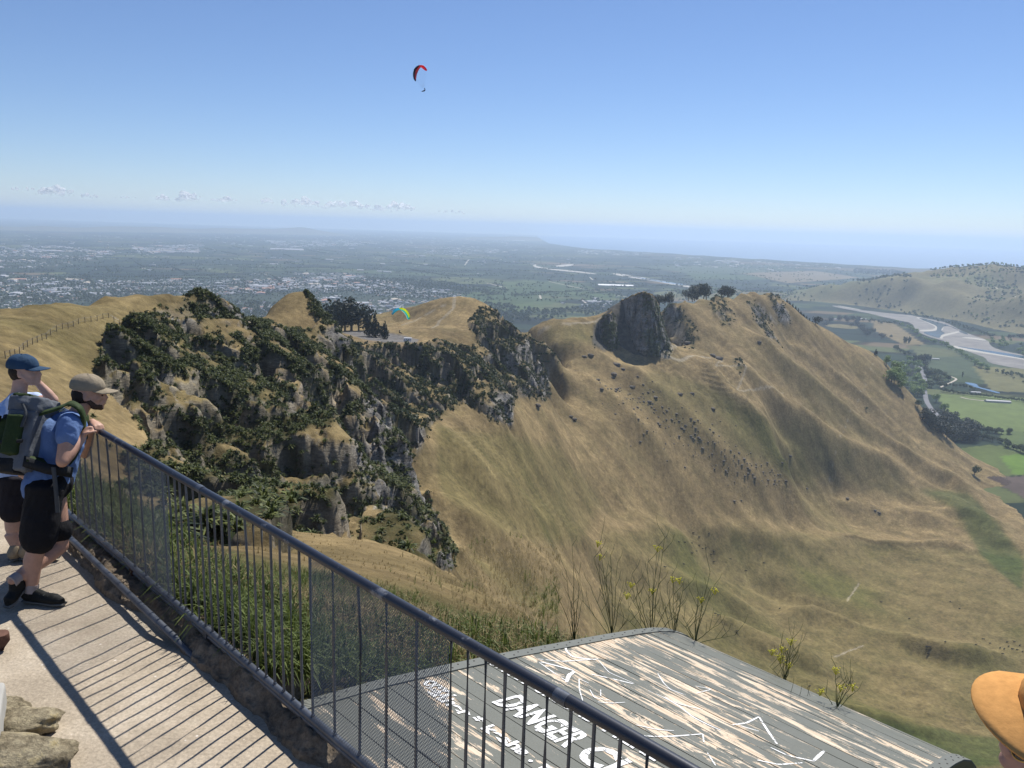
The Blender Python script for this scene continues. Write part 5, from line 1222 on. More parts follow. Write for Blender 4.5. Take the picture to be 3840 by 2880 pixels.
def lettering(txt, x0, x1, y0, y1, off=.02, jig=.004, name='lettering'):
    cu = bpy.data.curves.new('t', 'FONT'); cu.body = txt; cu.size = 1; cu.offset = off; ob = bpy.data.objects.new('t', cu); COL.objects.link(ob)
    dg = bpy.context.evaluated_depsgraph_get(); me = bpy.data.meshes.new_from_object(ob.evaluated_get(dg)); bpy.data.objects.remove(ob)
    bm = bmesh.new(); bm.from_mesh(me); bmesh.ops.triangulate(bm, faces=bm.faces); bmesh.ops.subdivide_edges(bm, edges=[e for e in bm.edges if e.calc_length() > .12], cuts=3, use_grid_fill=False); bmesh.ops.triangulate(bm, faces=bm.faces)
    cs = np.array([v_.co[:] for v_ in bm.verts]); mn, mxx = cs.min(0), cs.max(0)
    X = x0 + (cs[:, 0] - mn[0]) / (mxx[0] - mn[0]) * (x1 - x0); Y = y0 + (cs[:, 1] - mn[1]) / (mxx[1] - mn[1]) * (y1 - y0)
    X = X + jig * fbm(X * 30, Y * 30, oct=2, seed=3); Y = Y + jig * 1.5 * fbm(X * 25, Y * 25, oct=2, seed=4); Z = dz_at(Y) + .0042
    for v_, a1, a2, a3 in zip(bm.verts, X, Y, Z): v_.co = (a1, a2, a3)
    m2 = bpy.data.meshes.new(name); bm.to_mesh(m2); bm.free(); m2.materials.append(m_white); o = bpy.data.objects.new(name, m2); COL.objects.link(o); o.parent = ramp_o; return o
lettering('DANGER', .50, 1.10, 1.07, 1.33, .03, .007); lettering('CLIFF', 1.17, 1.75, 1.05, 1.33, .03, .007)
lettering('UNSAFE', .05, .42, 1.46, 1.66, .03); lettering('GROUND', .47, .98, 1.46, 1.66, .03); lettering('HERE', 1.06, 1.45, 1.46, 1.66, .03)
lettering('eather * kesha . ro', .16, 1.30, .775, .885, .03, .006); lettering('ooxx', .10, .34, .82, .93, .03, .008)
def deck_uv(px, py):
    r = ray(px, py); zs = np.linspace(-.08, -1.04, 1500); t_ = (zs - EYE) / r[2]; q = r[None, :2] * t_[:, None] - np.array([DO.x, DO.y]); tb = q @ FB; e = np.abs(dz_at(tb) - zs); k = int(e.argmin()); return float(q[k] @ FA), float(tb[k])
STK = [([(470, 180), (600, 195), (740, 185), (800, 180)], 9), ([(475, 195), (560, 215), (650, 240), (665, 245)], 16), ([(475, 200), (560, 260), (630, 305)], 10), ([(668, 250), (640, 270), (625, 308)], 26), ([(625, 90), (620, 130), (660, 170), (790, 185)], 16), ([(800, 185), (860, 255), (1000, 315)], 6),
       ([(765, 265), (880, 290), (995, 318)], 13), ([(695, 290), (697, 350), (715, 410)], 8), ([(695, 290), (750, 315)], 6), ([(755, 350), (780, 395), (865, 408)], 7), ([(815, 350), (815, 385)], 6), ([(800, 418), (870, 425), (950, 420)], 6), ([(1130, 260), (1160, 310), (1200, 350), (1285, 380)], 9),
       ([(1080, 355), (1180, 400), (1250, 440), (1320, 500), (1420, 550), (1480, 575)], 11), ([(1170, 390), (1250, 430), (1380, 460)], 8), ([(1340, 330), (1430, 348), (1345, 370)], 7), ([(1010, 545), (1120, 570), (1220, 578)], 8), ([(985, 597), (1100, 610), (1220, 608), (1380, 595)], 11), ([(1380, 595), (1385, 640)], 8), ([(1405, 700), (1450, 770)], 9),
       ([(1545, 545), (1620, 535), (1690, 500)], 13), ([(1690, 500), (1740, 580), (1790, 650)], 17), ([(1590, 550), (1690, 580)], 9), ([(1755, 670), (1850, 715), (1990, 745)], 14), ([(1990, 745), (2050, 690)], 20), ([(1680, 740), (1800, 765), (1930, 755)], 11), ([(480, 112), (525, 128)], 18)]
b = MB()
for pts, wd in STK:
    P = np.array([deck_uv((1700 + x * .678) / 3.75, (2350 + y * .678) / 3.75) for x, y in pts]); ts = np.linspace(0, len(P) - 1, 24)
    P = np.stack([np.interp(ts, range(len(P)), P[:, 0]), np.interp(ts, range(len(P)), P[:, 1])], -1)
    for _ in range(3): P[1:-1] = (P[:-2] + 2 * P[1:-1] + P[2:]) / 4
    Tn = np.gradient(P, axis=0); Tn /= np.linalg.norm(Tn, axis=1)[:, None] + 1e-9; Nn = np.stack([-Tn[:, 1], Tn[:, 0]], -1) * (wd * .0005) * (.6 + .5 * np.sin(np.linspace(.3, 2.8, 24)))[:, None]
    A1, A2 = P + Nn, P - Nn; V = np.concatenate([np.c_[A1, dz_at(A1[:, 1]) + .0032], np.c_[A2, dz_at(A2[:, 1]) + .0032]]); i_a = np.arange(23)
    b.add(V, np.stack([i_a, i_a + 24, i_a + 25, i_a + 1], -1))
b.build('paint_scrawl', m_white, ramp_o)

# --- rocks and stump at the path's left corner
m_lich, t = newmat('lichen_rock'); v = coord(t); n1_ = noise(t, v, 9, 8, .75); n2_ = noise(t, v, 30, 5, .7)
c = ramp(t, n1_, [(.30, (.06, .05, .038)), (.45, (.24, .20, .13)), (.58, (.42, .36, .24)), (.70, (.50, .40, .20)), (.8, (.55, .52, .46))]); finish(t, mixc(t, .7, c, ramp(t, n2_, [(.3, .55), (.7, 1.3)]), 'MULTIPLY'), .95, n1_, 1.0, .05, .1)
m_plas = simple('pale_render', (.36, .35, .32), .9, .2, .1, 6)
for (X, Y, z, s_, lb) in ((40, 2815, .10, (.23, .17, .13), 'large lichen covered rock at the path edge, lowest of three'), (75, 2690, .08, (.15, .12, .10), 'rough brown rock above the large lichen rock'), (18, 2650, .06, (.09, .12, .12), 'small rough rock against the pale block')):
    V, Fq = rock_geo(random.Random and R_, 4); V = V * (1 + .10 * fbm(V[:, 0] * 6, V[:, 1] * 6, V[:, 2] * 6, oct=3, seed=2))[:, None]
    p = s2z(X, Y, z); o = mesh_np('rock', V * np.array(s_), Fq, m_lich, None, True); o.location = p - np.array([0, 0, s_[2] * .2]); tag(o, lb, 'rock')
p = s2z(-40, 2740, .12); b = MB(); b.box((0, 0, 0), (.16, .22, .14), None); o = b.build('stone_block', m_plas); md = o.modifiers.new('b', 'BEVEL'); md.width = .02; md.segments = 3; o.location = p + np.array([-.12, 0, -.04]); o.rotation_euler = (0, 0, .5); tag(o, 'pale rendered block behind the lichen rocks in the corner', 'block')
p = s2z(5, 2440, .0); b = MB(); b.tube([(0, 0, -.05), (0, 0, .06), (.004, 0, .115)], [.05, .05, .046], 12); o = b.build('wooden_stump', simple('stump_wood', (.13, .07, .05), .9, .2, .3, 20), None, True); o.location = p; tag(o, 'short reddish brown wooden stump at the left of the path', 'stump')

# --- grass outside the railing
def near_tufts(dens_f, seed, mask_f):
    r = np.random.default_rng(seed); out = []
    n = 90000; a = r.uniform(-4.5, 7.5, n); b_ = .12 + 22 * r.random(n) ** 2.1
    x = T1[0] + a * FA[0] * (1 + b_ * .14) + b_ * FB[0] + r.normal(size=n) * .3 * b_ * .2; y = T1[1] + a * FA[1] * (1 + b_ * .06) + b_ * FB[1] + r.normal(size=n) * .05
    da, db = (x - DO.x) * FA[0] + (y - DO.y) * FA[1], (x - DO.x) * FB[0] + (y - DO.y) * FB[1]
    ok = ~((da > -.12) & (da < DW + .1) & (db > -.2) & (db < 4.9)) & (y > 1.0) & ((np.arctan2(x, y) < .075) | ((da < DW + .6) & (db < 5.3) & (np.arctan2(x, y) < .26))) & mask_f(x, y, b_, r)
    x, y, b_ = x[ok], y[ok], b_[ok]; z = land_z(x, y)
    zb = np.where(b_ < 1.0, np.interp(b_, [0, .1, 1.0], [.09, .09, -.42]), -9); return np.stack([x, y, np.maximum(z, zb) - .02], -1), r, b_
BLADE = []
for _ in range(6):
    V, Fq, S = flax_geo(R_, 8); V = V * np.array([.62, .62, 1.0]); 
    # thin blades
    n = len(V) // 6
    for q in range(n):
        c_ = V[q * 6:q * 6 + 6]; m0, m1, m2 = (c_[0] + c_[1]) / 2, (c_[2] + c_[3]) / 2, (c_[4] + c_[5]) / 2
        for i, mm in ((0, m0), (1, m0), (2, m1), (3, m1), (4, m2), (5, m2)): c_[i] = mm + (c_[i] - mm) * .30
    BLADE.append((V, Fq, S))
m_grass = leafmat('green_grass', (.040, .062, .014), (.17, .21, .05), .6, .3, .35)
m_straw = leafmat('dry_grass', (.18, .145, .07), (.46, .37, .20), .8, .15, .4)
gmask = lambda x, y: fbm(x / 1.6, y / 1.6, oct=3, seed=44)
P_, r_, b_ = near_tufts(0, 201, lambda x, y, b, r: (gmask(x, y) + .22 - b * .022 + r.normal(size=len(x)) * .18 > 0) & (r.random(len(x)) < .42))
print('green tufts', len(P_)); o = multi('green_grass', BLADE, P_, r_.uniform(.14, .36, len(P_)) * (1 + b_ * .02), r_.uniform(0, 6.28, len(P_)), r_.integers(0, 6, len(P_)), m_grass); tag(o, 'long green grass just outside the railing', 'grass', None, 'stuff')
P_, r_, b_ = near_tufts(0, 202, lambda x, y, b, r: (gmask(x, y) + .05 - b * .03 + r.normal(size=len(x)) * .22 < 0) & (r.random(len(x)) < .45))
print('dry tufts', len(P_)); o = multi('dry_grass', BLADE, P_, r_.uniform(.12, .32, len(P_)) * (1 + b_ * .015), r_.uniform(0, 6.28, len(P_)), r_.integers(0, 6, len(P_)), m_straw); tag(o, 'tall dry straw grass on the slope outside the railing', 'grass', None, 'stuff')
for X, Y, d, s_ in ((447, 1120, 30, 1.5), (360, 1150, 40, 1.3)):
    p = hit(X, Y + 20, 12)
    if p is None: continue
    V, Fq, S = flax_geo(R_, 60); o = mesh_np('flax_plant', V * s_, Fq, m_flax, attrs={'shade': S}); o.location = p; tag(o, 'big dark flax plant seen through the railing bars' + (' beside the mesh panel' if X < 400 else ', right of the mesh panel'), 'flax')

# --- fennel by the ramp
m_stem = simple('fennel_stem', (.045, .065, .022), .7, .3, .2, 20); m_umb = simple('fennel_flower', (.55, .50, .05), .7, .2, .2, 60)
def fennel(base, tips, umbels, label, seed):
    r = random.Random(seed); bz = MB(); bx_, by_, bz0 = base
    for (tx, ty, tz) in list(tips) + [(bx_ + (a_[0] - bx_) * r.uniform(.5, 1.3) + r.uniform(-.25, .25), a_[1] + r.uniform(-.1, .1), bz0 + (a_[2] - bz0) * r.uniform(.35, .85)) for a_ in tips for _q in (0,)]:
        n = 7; pts = [(bx_ + r.uniform(-.05, .05), by_ + r.uniform(-.05, .05), bz0 - .5)]
        for i in range(1, n + 1): f = i / n; pts.append((bx_ + (tx - bx_) * f ** 1.25 + r.uniform(-.008, .008), by_ + (ty - by_) * f, bz0 + (tz - bz0) * f))
        bz.tube(pts, np.linspace(.0042, .0013, n + 1), 5)
        for q in range(4, n + 1):
            if r.random() < .75:
                a = r.uniform(0, 6.28); ln = r.uniform(.08, .24); p = np.array(pts[q]); bz.tube([p, p + np.array([math.cos(a) * ln * .4, math.sin(a) * ln * .4, ln * .6]), p + np.array([math.cos(a) * ln * .5, math.sin(a) * ln * .5, ln])], [.002, .0014, .0009], 4)
    o = bz.build('fennel_plant', m_stem, None, True); tag(o, label, 'fennel', 'fennel plants beyond the ramp')
    if umbels:
        bu = MB()
        for (ux, uy, uz) in umbels:
            for i in range(16):
                a = r.uniform(0, 6.28); q = r.uniform(0, .045); bu.ell((ux + math.cos(a) * q, uy + math.sin(a) * q, uz + r.uniform(-.006, .008)), (.006, .006, .004), None, 5, 4)
                bu.tube([(ux, uy, uz - .05), (ux + math.cos(a) * q, uy + math.sin(a) * q, uz)], .0012, 3, cap=False)
        bu.build('flower_heads', m_umb, o)
ov = lambda X, Y, y: tuple(aty(X * OV, Y * OV, y))
FEN = [(1240, [(1236, 1178), (1255, 1215), (1222, 1235), (1195, 1260)], [], 'leftmost bare fennel plant left of the ramp peak'), (1322, [(1296, 1175), (1318, 1200), (1283, 1205), (1334, 1215), (1300, 1240)], [(1291, 1172), (1296, 1201)], 'tall fennel with two yellow flower heads, left of the middle clump'),
       (1405, [(1421, 1180), (1436, 1160), (1398, 1215), (1366, 1240), (1350, 1262), (1410, 1230)], [(1421, 1182), (1363, 1260), (1410, 1274), (1354, 1285)], 'tallest fennel, in the middle above the ramp peak'), (1455, [(1453, 1240), (1478, 1258), (1440, 1262), (1470, 1300)], [(1453, 1249), (1469, 1252)], 'fennel with a yellow head just right of the tallest one'),
       (1500, [(1534, 1235), (1545, 1262), (1520, 1300), (1505, 1310), (1550, 1350)], [(1545, 1274), (1515, 1293)], 'rightmost fennel of the clump, leaning right over the ramp edge')]
for k, (bx0, tips, umb, lb) in enumerate(FEN):
    yy = 7.1 - k * .1; bs_ = ov(bx0, 1392, yy); fennel(bs_, [ov(X, Y, yy + random.uniform(-.15, .15)) for X, Y in tips], [ov(X, Y, yy) for X, Y in umb], lb, k)
for k, (bx0, by0, yy, tips, umb, lb) in enumerate(((1694, 1480, 6.3, [(1687, 1400), (1709, 1384), (1704, 1432), (1725, 1400)], [(1687, 1423), (1704, 1435), (1690, 1400), (1709, 1384), (1683, 1416), (1668, 1405)], 'small fennel with bright yellow heads behind the ramp edge'),
                                                   (1805, 1540, 5.6, [(1806, 1440), (1817, 1480), (1845, 1470), (1775, 1485)], [(1807, 1446), (1817, 1483), (1843, 1482), (1772, 1491)], 'lower right fennel with scattered yellow heads behind the ramp'))):
    fennel(ov(bx0, by0, yy), [ov(X, Y, yy) for X, Y in tips], [ov(X, Y, yy) for X, Y in umb], lb, 20 + k)

# ================================================================== PEOPLE
def skinmat(name, c): return simple(name, c, .55, .4, .10, 25, 0, .1, .002)
m_skin = skinmat('skin', (.46, .26, .18)); m_skin2 = skinmat('skin_light', (.50, .30, .22)); m_beard = simple('stubble', (.07, .042, .03), .8, .2, .3, 90, 0, .5, .003); m_hair = simple('dark_hair', (.022, .015, .011), .7, .3, .3, 90, 0, .5, .004)
def fabric(name, c, rough=.85): return simple(name, c, rough, .15, .10, 14, 0, .6, .02)
m_tee = fabric('blue_tshirt', (.115, .185, .36)); m_tee2 = fabric('pale_tshirt', (.42, .52, .72)); m_short = fabric('black_shorts', (.012, .012, .014)); m_short2 = fabric('dark_shorts', (.022, .020, .024))
m_khaki = fabric('khaki_cap', (.27, .225, .16)); m_bcap = fabric('blue_cap', (.030, .062, .11)); m_shoe = fabric('black_shoe', (.015, .016, .015), .6); m_sole = simple('grey_sole', (.12, .12, .11), .8, .2, .1, 20); m_sock = fabric('sock', (.35, .30, .28))
m_pgreen = fabric('pack_green', (.028, .045, .015), .7); m_pgrey = fabric('pack_grey', (.115, .125, .14), .7); m_pdark = fabric('pack_dark', (.02, .021, .022), .7); m_orange = fabric('orange_cloth', (.55, .09, .03)); m_strap = fabric('strap_grey', (.06, .065, .07)); m_gold = simple('gold_rim', (.6, .36, .08), .3, .6, .05, 5, .6); m_lens = simple('dark_lens', (.01, .008, .012), .15, .6, .05, 5); m_suede = simple('tan_suede', (.56, .29, .10), .95, .05, .12, 60, 0, .5, .002)
def blob(name, parts, mat, voxel, parent=None, iters=4, noise_=0.0, nsc=9.0):
    b = MB()
    for p in parts:
        if p[0] == 't': b.tube(p[1], p[2], 14); [b.ell(p[1][i], (p[2][i] if hasattr(p[2], '__len__') else p[2],) * 3, None, 12, 8) for i in (0, len(p[1]) - 1)]
        elif p[0] == 'e': b.ell(p[1], p[2], p[3] if len(p) > 3 else None, 16, 12)
        elif p[0] == 'b': b.box(p[1], p[2], p[3] if len(p) > 3 else None)
    o = b.build('tmp', mat); m = o.modifiers.new('r', 'REMESH'); m.mode = 'VOXEL'; m.voxel_size = voxel
    m = o.modifiers.new('s', 'SMOOTH'); m.factor = .5; m.iterations = iters
    dg = bpy.context.evaluated_depsgraph_get(); me = bpy.data.meshes.new_from_object(o.evaluated_get(dg)); bpy.data.objects.remove(o)
    me.name = name; me.polygons.foreach_set('use_smooth', np.ones(len(me.polygons), bool))
    if noise_:
        V = np.empty(len(me.vertices) * 3, np.float32); me.vertices.foreach_get('co', V); V = V.reshape(-1, 3); Nn = np.empty(len(me.vertices) * 3, np.float32); me.vertices.foreach_get('normal', Nn); Nn = Nn.reshape(-1, 3)
        f = fbm(V[:, 0] * nsc, V[:, 1] * nsc, (V[:, 2] + 9) * nsc * .6, oct=3, seed=12); r = 1 - np.abs(f) * 2; V += Nn * (r * noise_)[:, None].astype(np.float32); me.vertices.foreach_set('co', V.ravel()); me.update()
    o = bpy.data.objects.new(name, me); COL.objects.link(o)
    if parent is not None: o.parent = parent; o.matrix_parent_inverse = Matrix.Translation(-Vector(parent.location))
    return o
def rotm(yaw, pitch, roll=0):      # head faces +X; pitch > 0 looks down
    return np.array((Matrix.Rotation(yaw, 3, 'Z') @ Matrix.Rotation(pitch, 3, 'Y') @ Matrix.Rotation(roll, 3, 'X')))
def head_parts(c, R, k=1.0):
    P = lambda x, y, z: np.array(c) + R @ (np.array([x, y, z]) * k)
    E = lambda x, y, z, a, b_, d: ('e', P(x, y, z), (a * k, b_ * k, d * k), R)
    out = [E(-.012, 0, .025, .098, .076, .098), E(.035, 0, -.02, .062, .062, .075), E(.050, 0, -.075, .045, .048, .036), E(.030, 0, -.062, .055, .055, .040), E(.082, 0, -.098, .020, .022, .017),
           E(.094, 0, .012, .018, .045, .014), ('t', [P(.095, 0, .005), P(.117, 0, -.028), P(.108, 0, -.036)], [.010 * k, .0125 * k, .012 * k]), E(.102, 0, -.056, .012, .022, .008), E(.099, 0, -.070, .012, .020, .007)]
    for s in (-1, 1): out += [E(-.008, .078 * s, -.018, .016, .010, .028), E(.060, .040 * s, -.028, .026, .022, .02), ('t', [P(.012, .07 * s, -.035), P(.045, .045 * s, -.082)], [.012 * k, .010 * k])]
    return out, P, E
def hand_parts(wrist, dirv, palmn, size=1.0, curl=1.2, side=1):
    """palm, four curled fingers of unequal length and a thumb"""
    d = np.array(dirv, float); d /= np.linalg.norm(d); n = np.array(palmn, float); n -= d * (n @ d); n /= np.linalg.norm(n); s_ = np.cross(d, n) * side
    out = []; c = np.array(wrist) + d * .045 * size
    out += [('t', [np.array(wrist), c + s_ * .018 * size, c + d * .03 * size + s_ * .024 * size], [.024 * size, .019 * size, .014 * size]), ('t', [np.array(wrist), c, c + d * .034 * size], [.024 * size, .021 * size, .015 * size]), ('t', [np.array(wrist), c - s_ * .018 * size, c + d * .03 * size - s_ * .024 * size], [.024 * size, .019 * size, .014 * size])]
    for i, (off, ln) in enumerate(((-.030, .062), (-.010, .074), (.011, .070), (.031, .055))):
        b0 = c + d * .036 * size + s_ * off * size; pts = [b0]; a = 0
        for q in range(3):
            a += curl * (.75 if q == 0 else 1.0); pts.append(pts[-1] + (d * math.cos(a) + n * math.sin(a)) * ln * size * (.42, .33, .25)[q])
        out.append(('t', pts, [.0098 * size, .0092 * size, .0086 * size, .0074 * size]))
    b0 = c - d * .02 * size - s_ * .028 * size; out.append(('t', [b0, b0 + (d * .5 - s_ * .6 + n * .5) * .034 * size, b0 + (d * .8 - s_ * .35 + n * .9) * .058 * size], [.013 * size, .011 * size, .009 * size]))
    return out
def cap(name, c, R, k, mat, parent, brim=.078, bw=.078, crown=(.118, .092, .088), droop=.35):
    P = lambda x, y, z: np.array(c) + R @ (np.array([x, y, z]) * k); b = MB(); V = []; n, m_ = 20, 9
    for i in range(m_ + 1):
        a = math.pi / 2 * i / m_
        for j in range(n): t_ = 2 * math.pi * j / n; V.append(P(-.012 + crown[0] * math.cos(t_) * math.cos(a) ** .8, crown[1] * math.sin(t_) * math.cos(a) ** .8, .042 + crown[2] * math.sin(a) + (.004 * math.cos(t_ * 6) if i < m_ else 0) * math.sin(a)))
    for j in range(n): t_ = 2 * math.pi * j / n; V.append(P(-.012 + (crown[0] - .004) * math.cos(t_), (crown[1] - .004) * math.sin(t_), .030))
    W = [[i * n + j, i * n + (j + 1) % n, (i + 1) * n + (j + 1) % n, (i + 1) * n + j] for i in range(m_) for j in range(n)] + [[(m_ + 1) * n + j, (m_ + 1) * n + (j + 1) % n, (j + 1) % n, j] for j in range(n)]
    b.add(np.array(V), W); cr = b.build(name, mat, parent, True); cr.matrix_parent_inverse = Matrix.Translation(-Vector(parent.location))
    b = MB(); V = []; nu, nv = 18, 6
    for top in (0, 1):
        for i in range(nu):
            t_ = -1.18 + 2.36 * i / (nu - 1)
            for j in range(nv):
                f = j / (nv - 1); x0, y0 = -.012 + crown[0] * .97 * math.cos(t_), crown[1] * .97 * math.sin(t_); x1, y1 = -.012 + (crown[0] + brim) * math.cos(t_ * .82), bw * math.sin(t_) * 1.05
                x, y = x0 + (x1 - x0) * f, y0 + (y1 - y0) * f; V.append(P(x, y, .036 - f * .012 - droop * y * y * 5 * (1 if f > 0 else .6) + (.0035 if top else 0)))
    k0 = nu * nv; W = [[i * nv + j, (i + 1) * nv + j, (i + 1) * nv + j + 1, i * nv + j + 1] for i in range(nu - 1) for j in range(nv - 1)]; W += [[k0 + a for a in reversed(q)] for q in W]
    W += [[i * nv + nv - 1, (i + 1) * nv + nv - 1, k0 + (i + 1) * nv + nv - 1, k0 + i * nv + nv - 1] for i in range(nu - 1)]
    b.add(np.array(V), W); br = b.build('brim', mat, cr, True); br.matrix_parent_inverse = Matrix.Identity(4) if False else br.matrix_parent_inverse
    b = MB(); b.ell(P(-.012, 0, .042 + crown[2]), (.008 * k, .008 * k, .005 * k), None, 8, 5); b.build('button', mat, cr, True)
    return cr
def shoe(name, ankle, toe, z0, mat, parent, w_=.048, h=.075):
    a, t_ = np.array(ankle, float), np.array(toe, float); d = t_ - a; d[2] = 0; L_ = np.linalg.norm(d); d /= L_; heel = a - d * .065
    q = lambda f, z: np.array([heel[0] + d[0] * f, heel[1] + d[1] * f, z]); tot = L_ + .065; zt = t_[2]
    zz = lambda f: a[2] - .085 + (zt - (a[2] - .085)) * f / tot
    o = blob(name, [('t', [q(.03, zz(.03) + .05), q(.05, zz(0) + .085)], [.043, .040]), ('t', [q(.035, zz(.03) + .035), q(tot * .45, zz(tot * .45) + .032), q(tot * .75, zz(tot * .75) + .026), q(tot - .035, zz(tot) + .022)], [.038, .040, .044, .030]), ('t', [q(.06, zz(0) + .07), q(tot * .5, zz(tot * .5) + .048)], [.036, .030])], mat, .008, parent, 3)
    b = MB(); pts = [q(f, zz(f) + .006) for f in np.linspace(.005, tot - .005, 8)]; rad = [.034, .042, .040, .038, .042, .046, .042, .028]; b.tube(pts, rad, 14, flat=.28); s_ = b.build('sole', m_sole, o, True)
    lz = MB()
    for f in (.35, .45, .55, .65): p = q(tot * f, zz(tot * f) + .083 - f * .035); sd = np.array([-d[1], d[0], 0]) * .026; lz.tube([p - sd, p + np.array([0, 0, .006]), p + sd], .003, 5)
    lz.build('laces', m_sock if False else m_strap, o, True)
    return o
V3 = lambda a: np.array(a, float)
# ---- man in the blue t-shirt
k1 = s2z(150, 2290, 0); man = empty('person', (k1[0], k1[1], 0)); tag(man, 'man in khaki cap, blue t-shirt and black shorts leaning on the railing', 'person')
pel = s2(182, 1810, 5.15); che = s2(232, 1645, 5.32); shR = s2(262, 1590, 5.12); shL = s2(285, 1572, 5.56); nek = s2(292, 1540, 5.40); hd = s2(334, 1474, 5.44)
elR = s2(234, 1730, 4.98); wrR = s2(306, 1646, 5.14); elL = s2(318, 1700, 5.80); wrL = fp(.08, RAILZ + .04) + np.array([-.06, .02, .02])
hipR = s2(166, 1840, 5.05); knR = s2(140, 2050, 4.98); anR = s2(120, 2222, 4.93); toR = s2(245, 2258, 4.90); toR[2] = .012
hipL = s2(195, 1838, 5.28); knL = s2(226, 2046, 5.22); anL = s2(52, 2176, 4.86); toL = s2(22, 2285, 4.78); anR[2] = .10; 
Rh = rotm(.28, .10)
hp, PH, EH = head_parts(hd, Rh, 1.0)
hd_grip = s2(330, 1602, 5.20)
bodyp = hp + [('t', [hd - V3([.03, 0, .05]), nek - V3([.0, 0, .02]), nek - V3([.05, 0, .07])], [.058, .060, .075]), ('t', [che + V3([0, 0, .06]), che, pel], [.12, .125, .12]), ('t', [nek - V3([.05, 0, .07]), shR], [.06, .05]), ('t', [nek - V3([.05, 0, .07]), shL], [.06, .05]),
              ('t', [shR, elR + (shR - elR) * .35, elR], [.054, .046, .041]), ('t', [elR, elR + (wrR - elR) * .35, wrR], [.041, .042, .027]), ('t', [shL, elL], [.054, .040]), ('t', [elL, elL + (wrL - elL) * .35, wrL], [.040, .041, .027]),
              ('t', [hipR, hipR + (knR - hipR) * .5, knR], [.088, .080, .058]), ('t', [knR, knR + (anR - knR) * .32 + V3([-.018, 0, 0]), anR], [.057, .060, .037]), ('t', [hipL, hipL + (knL - hipL) * .5, knL], [.088, .078, .056]), ('t', [knL, knL + (anL - knL) * .32 + V3([-.012, 0, -.012]), anL], [.056, .059, .036])]
bodyp += hand_parts(wrR, hd_grip - wrR, (.5, .5, .1), 1.0, 1.35, 1) + hand_parts(wrL, (.75, -.5, -.2), (-.2, .1, -1), 1.0, 1.1, -1)
blob('body', bodyp, m_skin, .0075, man, 2)
o = blob('tshirt', [('t', [che + V3([-.01, 0, .05]), che + V3([0, 0, -.05]), che * .5 + pel * .5, pel + V3([-.01, 0, .01])], [.135, .137, .128, .138]), ('t', [che + V3([0, -.09, .05]), che * .5 + pel * .5 + V3([0, -.05, 0]), pel + V3([-.01, -.06, -.01])], [.115, .118, .122]), ('t', [che + V3([0, .10, .05]), pel + V3([0, .06, -.01])], [.115, .118]),
                    ('t', [nek - V3([.055, 0, .085]), shR], [.080, .074]), ('t', [nek - V3([.055, 0, .085]), shL], [.080, .074]), ('t', [shR, shR + (elR - shR) * .36], [.074, .068]), ('t', [shL, shL + (elL - shL) * .5], [.072, .064])], m_tee, .010, man, 3, .010, 9)
o = blob('shorts', [('t', [pel + V3([0, -.03, -.01]), hipR, hipR + (knR - hipR) * .5, hipR + (knR - hipR) * .84], [.135, .120, .116, .110]), ('t', [pel + V3([0, .04, -.01]), hipL, hipL + (knL - hipL) * .72], [.132, .114, .098])], m_short, .010, man, 3, .007, 8)
b = blob('hair', [('e', PH(-.035, 0, -.012), (.078, .078, .072), Rh), ('e', PH(-.06, 0, -.045), (.045, .062, .05), Rh)], m_hair, .007, man, 2, .003, 60)
b = blob('beard', [('e', PH(.050, 0, -.083), (.046, .050, .032), Rh), ('t', [PH(.014, .066, -.045), PH(.042, .05, -.078)], [.016, .018]), ('t', [PH(.014, -.066, -.045), PH(.042, -.05, -.078)], [.016, .018]), ('e', PH(.078, 0, -.102), (.020, .024, .016), Rh)], m_beard, .006, man, 2, .002, 80)
for s in (-1, 1):
    b = MB(); b.ell(PH(.092, .032 * s, -.004), (.007, .010, .005), Rh, 8, 6); o = b.build('eye', m_lens, man, True); o.matrix_parent_inverse = Matrix.Translation(-Vector(man.location))
cp1 = cap('cap', hd + Rh @ V3([0, 0, .002]), Rh, 1.0, m_khaki, man, .082, .080, (.116, .090, .092))
for nm, a_, t_ in (('shoe', anR, toR), ('shoe', anL, toL)): o = shoe(nm, a_, t_, 0, m_shoe, man)
for a_, k_ in ((anR, knR), (anL, knL)): u = (k_ - a_) / np.linalg.norm(k_ - a_); b = MB(); b.tube([a_ - u * .02, a_ + u * .035], [.043, .041], 12); o = b.build('sock', m_sock, man, True); o.matrix_parent_inverse = Matrix.Translation(-Vector(man.location))
# ---- his backpack
bc_ = s2(100, 1640, 5.16); up_ = s2(150, 1500, 5.30) - s2(95, 1780, 5.10); up_ /= np.linalg.norm(up_); side = V3([.05, 1, -.12]); side -= up_ * (side @ up_); side /= np.linalg.norm(side); fw = np.cross(side, up_)
RB = np.stack([fw, side, up_], 1); PB = lambda x, y, z: bc_ + RB @ V3([x, y, z])
pack = empty('backpack', tuple(bc_)); tag(pack, 'green and grey hiking backpack worn by the man in the blue t-shirt', 'backpack')
def rb(n_, c, h, mat, nz=.006, vox=.011, par=pack): return blob(n_, [('b', PB(*c), h, RB), ('e', PB(*c), (h[0] * 1.18, h[1] * 1.16, h[2] * 1.10), RB)], mat, vox, par, 6, nz, 9)
rb('main_bag', (.02, 0, -.03), (.095, .125, .20), m_pgrey); rb('front_panel', (-.085, 0, -.02), (.050, .090, .155), m_pdark); rb('front_pocket', (-.10, -.035, -.015), (.052, .065, .118), m_pgreen, .010)
rb('lower_pocket', (-.045, -.01, -.20), (.085, .118, .05), m_pdark); rb('side_pocket', (-.0, -.14, .0), (.052, .026, .13), m_pgreen); rb('lid', (.015, 0, .215), (.105, .115, .052), m_pgrey, .010); rb('lid_trim', (-.02, -.02, .262), (.065, .09, .020), m_pgreen, .008)
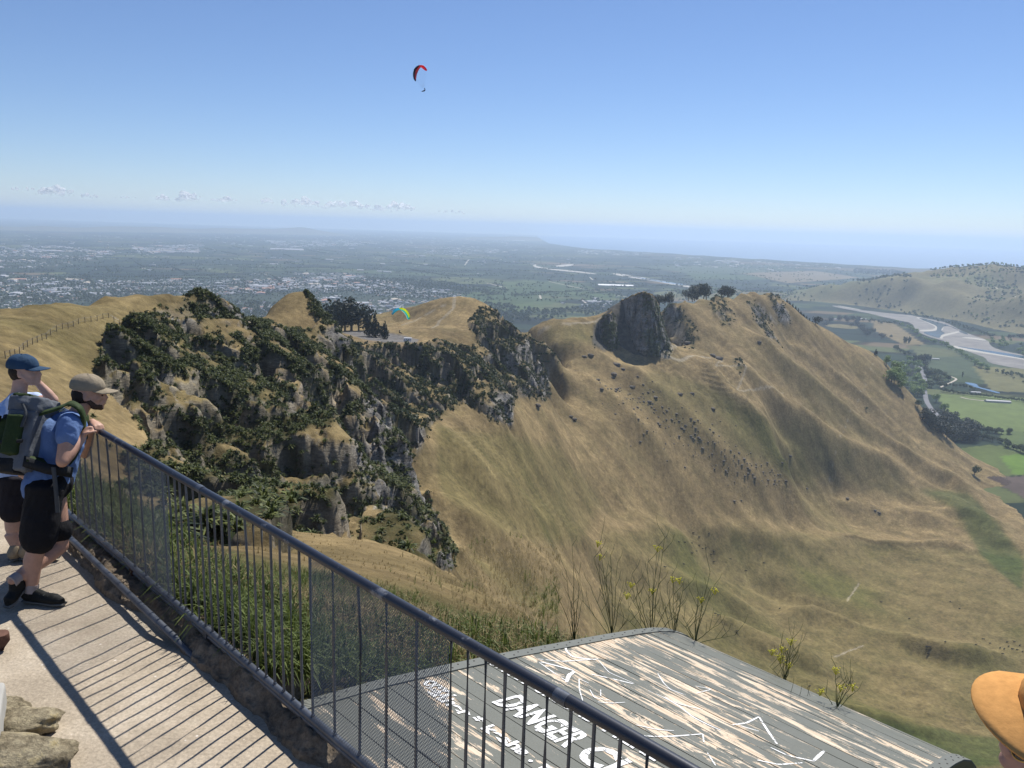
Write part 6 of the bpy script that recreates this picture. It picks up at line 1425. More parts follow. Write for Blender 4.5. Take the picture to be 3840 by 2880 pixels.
rb('tucked_cloth', (-.10, -.06, -.150), (.022, .035, .014), m_orange, .004, .008); rb('mesh_pocket', (-.10, -.03, -.19), (.030, .085, .034), m_pgrey, .008)
def ribbon(n_, pts, wv, mat, par, th=.004, w_=.022):
    P = V3(pts); ts = np.linspace(0, len(P) - 1, len(P) * 6); P = np.stack([np.interp(ts, range(len(P)), P[:, k]) for k in range(3)], -1)
    for _ in range(5): P[1:-1] = (P[:-2] + 2 * P[1:-1] + P[2:]) / 4
    wv = V3(wv) / np.linalg.norm(wv); T_ = np.gradient(P, axis=0); T_ /= np.linalg.norm(T_, axis=1)[:, None]; Nn = np.cross(T_, wv); V = np.concatenate([P + wv * w_ + Nn * th, P - wv * w_ + Nn * th, P - wv * w_ - Nn * th, P + wv * w_ - Nn * th]); n = len(P)
    Fq = [[a * n + i, a * n + i + 1, ((a + 1) % 4) * n + i + 1, ((a + 1) % 4) * n + i] for a in range(4) for i in range(n - 1)]
    o = mesh_np(n_, V, np.array(Fq), mat, par, True); o.matrix_parent_inverse = Matrix.Translation(-Vector(par.location)); return o
ribbon('shoulder_strap', [PB(.11, -.07, .16), s2(225, 1530, 5.10), s2(262, 1508, 5.16), s2(300, 1528, 5.14), s2(316, 1568, 5.16), s2(312, 1620, 5.20), s2(290, 1700, 5.24), s2(262, 1750, 5.20), PB(.12, -.12, -.15)], (-.1, 1, .25), m_pgreen, pack, .006, .030)
ribbon('shoulder_strap', [PB(.11, .07, .16), s2(250, 1525, 5.50), s2(290, 1512, 5.56), s2(328, 1560, 5.56), s2(320, 1650, 5.5)], (-.1, 1, 0), m_pgreen, pack, .006, .028)
ribbon('hip_belt', [PB(.10, -.13, -.17), s2(180, 1760, 4.98), s2(235, 1765, 5.02), s2(268, 1772, 5.16)], up_, m_pdark, pack, .008, .035)
ribbon('dangling_strap', [s2(200, 1752, 4.96), s2(206, 1800, 4.94), s2(212, 1860, 4.93), s2(216, 1922, 4.93)], (1, 0, 0), m_strap, pack, .003, .014)
ribbon('lid_strap', [PB(-.10, -.03, .30), PB(-.02, -.12, .25), PB(.07, -.155, .15), PB(.06, -.16, .05)], fw, m_strap, pack, .003, .011); ribbon('compression_strap', [PB(-.15, -.06, -.05), PB(-.08, -.16, -.06), PB(.09, -.165, -.04)], up_, m_pdark, pack, .003, .012)
b = MB(); b.box(PB(-.13, -.13, .10) - bc_, (.012, .012, .02), RB); b.build('buckle', m_pdark, pack)
# ---- man in the pale t-shirt, behind
k2 = s2z(120, 2150, 0); man2 = empty('person', (k2[0], k2[1], 0)); tag(man2, 'man in blue cap and pale t-shirt standing behind, hand to his face', 'person')
pl2 = s2(68, 1790, 5.75); ch2 = s2(62, 1570, 5.85); sR2 = s2(70, 1520, 5.62); sL2 = s2(95, 1505, 6.05); nk2 = s2(72, 1470, 5.88); hd2 = s2(92, 1392, 5.9); eL2 = s2(200, 1500, 5.98); wL2 = s2(140, 1432, 5.93)
hR2 = s2(52, 1800, 5.66); kR2 = s2(50, 1980, 5.62); aR2 = s2(70, 2120, 5.60); hL2 = s2(92, 1800, 5.84); kL2 = s2(100, 1975, 5.78); aL2 = s2(112, 2122, 5.60); tL2 = s2(230, 2128, 5.62); tR2 = s2(150, 2140, 5.75)
for q in (aR2, aL2): q[2] = .10
tL2[2] = .02; tR2[2] = .02
Rh2 = rotm(.18, .02); hp2, PH2, EH2 = head_parts(hd2, Rh2, .98)
eR2 = s2(20, 1680, 5.5); wR2 = s2(70, 1760, 5.5)
bp = hp2 + [('t', [hd2 - V3([.03, 0, .05]), nk2, nk2 - V3([.02, 0, .06])], [.056, .056, .07]), ('t', [ch2, pl2], [.12, .12]), ('t', [nk2 - V3([.02, 0, .06]), sR2], [.055, .05]), ('t', [nk2 - V3([.02, 0, .06]), sL2], [.055, .05]), ('t', [sL2, eL2], [.05, .038]), ('t', [eL2, eL2 + (wL2 - eL2) * .35, wL2], [.038, .039, .026]),
            ('t', [sR2, eR2], [.05, .038]), ('t', [eR2, wR2], [.038, .027]), ('t', [hR2, kR2], [.085, .056]), ('t', [kR2, kR2 + (aR2 - kR2) * .3 + V3([-.015, 0, 0]), aR2], [.055, .058, .036]), ('t', [hL2, kL2], [.085, .056]), ('t', [kL2, kL2 + (aL2 - kL2) * .3 + V3([-.015, 0, 0]), aL2], [.055, .058, .036])]
bp += hand_parts(wL2, (-.5, -.1, .8), (-.6, -.5, 0), .95, .5, 1) + hand_parts(wR2, (.5, .1, -.6), (0, 1, 0), .95, .8, 1)
blob('body', bp, m_skin2, .0085, man2, 2)
blob('tshirt', [('t', [ch2 + V3([0, 0, .03]), ch2 * .5 + pl2 * .5, pl2 + V3([0, 0, .02])], [.140, .134, .138]), ('t', [ch2 + V3([-.01, -.10, .0]), pl2 + V3([0, -.06, .02])], [.115, .12]), ('t', [ch2 + V3([0, .10, .0]), pl2 + V3([0, .06, .02])], [.115, .12]), ('t', [nk2 - V3([.02, 0, .085]), sR2], [.078, .072]), ('t', [nk2 - V3([.02, 0, .085]), sL2], [.078, .072]), ('t', [sR2, sR2 + (eR2 - sR2) * .5], [.07, .064]), ('t', [sL2, sL2 + (eL2 - sL2) * .4], [.07, .064])], m_tee2, .011, man2, 3, .009, 9)
blob('shorts', [('t', [pl2 + V3([0, -.03, 0]), hR2, hR2 + (kR2 - hR2) * .62], [.125, .112, .10]), ('t', [pl2 + V3([0, .03, 0]), hL2, hL2 + (kL2 - hL2) * .62], [.125, .112, .10])], m_short2, .011, man2, 3, .006, 8)
blob('hair', [('e', PH2(-.035, 0, -.002), (.076, .076, .07), Rh2), ('e', PH2(-.055, 0, -.03), (.045, .06, .05), Rh2)], m_hair, .007, man2, 2, .002, 60)
cap('cap', hd2, Rh2, .98, m_bcap, man2, .082, .080, (.116, .090, .092))
m_sand = simple('sandal_strap', (.05, .045, .04), .7, .2, .2, 30)
for a_, t_ in ((aR2, tR2), (aL2, tL2)): shoe('sandal', a_, t_, 0, simple('sandal_leather', (.30, .24, .16), .7, .2, .15, 20), man2)
# ---- head in the suede cap, close by on the right
R3 = rotm(math.pi - .12, -.05, -.33); hd3 = s2(3646, 2636, 1.34) - R3 @ V3([.186, 0, .045]) * 1.06; man3 = empty('person', (hd3[0] + .02, hd3[1], 0)); tag(man3, 'person in a tan suede cap and glasses at the bottom right corner, face turned left', 'person')
hp3, PH3, EH3 = head_parts(hd3, R3, 1.0)
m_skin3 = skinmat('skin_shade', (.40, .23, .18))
nb3 = hd3 - V3([0, 0, .20]); bp = hp3 + [('t', [hd3 - V3([0, 0, .05]), nb3], [.058, .062]), ('t', [nb3 + V3([0, 0, -.02]), nb3 + V3([.0, .16, -.08])], [.07, .055]), ('t', [nb3 + V3([0, 0, -.02]), nb3 + V3([0, -.16, -.08])], [.07, .055]), ('t', [nb3, nb3 - V3([0, 0, .5])], [.11, .12]), ('t', [nb3 + V3([0, .16, -.08]), nb3 + V3([.02, .22, -.38]), nb3 + V3([-.05, .2, -.62])], [.05, .04, .028]), ('t', [nb3 + V3([0, -.16, -.08]), nb3 + V3([.02, -.22, -.38]), nb3 + V3([-.05, -.2, -.62])], [.05, .04, .028])]
lz3 = nb3[2] - .5
for s in (-.09, .09): bp.append(('t', [nb3 + V3([0, s, -.5]), V3([nb3[0], nb3[1] + s, lz3 * .5]), V3([nb3[0], nb3[1] + s, .09])], [.09, .058, .038]))
bp += hand_parts(nb3 + V3([-.05, .2, -.62]), (0, 0, -1), (-1, 0, 0), 1, .5) + hand_parts(nb3 + V3([-.05, -.2, -.62]), (0, 0, -1), (-1, 0, 0), 1, .5, -1)
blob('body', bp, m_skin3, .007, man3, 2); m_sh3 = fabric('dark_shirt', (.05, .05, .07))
blob('shirt', [('t', [nb3 - V3([0, 0, .06]), nb3 - V3([0, 0, .55])], [.13, .14]), ('t', [nb3 - V3([0, 0, .06]), nb3 + V3([0, .16, -.09])], [.09, .075]), ('t', [nb3 - V3([0, 0, .06]), nb3 + V3([0, -.16, -.09])], [.09, .075]), ('t', [nb3 + V3([0, .16, -.08]), nb3 + V3([.01, .2, -.28])], [.07, .06]), ('t', [nb3 + V3([0, -.16, -.08]), nb3 + V3([.01, -.2, -.28])], [.07, .06])], m_sh3, .012, man3, 3, .006, 9)
blob('shorts', [('t', [nb3 + V3([0, s, -.52]), V3([nb3[0], nb3[1] + s, lz3 * .55])], [.12, .10]) for s in (-.08, .08)], m_short2, .013, man3, 3, .005, 8)
for s in (-.09, .09): shoe('shoe', V3([nb3[0], nb3[1] + s, .10]), V3([nb3[0] - .17, nb3[1] + s, .015]), 0, m_shoe, man3)
cap('cap', hd3 + R3 @ V3([.0, 0, .012]), R3, 1.06, m_suede, man3, .074, .106, (.118, .100, .085), .25)
blob('hair', [('e', PH3(-.035, 0, -.002), (.076, .077, .07), R3)], m_hair, .007, man3, 2, .002, 60)
gl = empty('sunglasses', tuple(hd3)); tag(gl, 'gold rimmed sunglasses worn by the person in the tan cap', 'sunglasses')
inv = Matrix.Translation(-Vector(gl.location))
for s in (-1, 1):
    ring = [PH3(.112 - .012 * math.cos(a) ** 2, .036 * s + .026 * math.cos(a), -.012 + .022 * math.sin(a)) for a in np.linspace(0, 2 * math.pi, 25)]
    b = MB(); b.tube(ring, .0016, 6, cap=False); o = b.build('rim', m_gold, gl, True); o.matrix_parent_inverse = inv
    b = MB(); c0 = PH3(.112, .036 * s, -.012); b.add(np.array(ring[:-1] + [c0]), [[i, (i + 1) % 24, 24] for i in range(24)]); o = b.build('lens', m_lens, gl, True); o.matrix_parent_inverse = inv
    b = MB(); b.tube([PH3(.104, .063 * s, -.008), PH3(.06, .078 * s, -.006), PH3(-.01, .084 * s, -.010), PH3(-.03, .080 * s, -.03)], [.003, .0045, .003, .003], 6, flat=.5); o = b.build('arm', m_lens, gl, True); o.matrix_parent_inverse = inv

# ================================================================== FLYERS, VEHICLES, CATTLE, HOUSES, CLOUDS
def cloth(name, c, rough=.6):
    m, t = newmat(name); b = t.nodes.new('ShaderNodeBsdfPrincipled'); b.inputs['Base Color'].default_value = (*c, 1); b.inputs['Roughness'].default_value = rough
    tr = t.nodes.new('ShaderNodeBsdfTranslucent'); n_ = noise(t, coord(t), 3, 4); L(t, mixc(t, n_, [k * .92 for k in c], c), tr.inputs[0]); mx = t.nodes.new('ShaderNodeMixShader'); mx.inputs[0].default_value = .6
    L(t, b.outputs[0], mx.inputs[1]); L(t, tr.outputs[0], mx.inputs[2]); o = t.nodes.new('ShaderNodeOutputMaterial'); L(t, mx.outputs[0], o.inputs[0]); return m
m_red = cloth('wing_red', (.85, .07, .10)); m_navy = cloth('wing_navy', (.012, .02, .07)); m_crim = cloth('wing_crimson', (.70, .05, .14))
m_teal = cloth('wing_teal', (.02, .70, .66)); m_yel = cloth('wing_yellow', (.85, .88, .06)); m_wht = cloth('wing_white', (.75, .78, .82)); m_ltb = cloth('wing_light_blue', (.12, .65, .85))
m_line = simple('line_cord', (.10, .02, .02), .8, .1, .1, 5); m_suit = simple('flying_suit', (.015, .02, .04), .8, .2, .2, 8)
def wing(name, outer, inner, d0, org, sc_, under_, upper_f, pilot, label, plabel):
    n = 40; P = lambda L_, t_: np.array([np.interp(t_, np.linspace(0, 1, len(L_)), [p[k] for p in L_]) for k in (0, 1)])
    e = empty(name, tuple(s2(org[0] + pilot[0] * sc_, org[1] + pilot[1] * sc_, d0))); tag(e, label, 'paraglider')
    def pt(q, dy): p = s2(org[0] + q[0] * sc_, org[1] + q[1] * sc_, d0); f = (d0 + dy) / d0; return np.array([p[0] * f, p[1] + dy, EYE + (p[2] - EYE) * f])
    V = []; Fq = []; mi = []; mats = []; C_ = 7
    for i in range(n):
        t_ = i / (n - 1); o_, i_ = P(outer, t_), P(inner, t_)
        ctr = np.array([np.mean([p[0] for p in outer]), max(p[1] for p in outer)])
        for side in (0, 1):
            for k in range(C_):
                f = k / (C_ - 1); q = o_ * (1 - f) + i_ * f; th = math.sin(math.pi * f ** .6) * .28 * (1 if side == 0 else .1); up_ = q - ctr; up_ = up_ / (np.linalg.norm(up_) + 1e-6)
                p = pt(q, -1.1 + 2.4 * f + (t_ - .5) * 3); p = p + np.array([up_[0], 0, -up_[1]]) * th; V.append(p)
    W_ = C_ * 2
    for i in range(n - 1):
        for k in range(C_ - 1):
            a = i * W_ + k; Fq.append([a, a + 1, a + W_ + 1, a + W_]); mi.append(upper_f(i / (n - 1), k / (C_ - 1)))
            a += C_; Fq.append([a, a + W_, a + W_ + 1, a + 1]); mi.append(upper_f(i / (n - 1), k / (C_ - 1)))
    for i in range(n - 1):
        a = i * W_; Fq.append([a, a + W_, a + W_ + C_, a + C_]); mi.append(upper_f(i / (n - 1), 0)); a += C_ - 1; Fq.append([a, a + C_, a + W_ + C_, a + W_]); mi.append(upper_f(i / (n - 1), 1))
    for a in (0, (n - 1) * W_):
        for k in range(C_ - 1): Fq.append([a + k, a + C_ + k, a + C_ + k + 1, a + k + 1]); mi.append(upper_f(a / ((n - 1) * W_), 0))
    V = np.array(V); w_ = mesh_np('canopy', V - np.array(e.location), np.array(Fq), WM, e, True, mi)
    b = MB(); base = np.array(e.location)
    for i in range(2, n - 2, 3):
        for k in (1, 4): p = V[i * W_ + C_ + k]; b.tube([p - base, (p - base) * .15], .003, 3, cap=False)
    b.build('suspension_lines', m_line, e)
    pb = MB(); u = .55
    pb.tube([(-.55 * u, 0, .35 * u), (-.35 * u, 0, -.2 * u), (.1 * u, 0, -.45 * u), (.75 * u, 0, -.62 * u), (1.35 * u, 0, -.78 * u)], [.22 * u, .34 * u, .34 * u, .26 * u, .14 * u], 10); pb.ell((-.42 * u, 0, .78 * u), (.2 * u, .2 * u, .24 * u), None, 10, 8)
    for sy in (-.3, .3): pb.tube([(-.45 * u, sy * u, .4 * u), (-.1 * u, sy * 1.5 * u, .6 * u), (-.1 * u, sy * 1.3 * u, 1.15 * u)], [.1 * u, .08 * u, .06 * u], 6)
    pl_ = pb.build('person', m_suit, None, True); pl_.location = e.location; tag(pl_, plabel, 'person'); return e, pl_
WM = [m_red, m_navy, m_crim]
e_, pp_ = wing('paraglider', [(872, 935), (800, 860), (762, 740), (757, 600), (800, 430), (880, 340), (1000, 285), (1120, 285), (1200, 300), (1275, 375), (1320, 450), (1335, 500)], [(888, 925), (895, 840), (905, 740), (925, 640), (960, 560), (1010, 450), (1060, 375), (1090, 355), (1150, 400), (1220, 460), (1275, 500), (1325, 508)],
     245, (1480, 220), .0904, lambda t_: 2, lambda t_, f: 1 if (t_ < .52 and f < .42) or t_ < .06 else (2 if t_ > .72 else 0), (1220, 1300), 'red and navy paraglider wing high in the clear sky', 'dark suited pilot hanging under the red paraglider')
pp_.rotation_euler = (0, math.radians(190), 0); pp_.rotation_euler = (0, 0, math.radians(180))
WM = [m_yel, m_ltb, m_teal, m_wht]
wing('paraglider', [(512, 742), (500, 700), (525, 640), (600, 580), (700, 560), (800, 548), (880, 575), (950, 640), (1000, 725), (1010, 800), (985, 862)], [(545, 738), (575, 700), (625, 660), (680, 622), (740, 605), (800, 650), (850, 700), (890, 760), (915, 815), (925, 855), (960, 868)],
     262, (1400, 1080), .1356, lambda t_: 2, lambda t_, f: (3 if (f < .22 and t_ < .2) or (f > .72 and t_ > .45) else (1 if t_ < .40 and f < .75 else (0 if f < .42 and t_ < .88 else 2))), (738, 1215), 'teal and yellow paraglider wing low over the grassy hill by the car park', 'dark pilot hanging under the teal and yellow paraglider')

# motorhome in the car park
m_van = simple('van_white', (.78, .78, .76), .35, .5, .03, 3); m_tint = simple('tinted_glass', (.02, .022, .028), .15, .5, .1, 3); m_tyre = simple('tyre', (.02, .02, .02), .9, .2, .1, 9)
p = od(881, 737, 640); p[2] = land_z(p[0], p[1])[0] + .1; van = empty('motorhome', tuple(p)); van.rotation_euler = (0, 0, .06); tag(van, 'white motorhome parked at the right end of the hilltop car park', 'motorhome')
b = MB(); b.box((.5, 0, 1.75), (2.6, 1.1, 1.25)); b.box((-2.5, 0, 2.45), (.75, 1.05, .5)); b.build('body', m_van, van)
b = MB(); b.add(np.array([(x, y, z) for y in (-1, 1) for x, z in ((-2.1, .5), (-3.6, .5), (-3.65, 1.1), (-2.9, 1.35), (-2.4, 1.95), (-2.1, 1.95))]), [[i, (i + 1) % 6, 6 + (i + 1) % 6, 6 + i] for i in range(6)] + [[0, 1, 2, 5], [2, 3, 4, 5], [6, 11, 8, 7], [8, 11, 10, 9]]); b.build('cab', m_van, van)
for x, w_ in ((-.9, .45), (.9, .5), (2.4, .3)): b = MB(); b.box((x, -1.105, 2.0), (w_, .012, .3)); b.build('window', m_tint, van)
b = MB(); b.box((-2.6, 0, 1.6), (.3, 1.02, .22)); b.build('windscreen', m_tint, van)
for x in (-2.7, 1.9):
    for y in (-.95, .95): b = MB(); b.tube([(x, y - .12, .36), (x, y + .12, .36)], .36, 14); b.build('wheel', m_tyre, van)
# mast on the hill
p = on_land(1007, 643, 600); z = land_z(p[0], p[1])[0]; b = MB(); b.tube([(0, 0, 0), (0, 0, 10.5)], .16, 6); b.box((0, 0, 10.1), (2.0, .12, .12)); b.box((0, 0, 8.6), (.9, .1, .08)); o = b.build('signal_mast', m_beam); o.location = (p[0], p[1], z); tag(o, 'slender dark mast with a crossbar on the top of the middle hill', 'mast')

# post and wire fences on the hills
def post_fence(pts, n, h, label, dmin=40, rad=.07):
    P = [hit(X, Y, dmin) for X, Y in pts]
    if any(q is None for q in P): return
    P = np.array(P); ts = np.linspace(0, len(P) - 1, n); Q_ = np.stack([np.interp(ts, range(len(P)), P[:, k]) for k in (0, 1)], -1); zz = land_z(Q_[:, 0], Q_[:, 1])
    e = empty('wire_fence', (Q_[0, 0], Q_[0, 1], zz[0])); tag(e, label, 'fence'); inv = Matrix.Translation(-Vector(e.location))
    for (x, y), z in zip(Q_, zz): b = MB(); b.tube([(x, y, z - .3), (x + random.uniform(-.05, .05), y, z + h)], rad, 5); o = b.build('post', m_beam, e); o.matrix_parent_inverse = inv
    for hh in (.35, .8, .95):
        b = MB(); b.tube([(x, y, z + h * hh) for (x, y), z in zip(Q_, zz)], .012, 3, cap=False); o = b.build('wire', m_galv, e); o.matrix_parent_inverse = inv
post_fence([(12, 775), (60, 750), (110, 725), (170, 702), (235, 690), (290, 682)], 26, 1.25, 'old post and wire fence climbing the dry slope at the far left', 60)
post_fence([(1890, 1525), (1960, 1535), (2030, 1548), (2100, 1562), (2210, 1590)], 34, 1.3, 'long post and wire fence across the valley above the dark green paddock', 200, .09)

# cattle
m_cow = simple('cattle_hide', (.012, .011, .010), .7, .3, .2, 2)
b = MB(); b.tube([(-1.0, 0, 1.0), (-.8, 0, 1.02), (-.2, 0, .95), (.5, 0, .98), (.9, 0, 1.08), (1.15, 0, 1.15), (1.35, 0, 1.0), (1.6, 0, .72)], [.12, .33, .38, .36, .27, .2, .15, .09], 10, flat=.85)
for x in (-.72, .55):
    for y in (-.2, .2): b.tube([(x, y, .8), (x + (.05 if x < 0 else 0), y, .42), (x, y, 0)], [.13, .07, .06], 6)
b.tube([(-1.08, 0, 1.05), (-1.15, 0, .5)], [.035, .02], 4)
cow = b.build('cow', m_cow, None, True)
CW = [(1510, 1183), (1517, 1189), (1524, 1186), (1504, 1192), (1510, 1160), (1479, 1173), (1494, 1175), (1497, 1157), (1531, 1159), (1536, 1197), (1541, 1192), (1578, 1208), (1436, 1225), (1541, 1220), (1477, 1220), (1467, 1172), (1494, 1196), (1543, 1193), (1684, 1315), (1748, 1482), (1964, 1337), (1902, 1303), (2052, 1302), (2072, 1316), (1592, 1363), (1545, 1325), (1551, 1330), (2006, 1408), (2041, 1391), (2003, 1420), (2108, 1394), (2124, 1382), (2138, 1392), (2160, 1399), (2169, 1402), (2178, 1398), (2186, 1402), (2175, 1387), (2190, 1389), (2196, 1406), (2166, 1412), (2202, 1396), (2209, 1407), (2000, 1410), (1650, 1215), (1610, 1240)]
rc = random.Random(2); first = True
for X, Y in CW:
    h_ = hit(X, Y + 2, 200)
    if h_ is None: continue
    o = cow if first else cow.copy()
    if not first: COL.objects.link(o)
    first = False; o.name = 'cow'; o.location = h_ - np.array([0, 0, .1]); o.rotation_euler = (0, 0, rc.uniform(-.7, .7) + (math.pi if rc.random() < .5 else 0)); o.scale = (1.15,) * 3
    tag(o, 'small black cow in the herd grazing at the far right of the valley floor' if X > 1990 and Y > 1370 else ('small black cow in the group on the slope above the fennel' if X < 1560 else 'small black cow standing apart on the green valley floor'), 'cow', 'black cattle grazing in the bowl')

# houses of the town on the plain
HCOL = [simple('roof_white', (.34, .34, .35), .6, .3, .05, .1), simple('roof_grey', (.26, .27, .29), .7, .3, .05, .1), simple('roof_terracotta', (.36, .20, .14), .8, .2, .05, .1), simple('roof_tan', (.44, .38, .30), .8, .2, .05, .1), simple('roof_dark', (.09, .095, .11), .7, .3, .05, .1)]
m_wall = simple('house_wall', (.50, .48, .44), .9, .1, .05, .1)
def house_geo(w_, d_, h, rh): 
    V = [(-w_, -d_, 0), (w_, -d_, 0), (w_, d_, 0), (-w_, d_, 0), (-w_, -d_, h), (w_, -d_, h), (w_, d_, h), (-w_, d_, h), (-w_, 0, h + rh), (w_, 0, h + rh)]
    return np.array(V, float), [[0, 1, 5, 4], [2, 3, 7, 6], [1, 2, 6, 5], [3, 0, 4, 7], [4, 5, 9, 8], [6, 7, 8, 9]], [[5, 6, 9], [7, 4, 8]]
V, f4, f3 = house_geo(8, 5.5, 2.8, 2.2)
HM = [mesh_np('house', V, [np.array(f3), np.array(f4)], [m_wall, HCOL[k]], None, False, [0, 0, 0, 0, 0, 0, 1, 1]) for k in range(5)]
HS = []
rh_ = np.random.default_rng(3)
def houses(poly, n, wts, big=0.05):
    P = np.array([oz(X, Y, PLAIN)[:2] for X, Y in poly]); x0, y0 = P.min(0); x1, y1 = P.max(0); k = 0; g = 0
    while k < n and g < 60:
        g += 1; xs = rh_.uniform(x0, x1, 500); ys = rh_.uniform(y0, y1, 500)
        a_ = .35; u_ = xs * math.cos(a_) + ys * math.sin(a_); v_ = -xs * math.sin(a_) + ys * math.cos(a_); v_ = np.round(v_ / 42) * 42 + rh_.normal(size=500) * 3; xs = u_ * math.cos(a_) - v_ * math.sin(a_); ys = u_ * math.sin(a_) + v_ * math.cos(a_)
        m = inpoly(xs, ys, P) & (fbm(xs / 300, ys / 300, oct=2, seed=6) > -.25)
        for a, b_ in zip(xs[m], ys[m]):
            if k >= n: break
            k += 1; HS.append((a, b_, ground(a, b_)[0], .35 + rh_.choice([0, math.pi / 2]) + rh_.normal() * .05, rh_.choice(5, p=wts), rh_.uniform(2.2, 5) if rh_.random() < big else rh_.uniform(.8, 1.3)))
WT = [.24, .36, .09, .14, .17]
houses(TOWNS[0], 1500, WT); houses(TOWNS[1], 1000, WT); houses(TOWNS[2], 600, [.5, .2, .05, .2, .05], .15); houses(TOWNS[3], 260, [.7, .1, .05, .1, .05], .5); houses(TOWNS[4], 320, [.75, .1, .05, .05, .05], .5); houses(TOWNS[5], 200, WT); houses(TOWNS[6], 160, [.6, .2, 0, .2, 0], .3); houses(TOWNS[7], 120, [.6, .2, 0, .2, 0], .3)
houses([(1450, 555), (1650, 562), (1850, 578), (1700, 590), (1450, 575)], 150, [.6, .2, 0, .2, 0], .2); houses([(-50, 510), (800, 505), (1100, 520), (1300, 560), (1000, 600), (0, 600)], 900, [.7, .1, .05, .1, .05], .25)
houses([(1195, 655), (1320, 640), (1370, 645), (1330, 662), (1220, 668)], 40, [.2, .7, 0, .1, 0], .1)
order = sorted(range(len(HS)), key=lambda k: np.hypot(HS[k][0], HS[k][1]) / HS[k][5]); print('houses', len(HS))
RL = ['white roofed', 'grey roofed', 'terracotta roofed', 'tan roofed', 'dark roofed']
for k in order[:300]:
    x, y, z, r0, c_, s_ = HS[k]; o = HM[c_].copy(); COL.objects.link(o); o.name = 'house'; o.location = (x, y, z); o.rotation_euler = (0, 0, r0); o.scale = (s_, s_, min(s_, 1.8))
    px, py = proj(x, y, z); side = 'left' if px / OV < 700 else ('middle' if px / OV < 1050 else 'right')
    tag(o, f'tiny {RL[c_]} house in the town beyond the ridge', 'house', 'houses of the town on the plain')
for o in HM: bpy.data.objects.remove(o)
Vs = []; F4 = []; F3 = []; M4 = []; M3 = []; n = 0
for k in order[300:]:
    x, y, z, r0, c_, s_ = HS[k]; c, s = math.cos(r0), math.sin(r0); W = V * np.array([s_, s_, min(s_, 1.8)]); Vs.append(np.stack([W[:, 0] * c - W[:, 1] * s + x, W[:, 0] * s + W[:, 1] * c + y, W[:, 2] + z], -1))
    F4.append(np.array(f4) + n); F3.append(np.array(f3) + n); M4 += [0, 0, 0, 0, c_ + 1, c_ + 1]; M3 += [0, 0]; n += len(V)
o = mesh_np('distant_houses', np.concatenate(Vs), [np.concatenate(F3), np.concatenate(F4)], [m_wall] + HCOL, None, False, M3 + M4); tag(o, 'countless tiny roofs of the far town and farms', 'houses', None, 'stuff')
# long glasshouses, sheds and the farm barns
def shed(X, Y, L_, W_, h, rot, lab, cat='shed', mats=None, nm='shed'):
    p = oz(X, Y, PLAIN); V, f4, f3 = house_geo(L_ / 2, W_ / 2, h, W_ * .12); z = ground(p[0], p[1])[0]
    e = empty(nm, (p[0], p[1], z)); e.rotation_euler = (0, 0, rot); tag(e, lab, cat)
    ma = mats or HCOL[0]
    mesh_np('roof', V[4:], [np.array([[1, 2, 5], [3, 0, 4]]), np.array([[0, 1, 5, 4], [2, 3, 4, 5]])], ma, e); mesh_np('walls', V[:8], np.array([[0, 1, 5, 4], [2, 3, 7, 6], [1, 2, 6, 5], [3, 0, 4, 7]]), m_wall, e)
shed(2155, 869, 58, 13, 4, -.12, 'long white roofed stable building in the bright green pasture', 'barn', nm='barn'); shed(2107, 849, 24, 9, 3, -.2, 'small white shed above the avenue of young trees'); shed(2014, 776, 44, 8, 3, -.05, 'long low white shed below the row of poplars')
shed(1330, 618, 250, 60, 5, -.03, 'long white covered crop tunnel on the green plain beyond the ridge', 'greenhouse', m_glass, 'greenhouse'); shed(2022, 648, 34, 16, 5, .1, 'white house on the spur above the far river bank', 'house', nm='house'); shed(1858, 690, 60, 12, 4, .1, 'pale shed among trees behind the ridge shoulder'); shed(1806, 669 + 22, 40, 14, 4, .2, 'white shed beside the dark pines at the ridge end')
for k, (X, Y, L_, W_) in enumerate(((620, 540, 420, 120), (110, 543, 300, 60), (380, 545, 500, 40), (1120, 520, 360, 90), (800, 526, 260, 40), (560, 620, 120, 50), (830, 588, 120, 30), (1570, 565, 300, 40))):
    shed(X, Y, L_, W_, 7, rh_.uniform(-.3, .3), ['large white packhouse on the left of the far plain', 'long white glasshouse row near the left edge of the plain', 'very long pale glasshouse strip at left centre of the plain', 'wide white store roofs in the middle of the far plain', 'pale shed roof left of the bluff on the far plain', 'white shed near the town, left centre', 'small white shed above the town, right of centre', 'long white roof near the coast at right'][k], 'greenhouse' if 'glass' in 'x' else 'shed')

# clouds low over the left horizon
m_cl, t = newmat('cloud_vapour'); v = coord(t); lw = t.nodes.new('ShaderNodeLayerWeight'); lw.inputs[0].default_value = .35
df = t.nodes.new('ShaderNodeBsdfDiffuse'); df.inputs[0].default_value = (1, 1, 1, 1); tl = t.nodes.new('ShaderNodeBsdfTranslucent'); tl.inputs[0].default_value = (1, 1, 1, 1); m1 = t.nodes.new('ShaderNodeMixShader'); m1.inputs[0].default_value = .6; L(t, df.outputs[0], m1.inputs[1]); L(t, tl.outputs[0], m1.inputs[2])
tr = t.nodes.new('ShaderNodeBsdfTransparent'); m2 = t.nodes.new('ShaderNodeMixShader'); o_ = t.nodes.new('ShaderNodeOutputMaterial')
al = mathn(t, 'SUBTRACT', 1.0, lw.outputs['Facing']); al = mathn(t, 'MULTIPLY', al, ramp(t, noise(t, v, 1 / 900., 5, .65), [(.35, .1), (.65, .95)])); gz = t.nodes.new('ShaderNodeSeparateXYZ'); L(t, coord(t, 'Generated'), gz.inputs[0]); al = mathn(t, 'MULTIPLY', al, ramp(t, gz.outputs[2], [(.05, .05), (.55, .95)]))
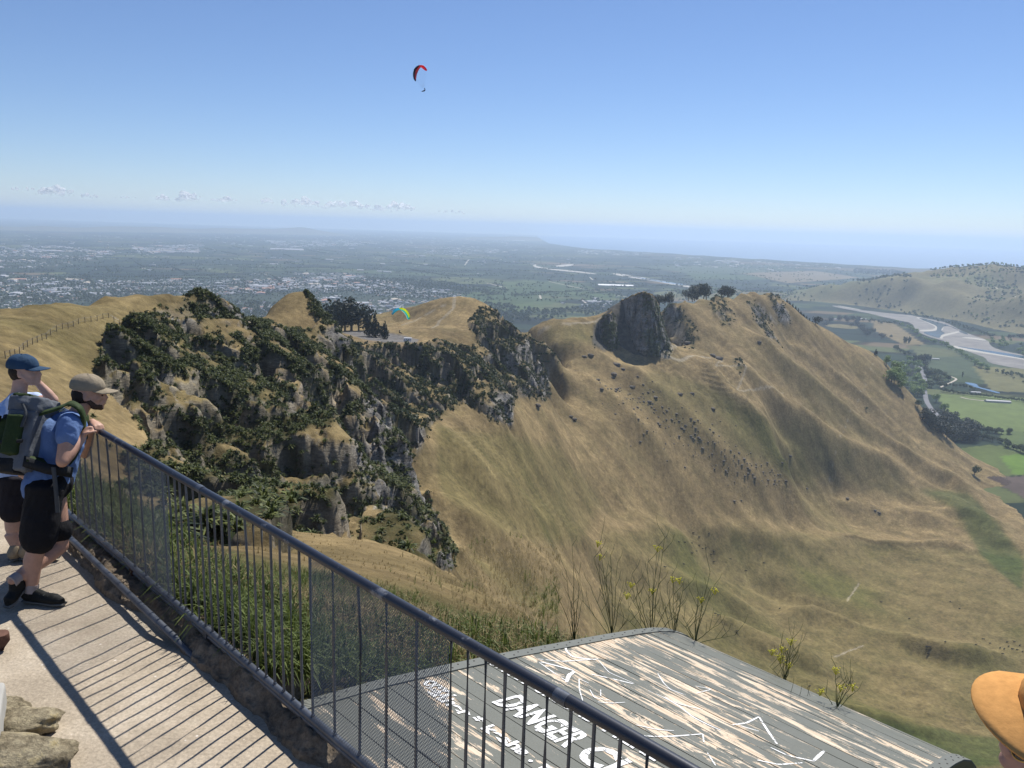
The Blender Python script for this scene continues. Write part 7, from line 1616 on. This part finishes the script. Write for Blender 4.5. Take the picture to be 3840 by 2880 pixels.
L(t, al, m2.inputs[0]); L(t, tr.outputs[0], m2.inputs[1]); L(t, m1.outputs[0], m2.inputs[2]); L(t, m2.outputs[0], o_.inputs[0])
rcl = np.random.default_rng(21); CL = [(13, 83, 403, 413, 'thin flat'), (78, 160, 398, 424, 'puffy'), (173, 213, 415, 428, 'small faint'), (240, 305, 420, 430, 'low thin'), (333, 370, 417, 433, 'small round'), (377, 434, 409, 435, 'tall puffy'), (450, 517, 422, 438, 'ragged twin'), (555, 592, 424, 441, 'small peaked'), (608, 690, 421, 447, 'broad heaped'), (690, 800, 428, 452, 'long heaped'), (800, 900, 434, 458, 'long fading'), (920, 1010, 452, 462, 'very faint thin')]
for i_c, (xa, xb, ya, yb, kind) in enumerate(CL):
    b = MB(); D = 60000; nb = int(10 + (xb - xa) * .28)
    for q in range(nb):
        f = rcl.random(); X = xa + (xb - xa) * f; env = math.sin(math.pi * min(max(f * .9 + .05, 0), 1)) ** .5 * rcl.uniform(.35, 1.0); top = yb - (yb - ya) * env; rr_ = max((yb - top) * .42, 1.5) * rcl.uniform(.6, 1.0)
        Yc = top + rr_ if rcl.random() < .6 else rcl.uniform(top + rr_ * .8, yb - rr_ * .3); p = aty(X * OV, Yc * OV, D + rcl.uniform(-900, 900)); R0_ = rr_ * OV / F * D
        b.ell(p, (R0_ * 1.15, R0_, R0_ * .9), None, 14, 9)
    o = b.build('cloud', m_cl, None, True); md = o.modifiers.new('r', 'REMESH'); md.mode = 'VOXEL'; md.voxel_size = 90; md.use_smooth_shade = True
    tx = bpy.data.textures.new('c', 'CLOUDS'); tx.noise_scale = 420; tx.noise_depth = 3; dm = o.modifiers.new('d', 'DISPLACE'); dm.texture = tx; dm.strength = 330; dm.mid_level = .5; dm.texture_coords = 'GLOBAL'
    tag(o, f'{kind} white cloud low over the left horizon' + (', ' + ['leftmost', 'second from left', 'third from left', 'fourth from left', 'fifth from left', 'sixth from left', 'seventh from left', 'eighth from left', 'ninth from left', 'fourth from right', 'third from right', 'rightmost'][i_c]), 'cloud')

# where many look alike, the label says which part of its group each one stands in
byl = {}
for o in bpy.data.objects:
    if o.parent is None and o.get('group') and o.get('label'): byl.setdefault((o['group'], o['label']), []).append(o)
for (g_, l_), os_ in byl.items():
    if len(os_) < 4: continue
    P = np.array([proj(*o.location) for o in os_]); x0, y0 = P.min(0) - .5; x1, y1 = P.max(0) + .5
    nc = 5 if len(os_) > 60 else 3; nr = 3 if len(os_) > 60 or (y1 - y0) > (x1 - x0) * .5 else 1
    cols = ['far left', 'left', 'centre', 'right', 'far right'] if nc == 5 else ['left', 'middle', 'right']; rows = ['upper', 'central', 'lower']
    for o, (px, py) in zip(os_, P):
        c = cols[min(int((px - x0) / (x1 - x0) * nc), nc - 1)]; r = rows[min(int((py - y0) / (y1 - y0) * nr), nr - 1)] if nr > 1 else ''
        w_ = l_.split(); add = f', {r} {c} of its group'.replace(',  ', ', ')
        if len(w_) + len(add.split()) <= 16: o['label'] = l_ + add

# ================================================================== HAZE
def build_haze():
    m, t = newmat('haze_air')
    pv = t.nodes.new('ShaderNodeVolumePrincipled'); o = t.nodes.new('ShaderNodeOutputMaterial')
    pv.inputs['Color'].default_value = (0.64, 0.80, 1.0, 1); pv.inputs['Density'].default_value = HAZE_D
    pv.inputs['Density Attribute'].default_value = ''; pv.inputs['Anisotropy'].default_value = 0.30
    L(t, pv.outputs[0], o.inputs['Volume'])
    b = MB(); b.box((0, 22000, (210 + SEA - 2) / 2), (62000, 44000, (210 - SEA + 2) / 2))
    o_ = b.build('haze', m); tag(o_, kind='stuff')
HAZE_D = 6.5e-5
build_haze()
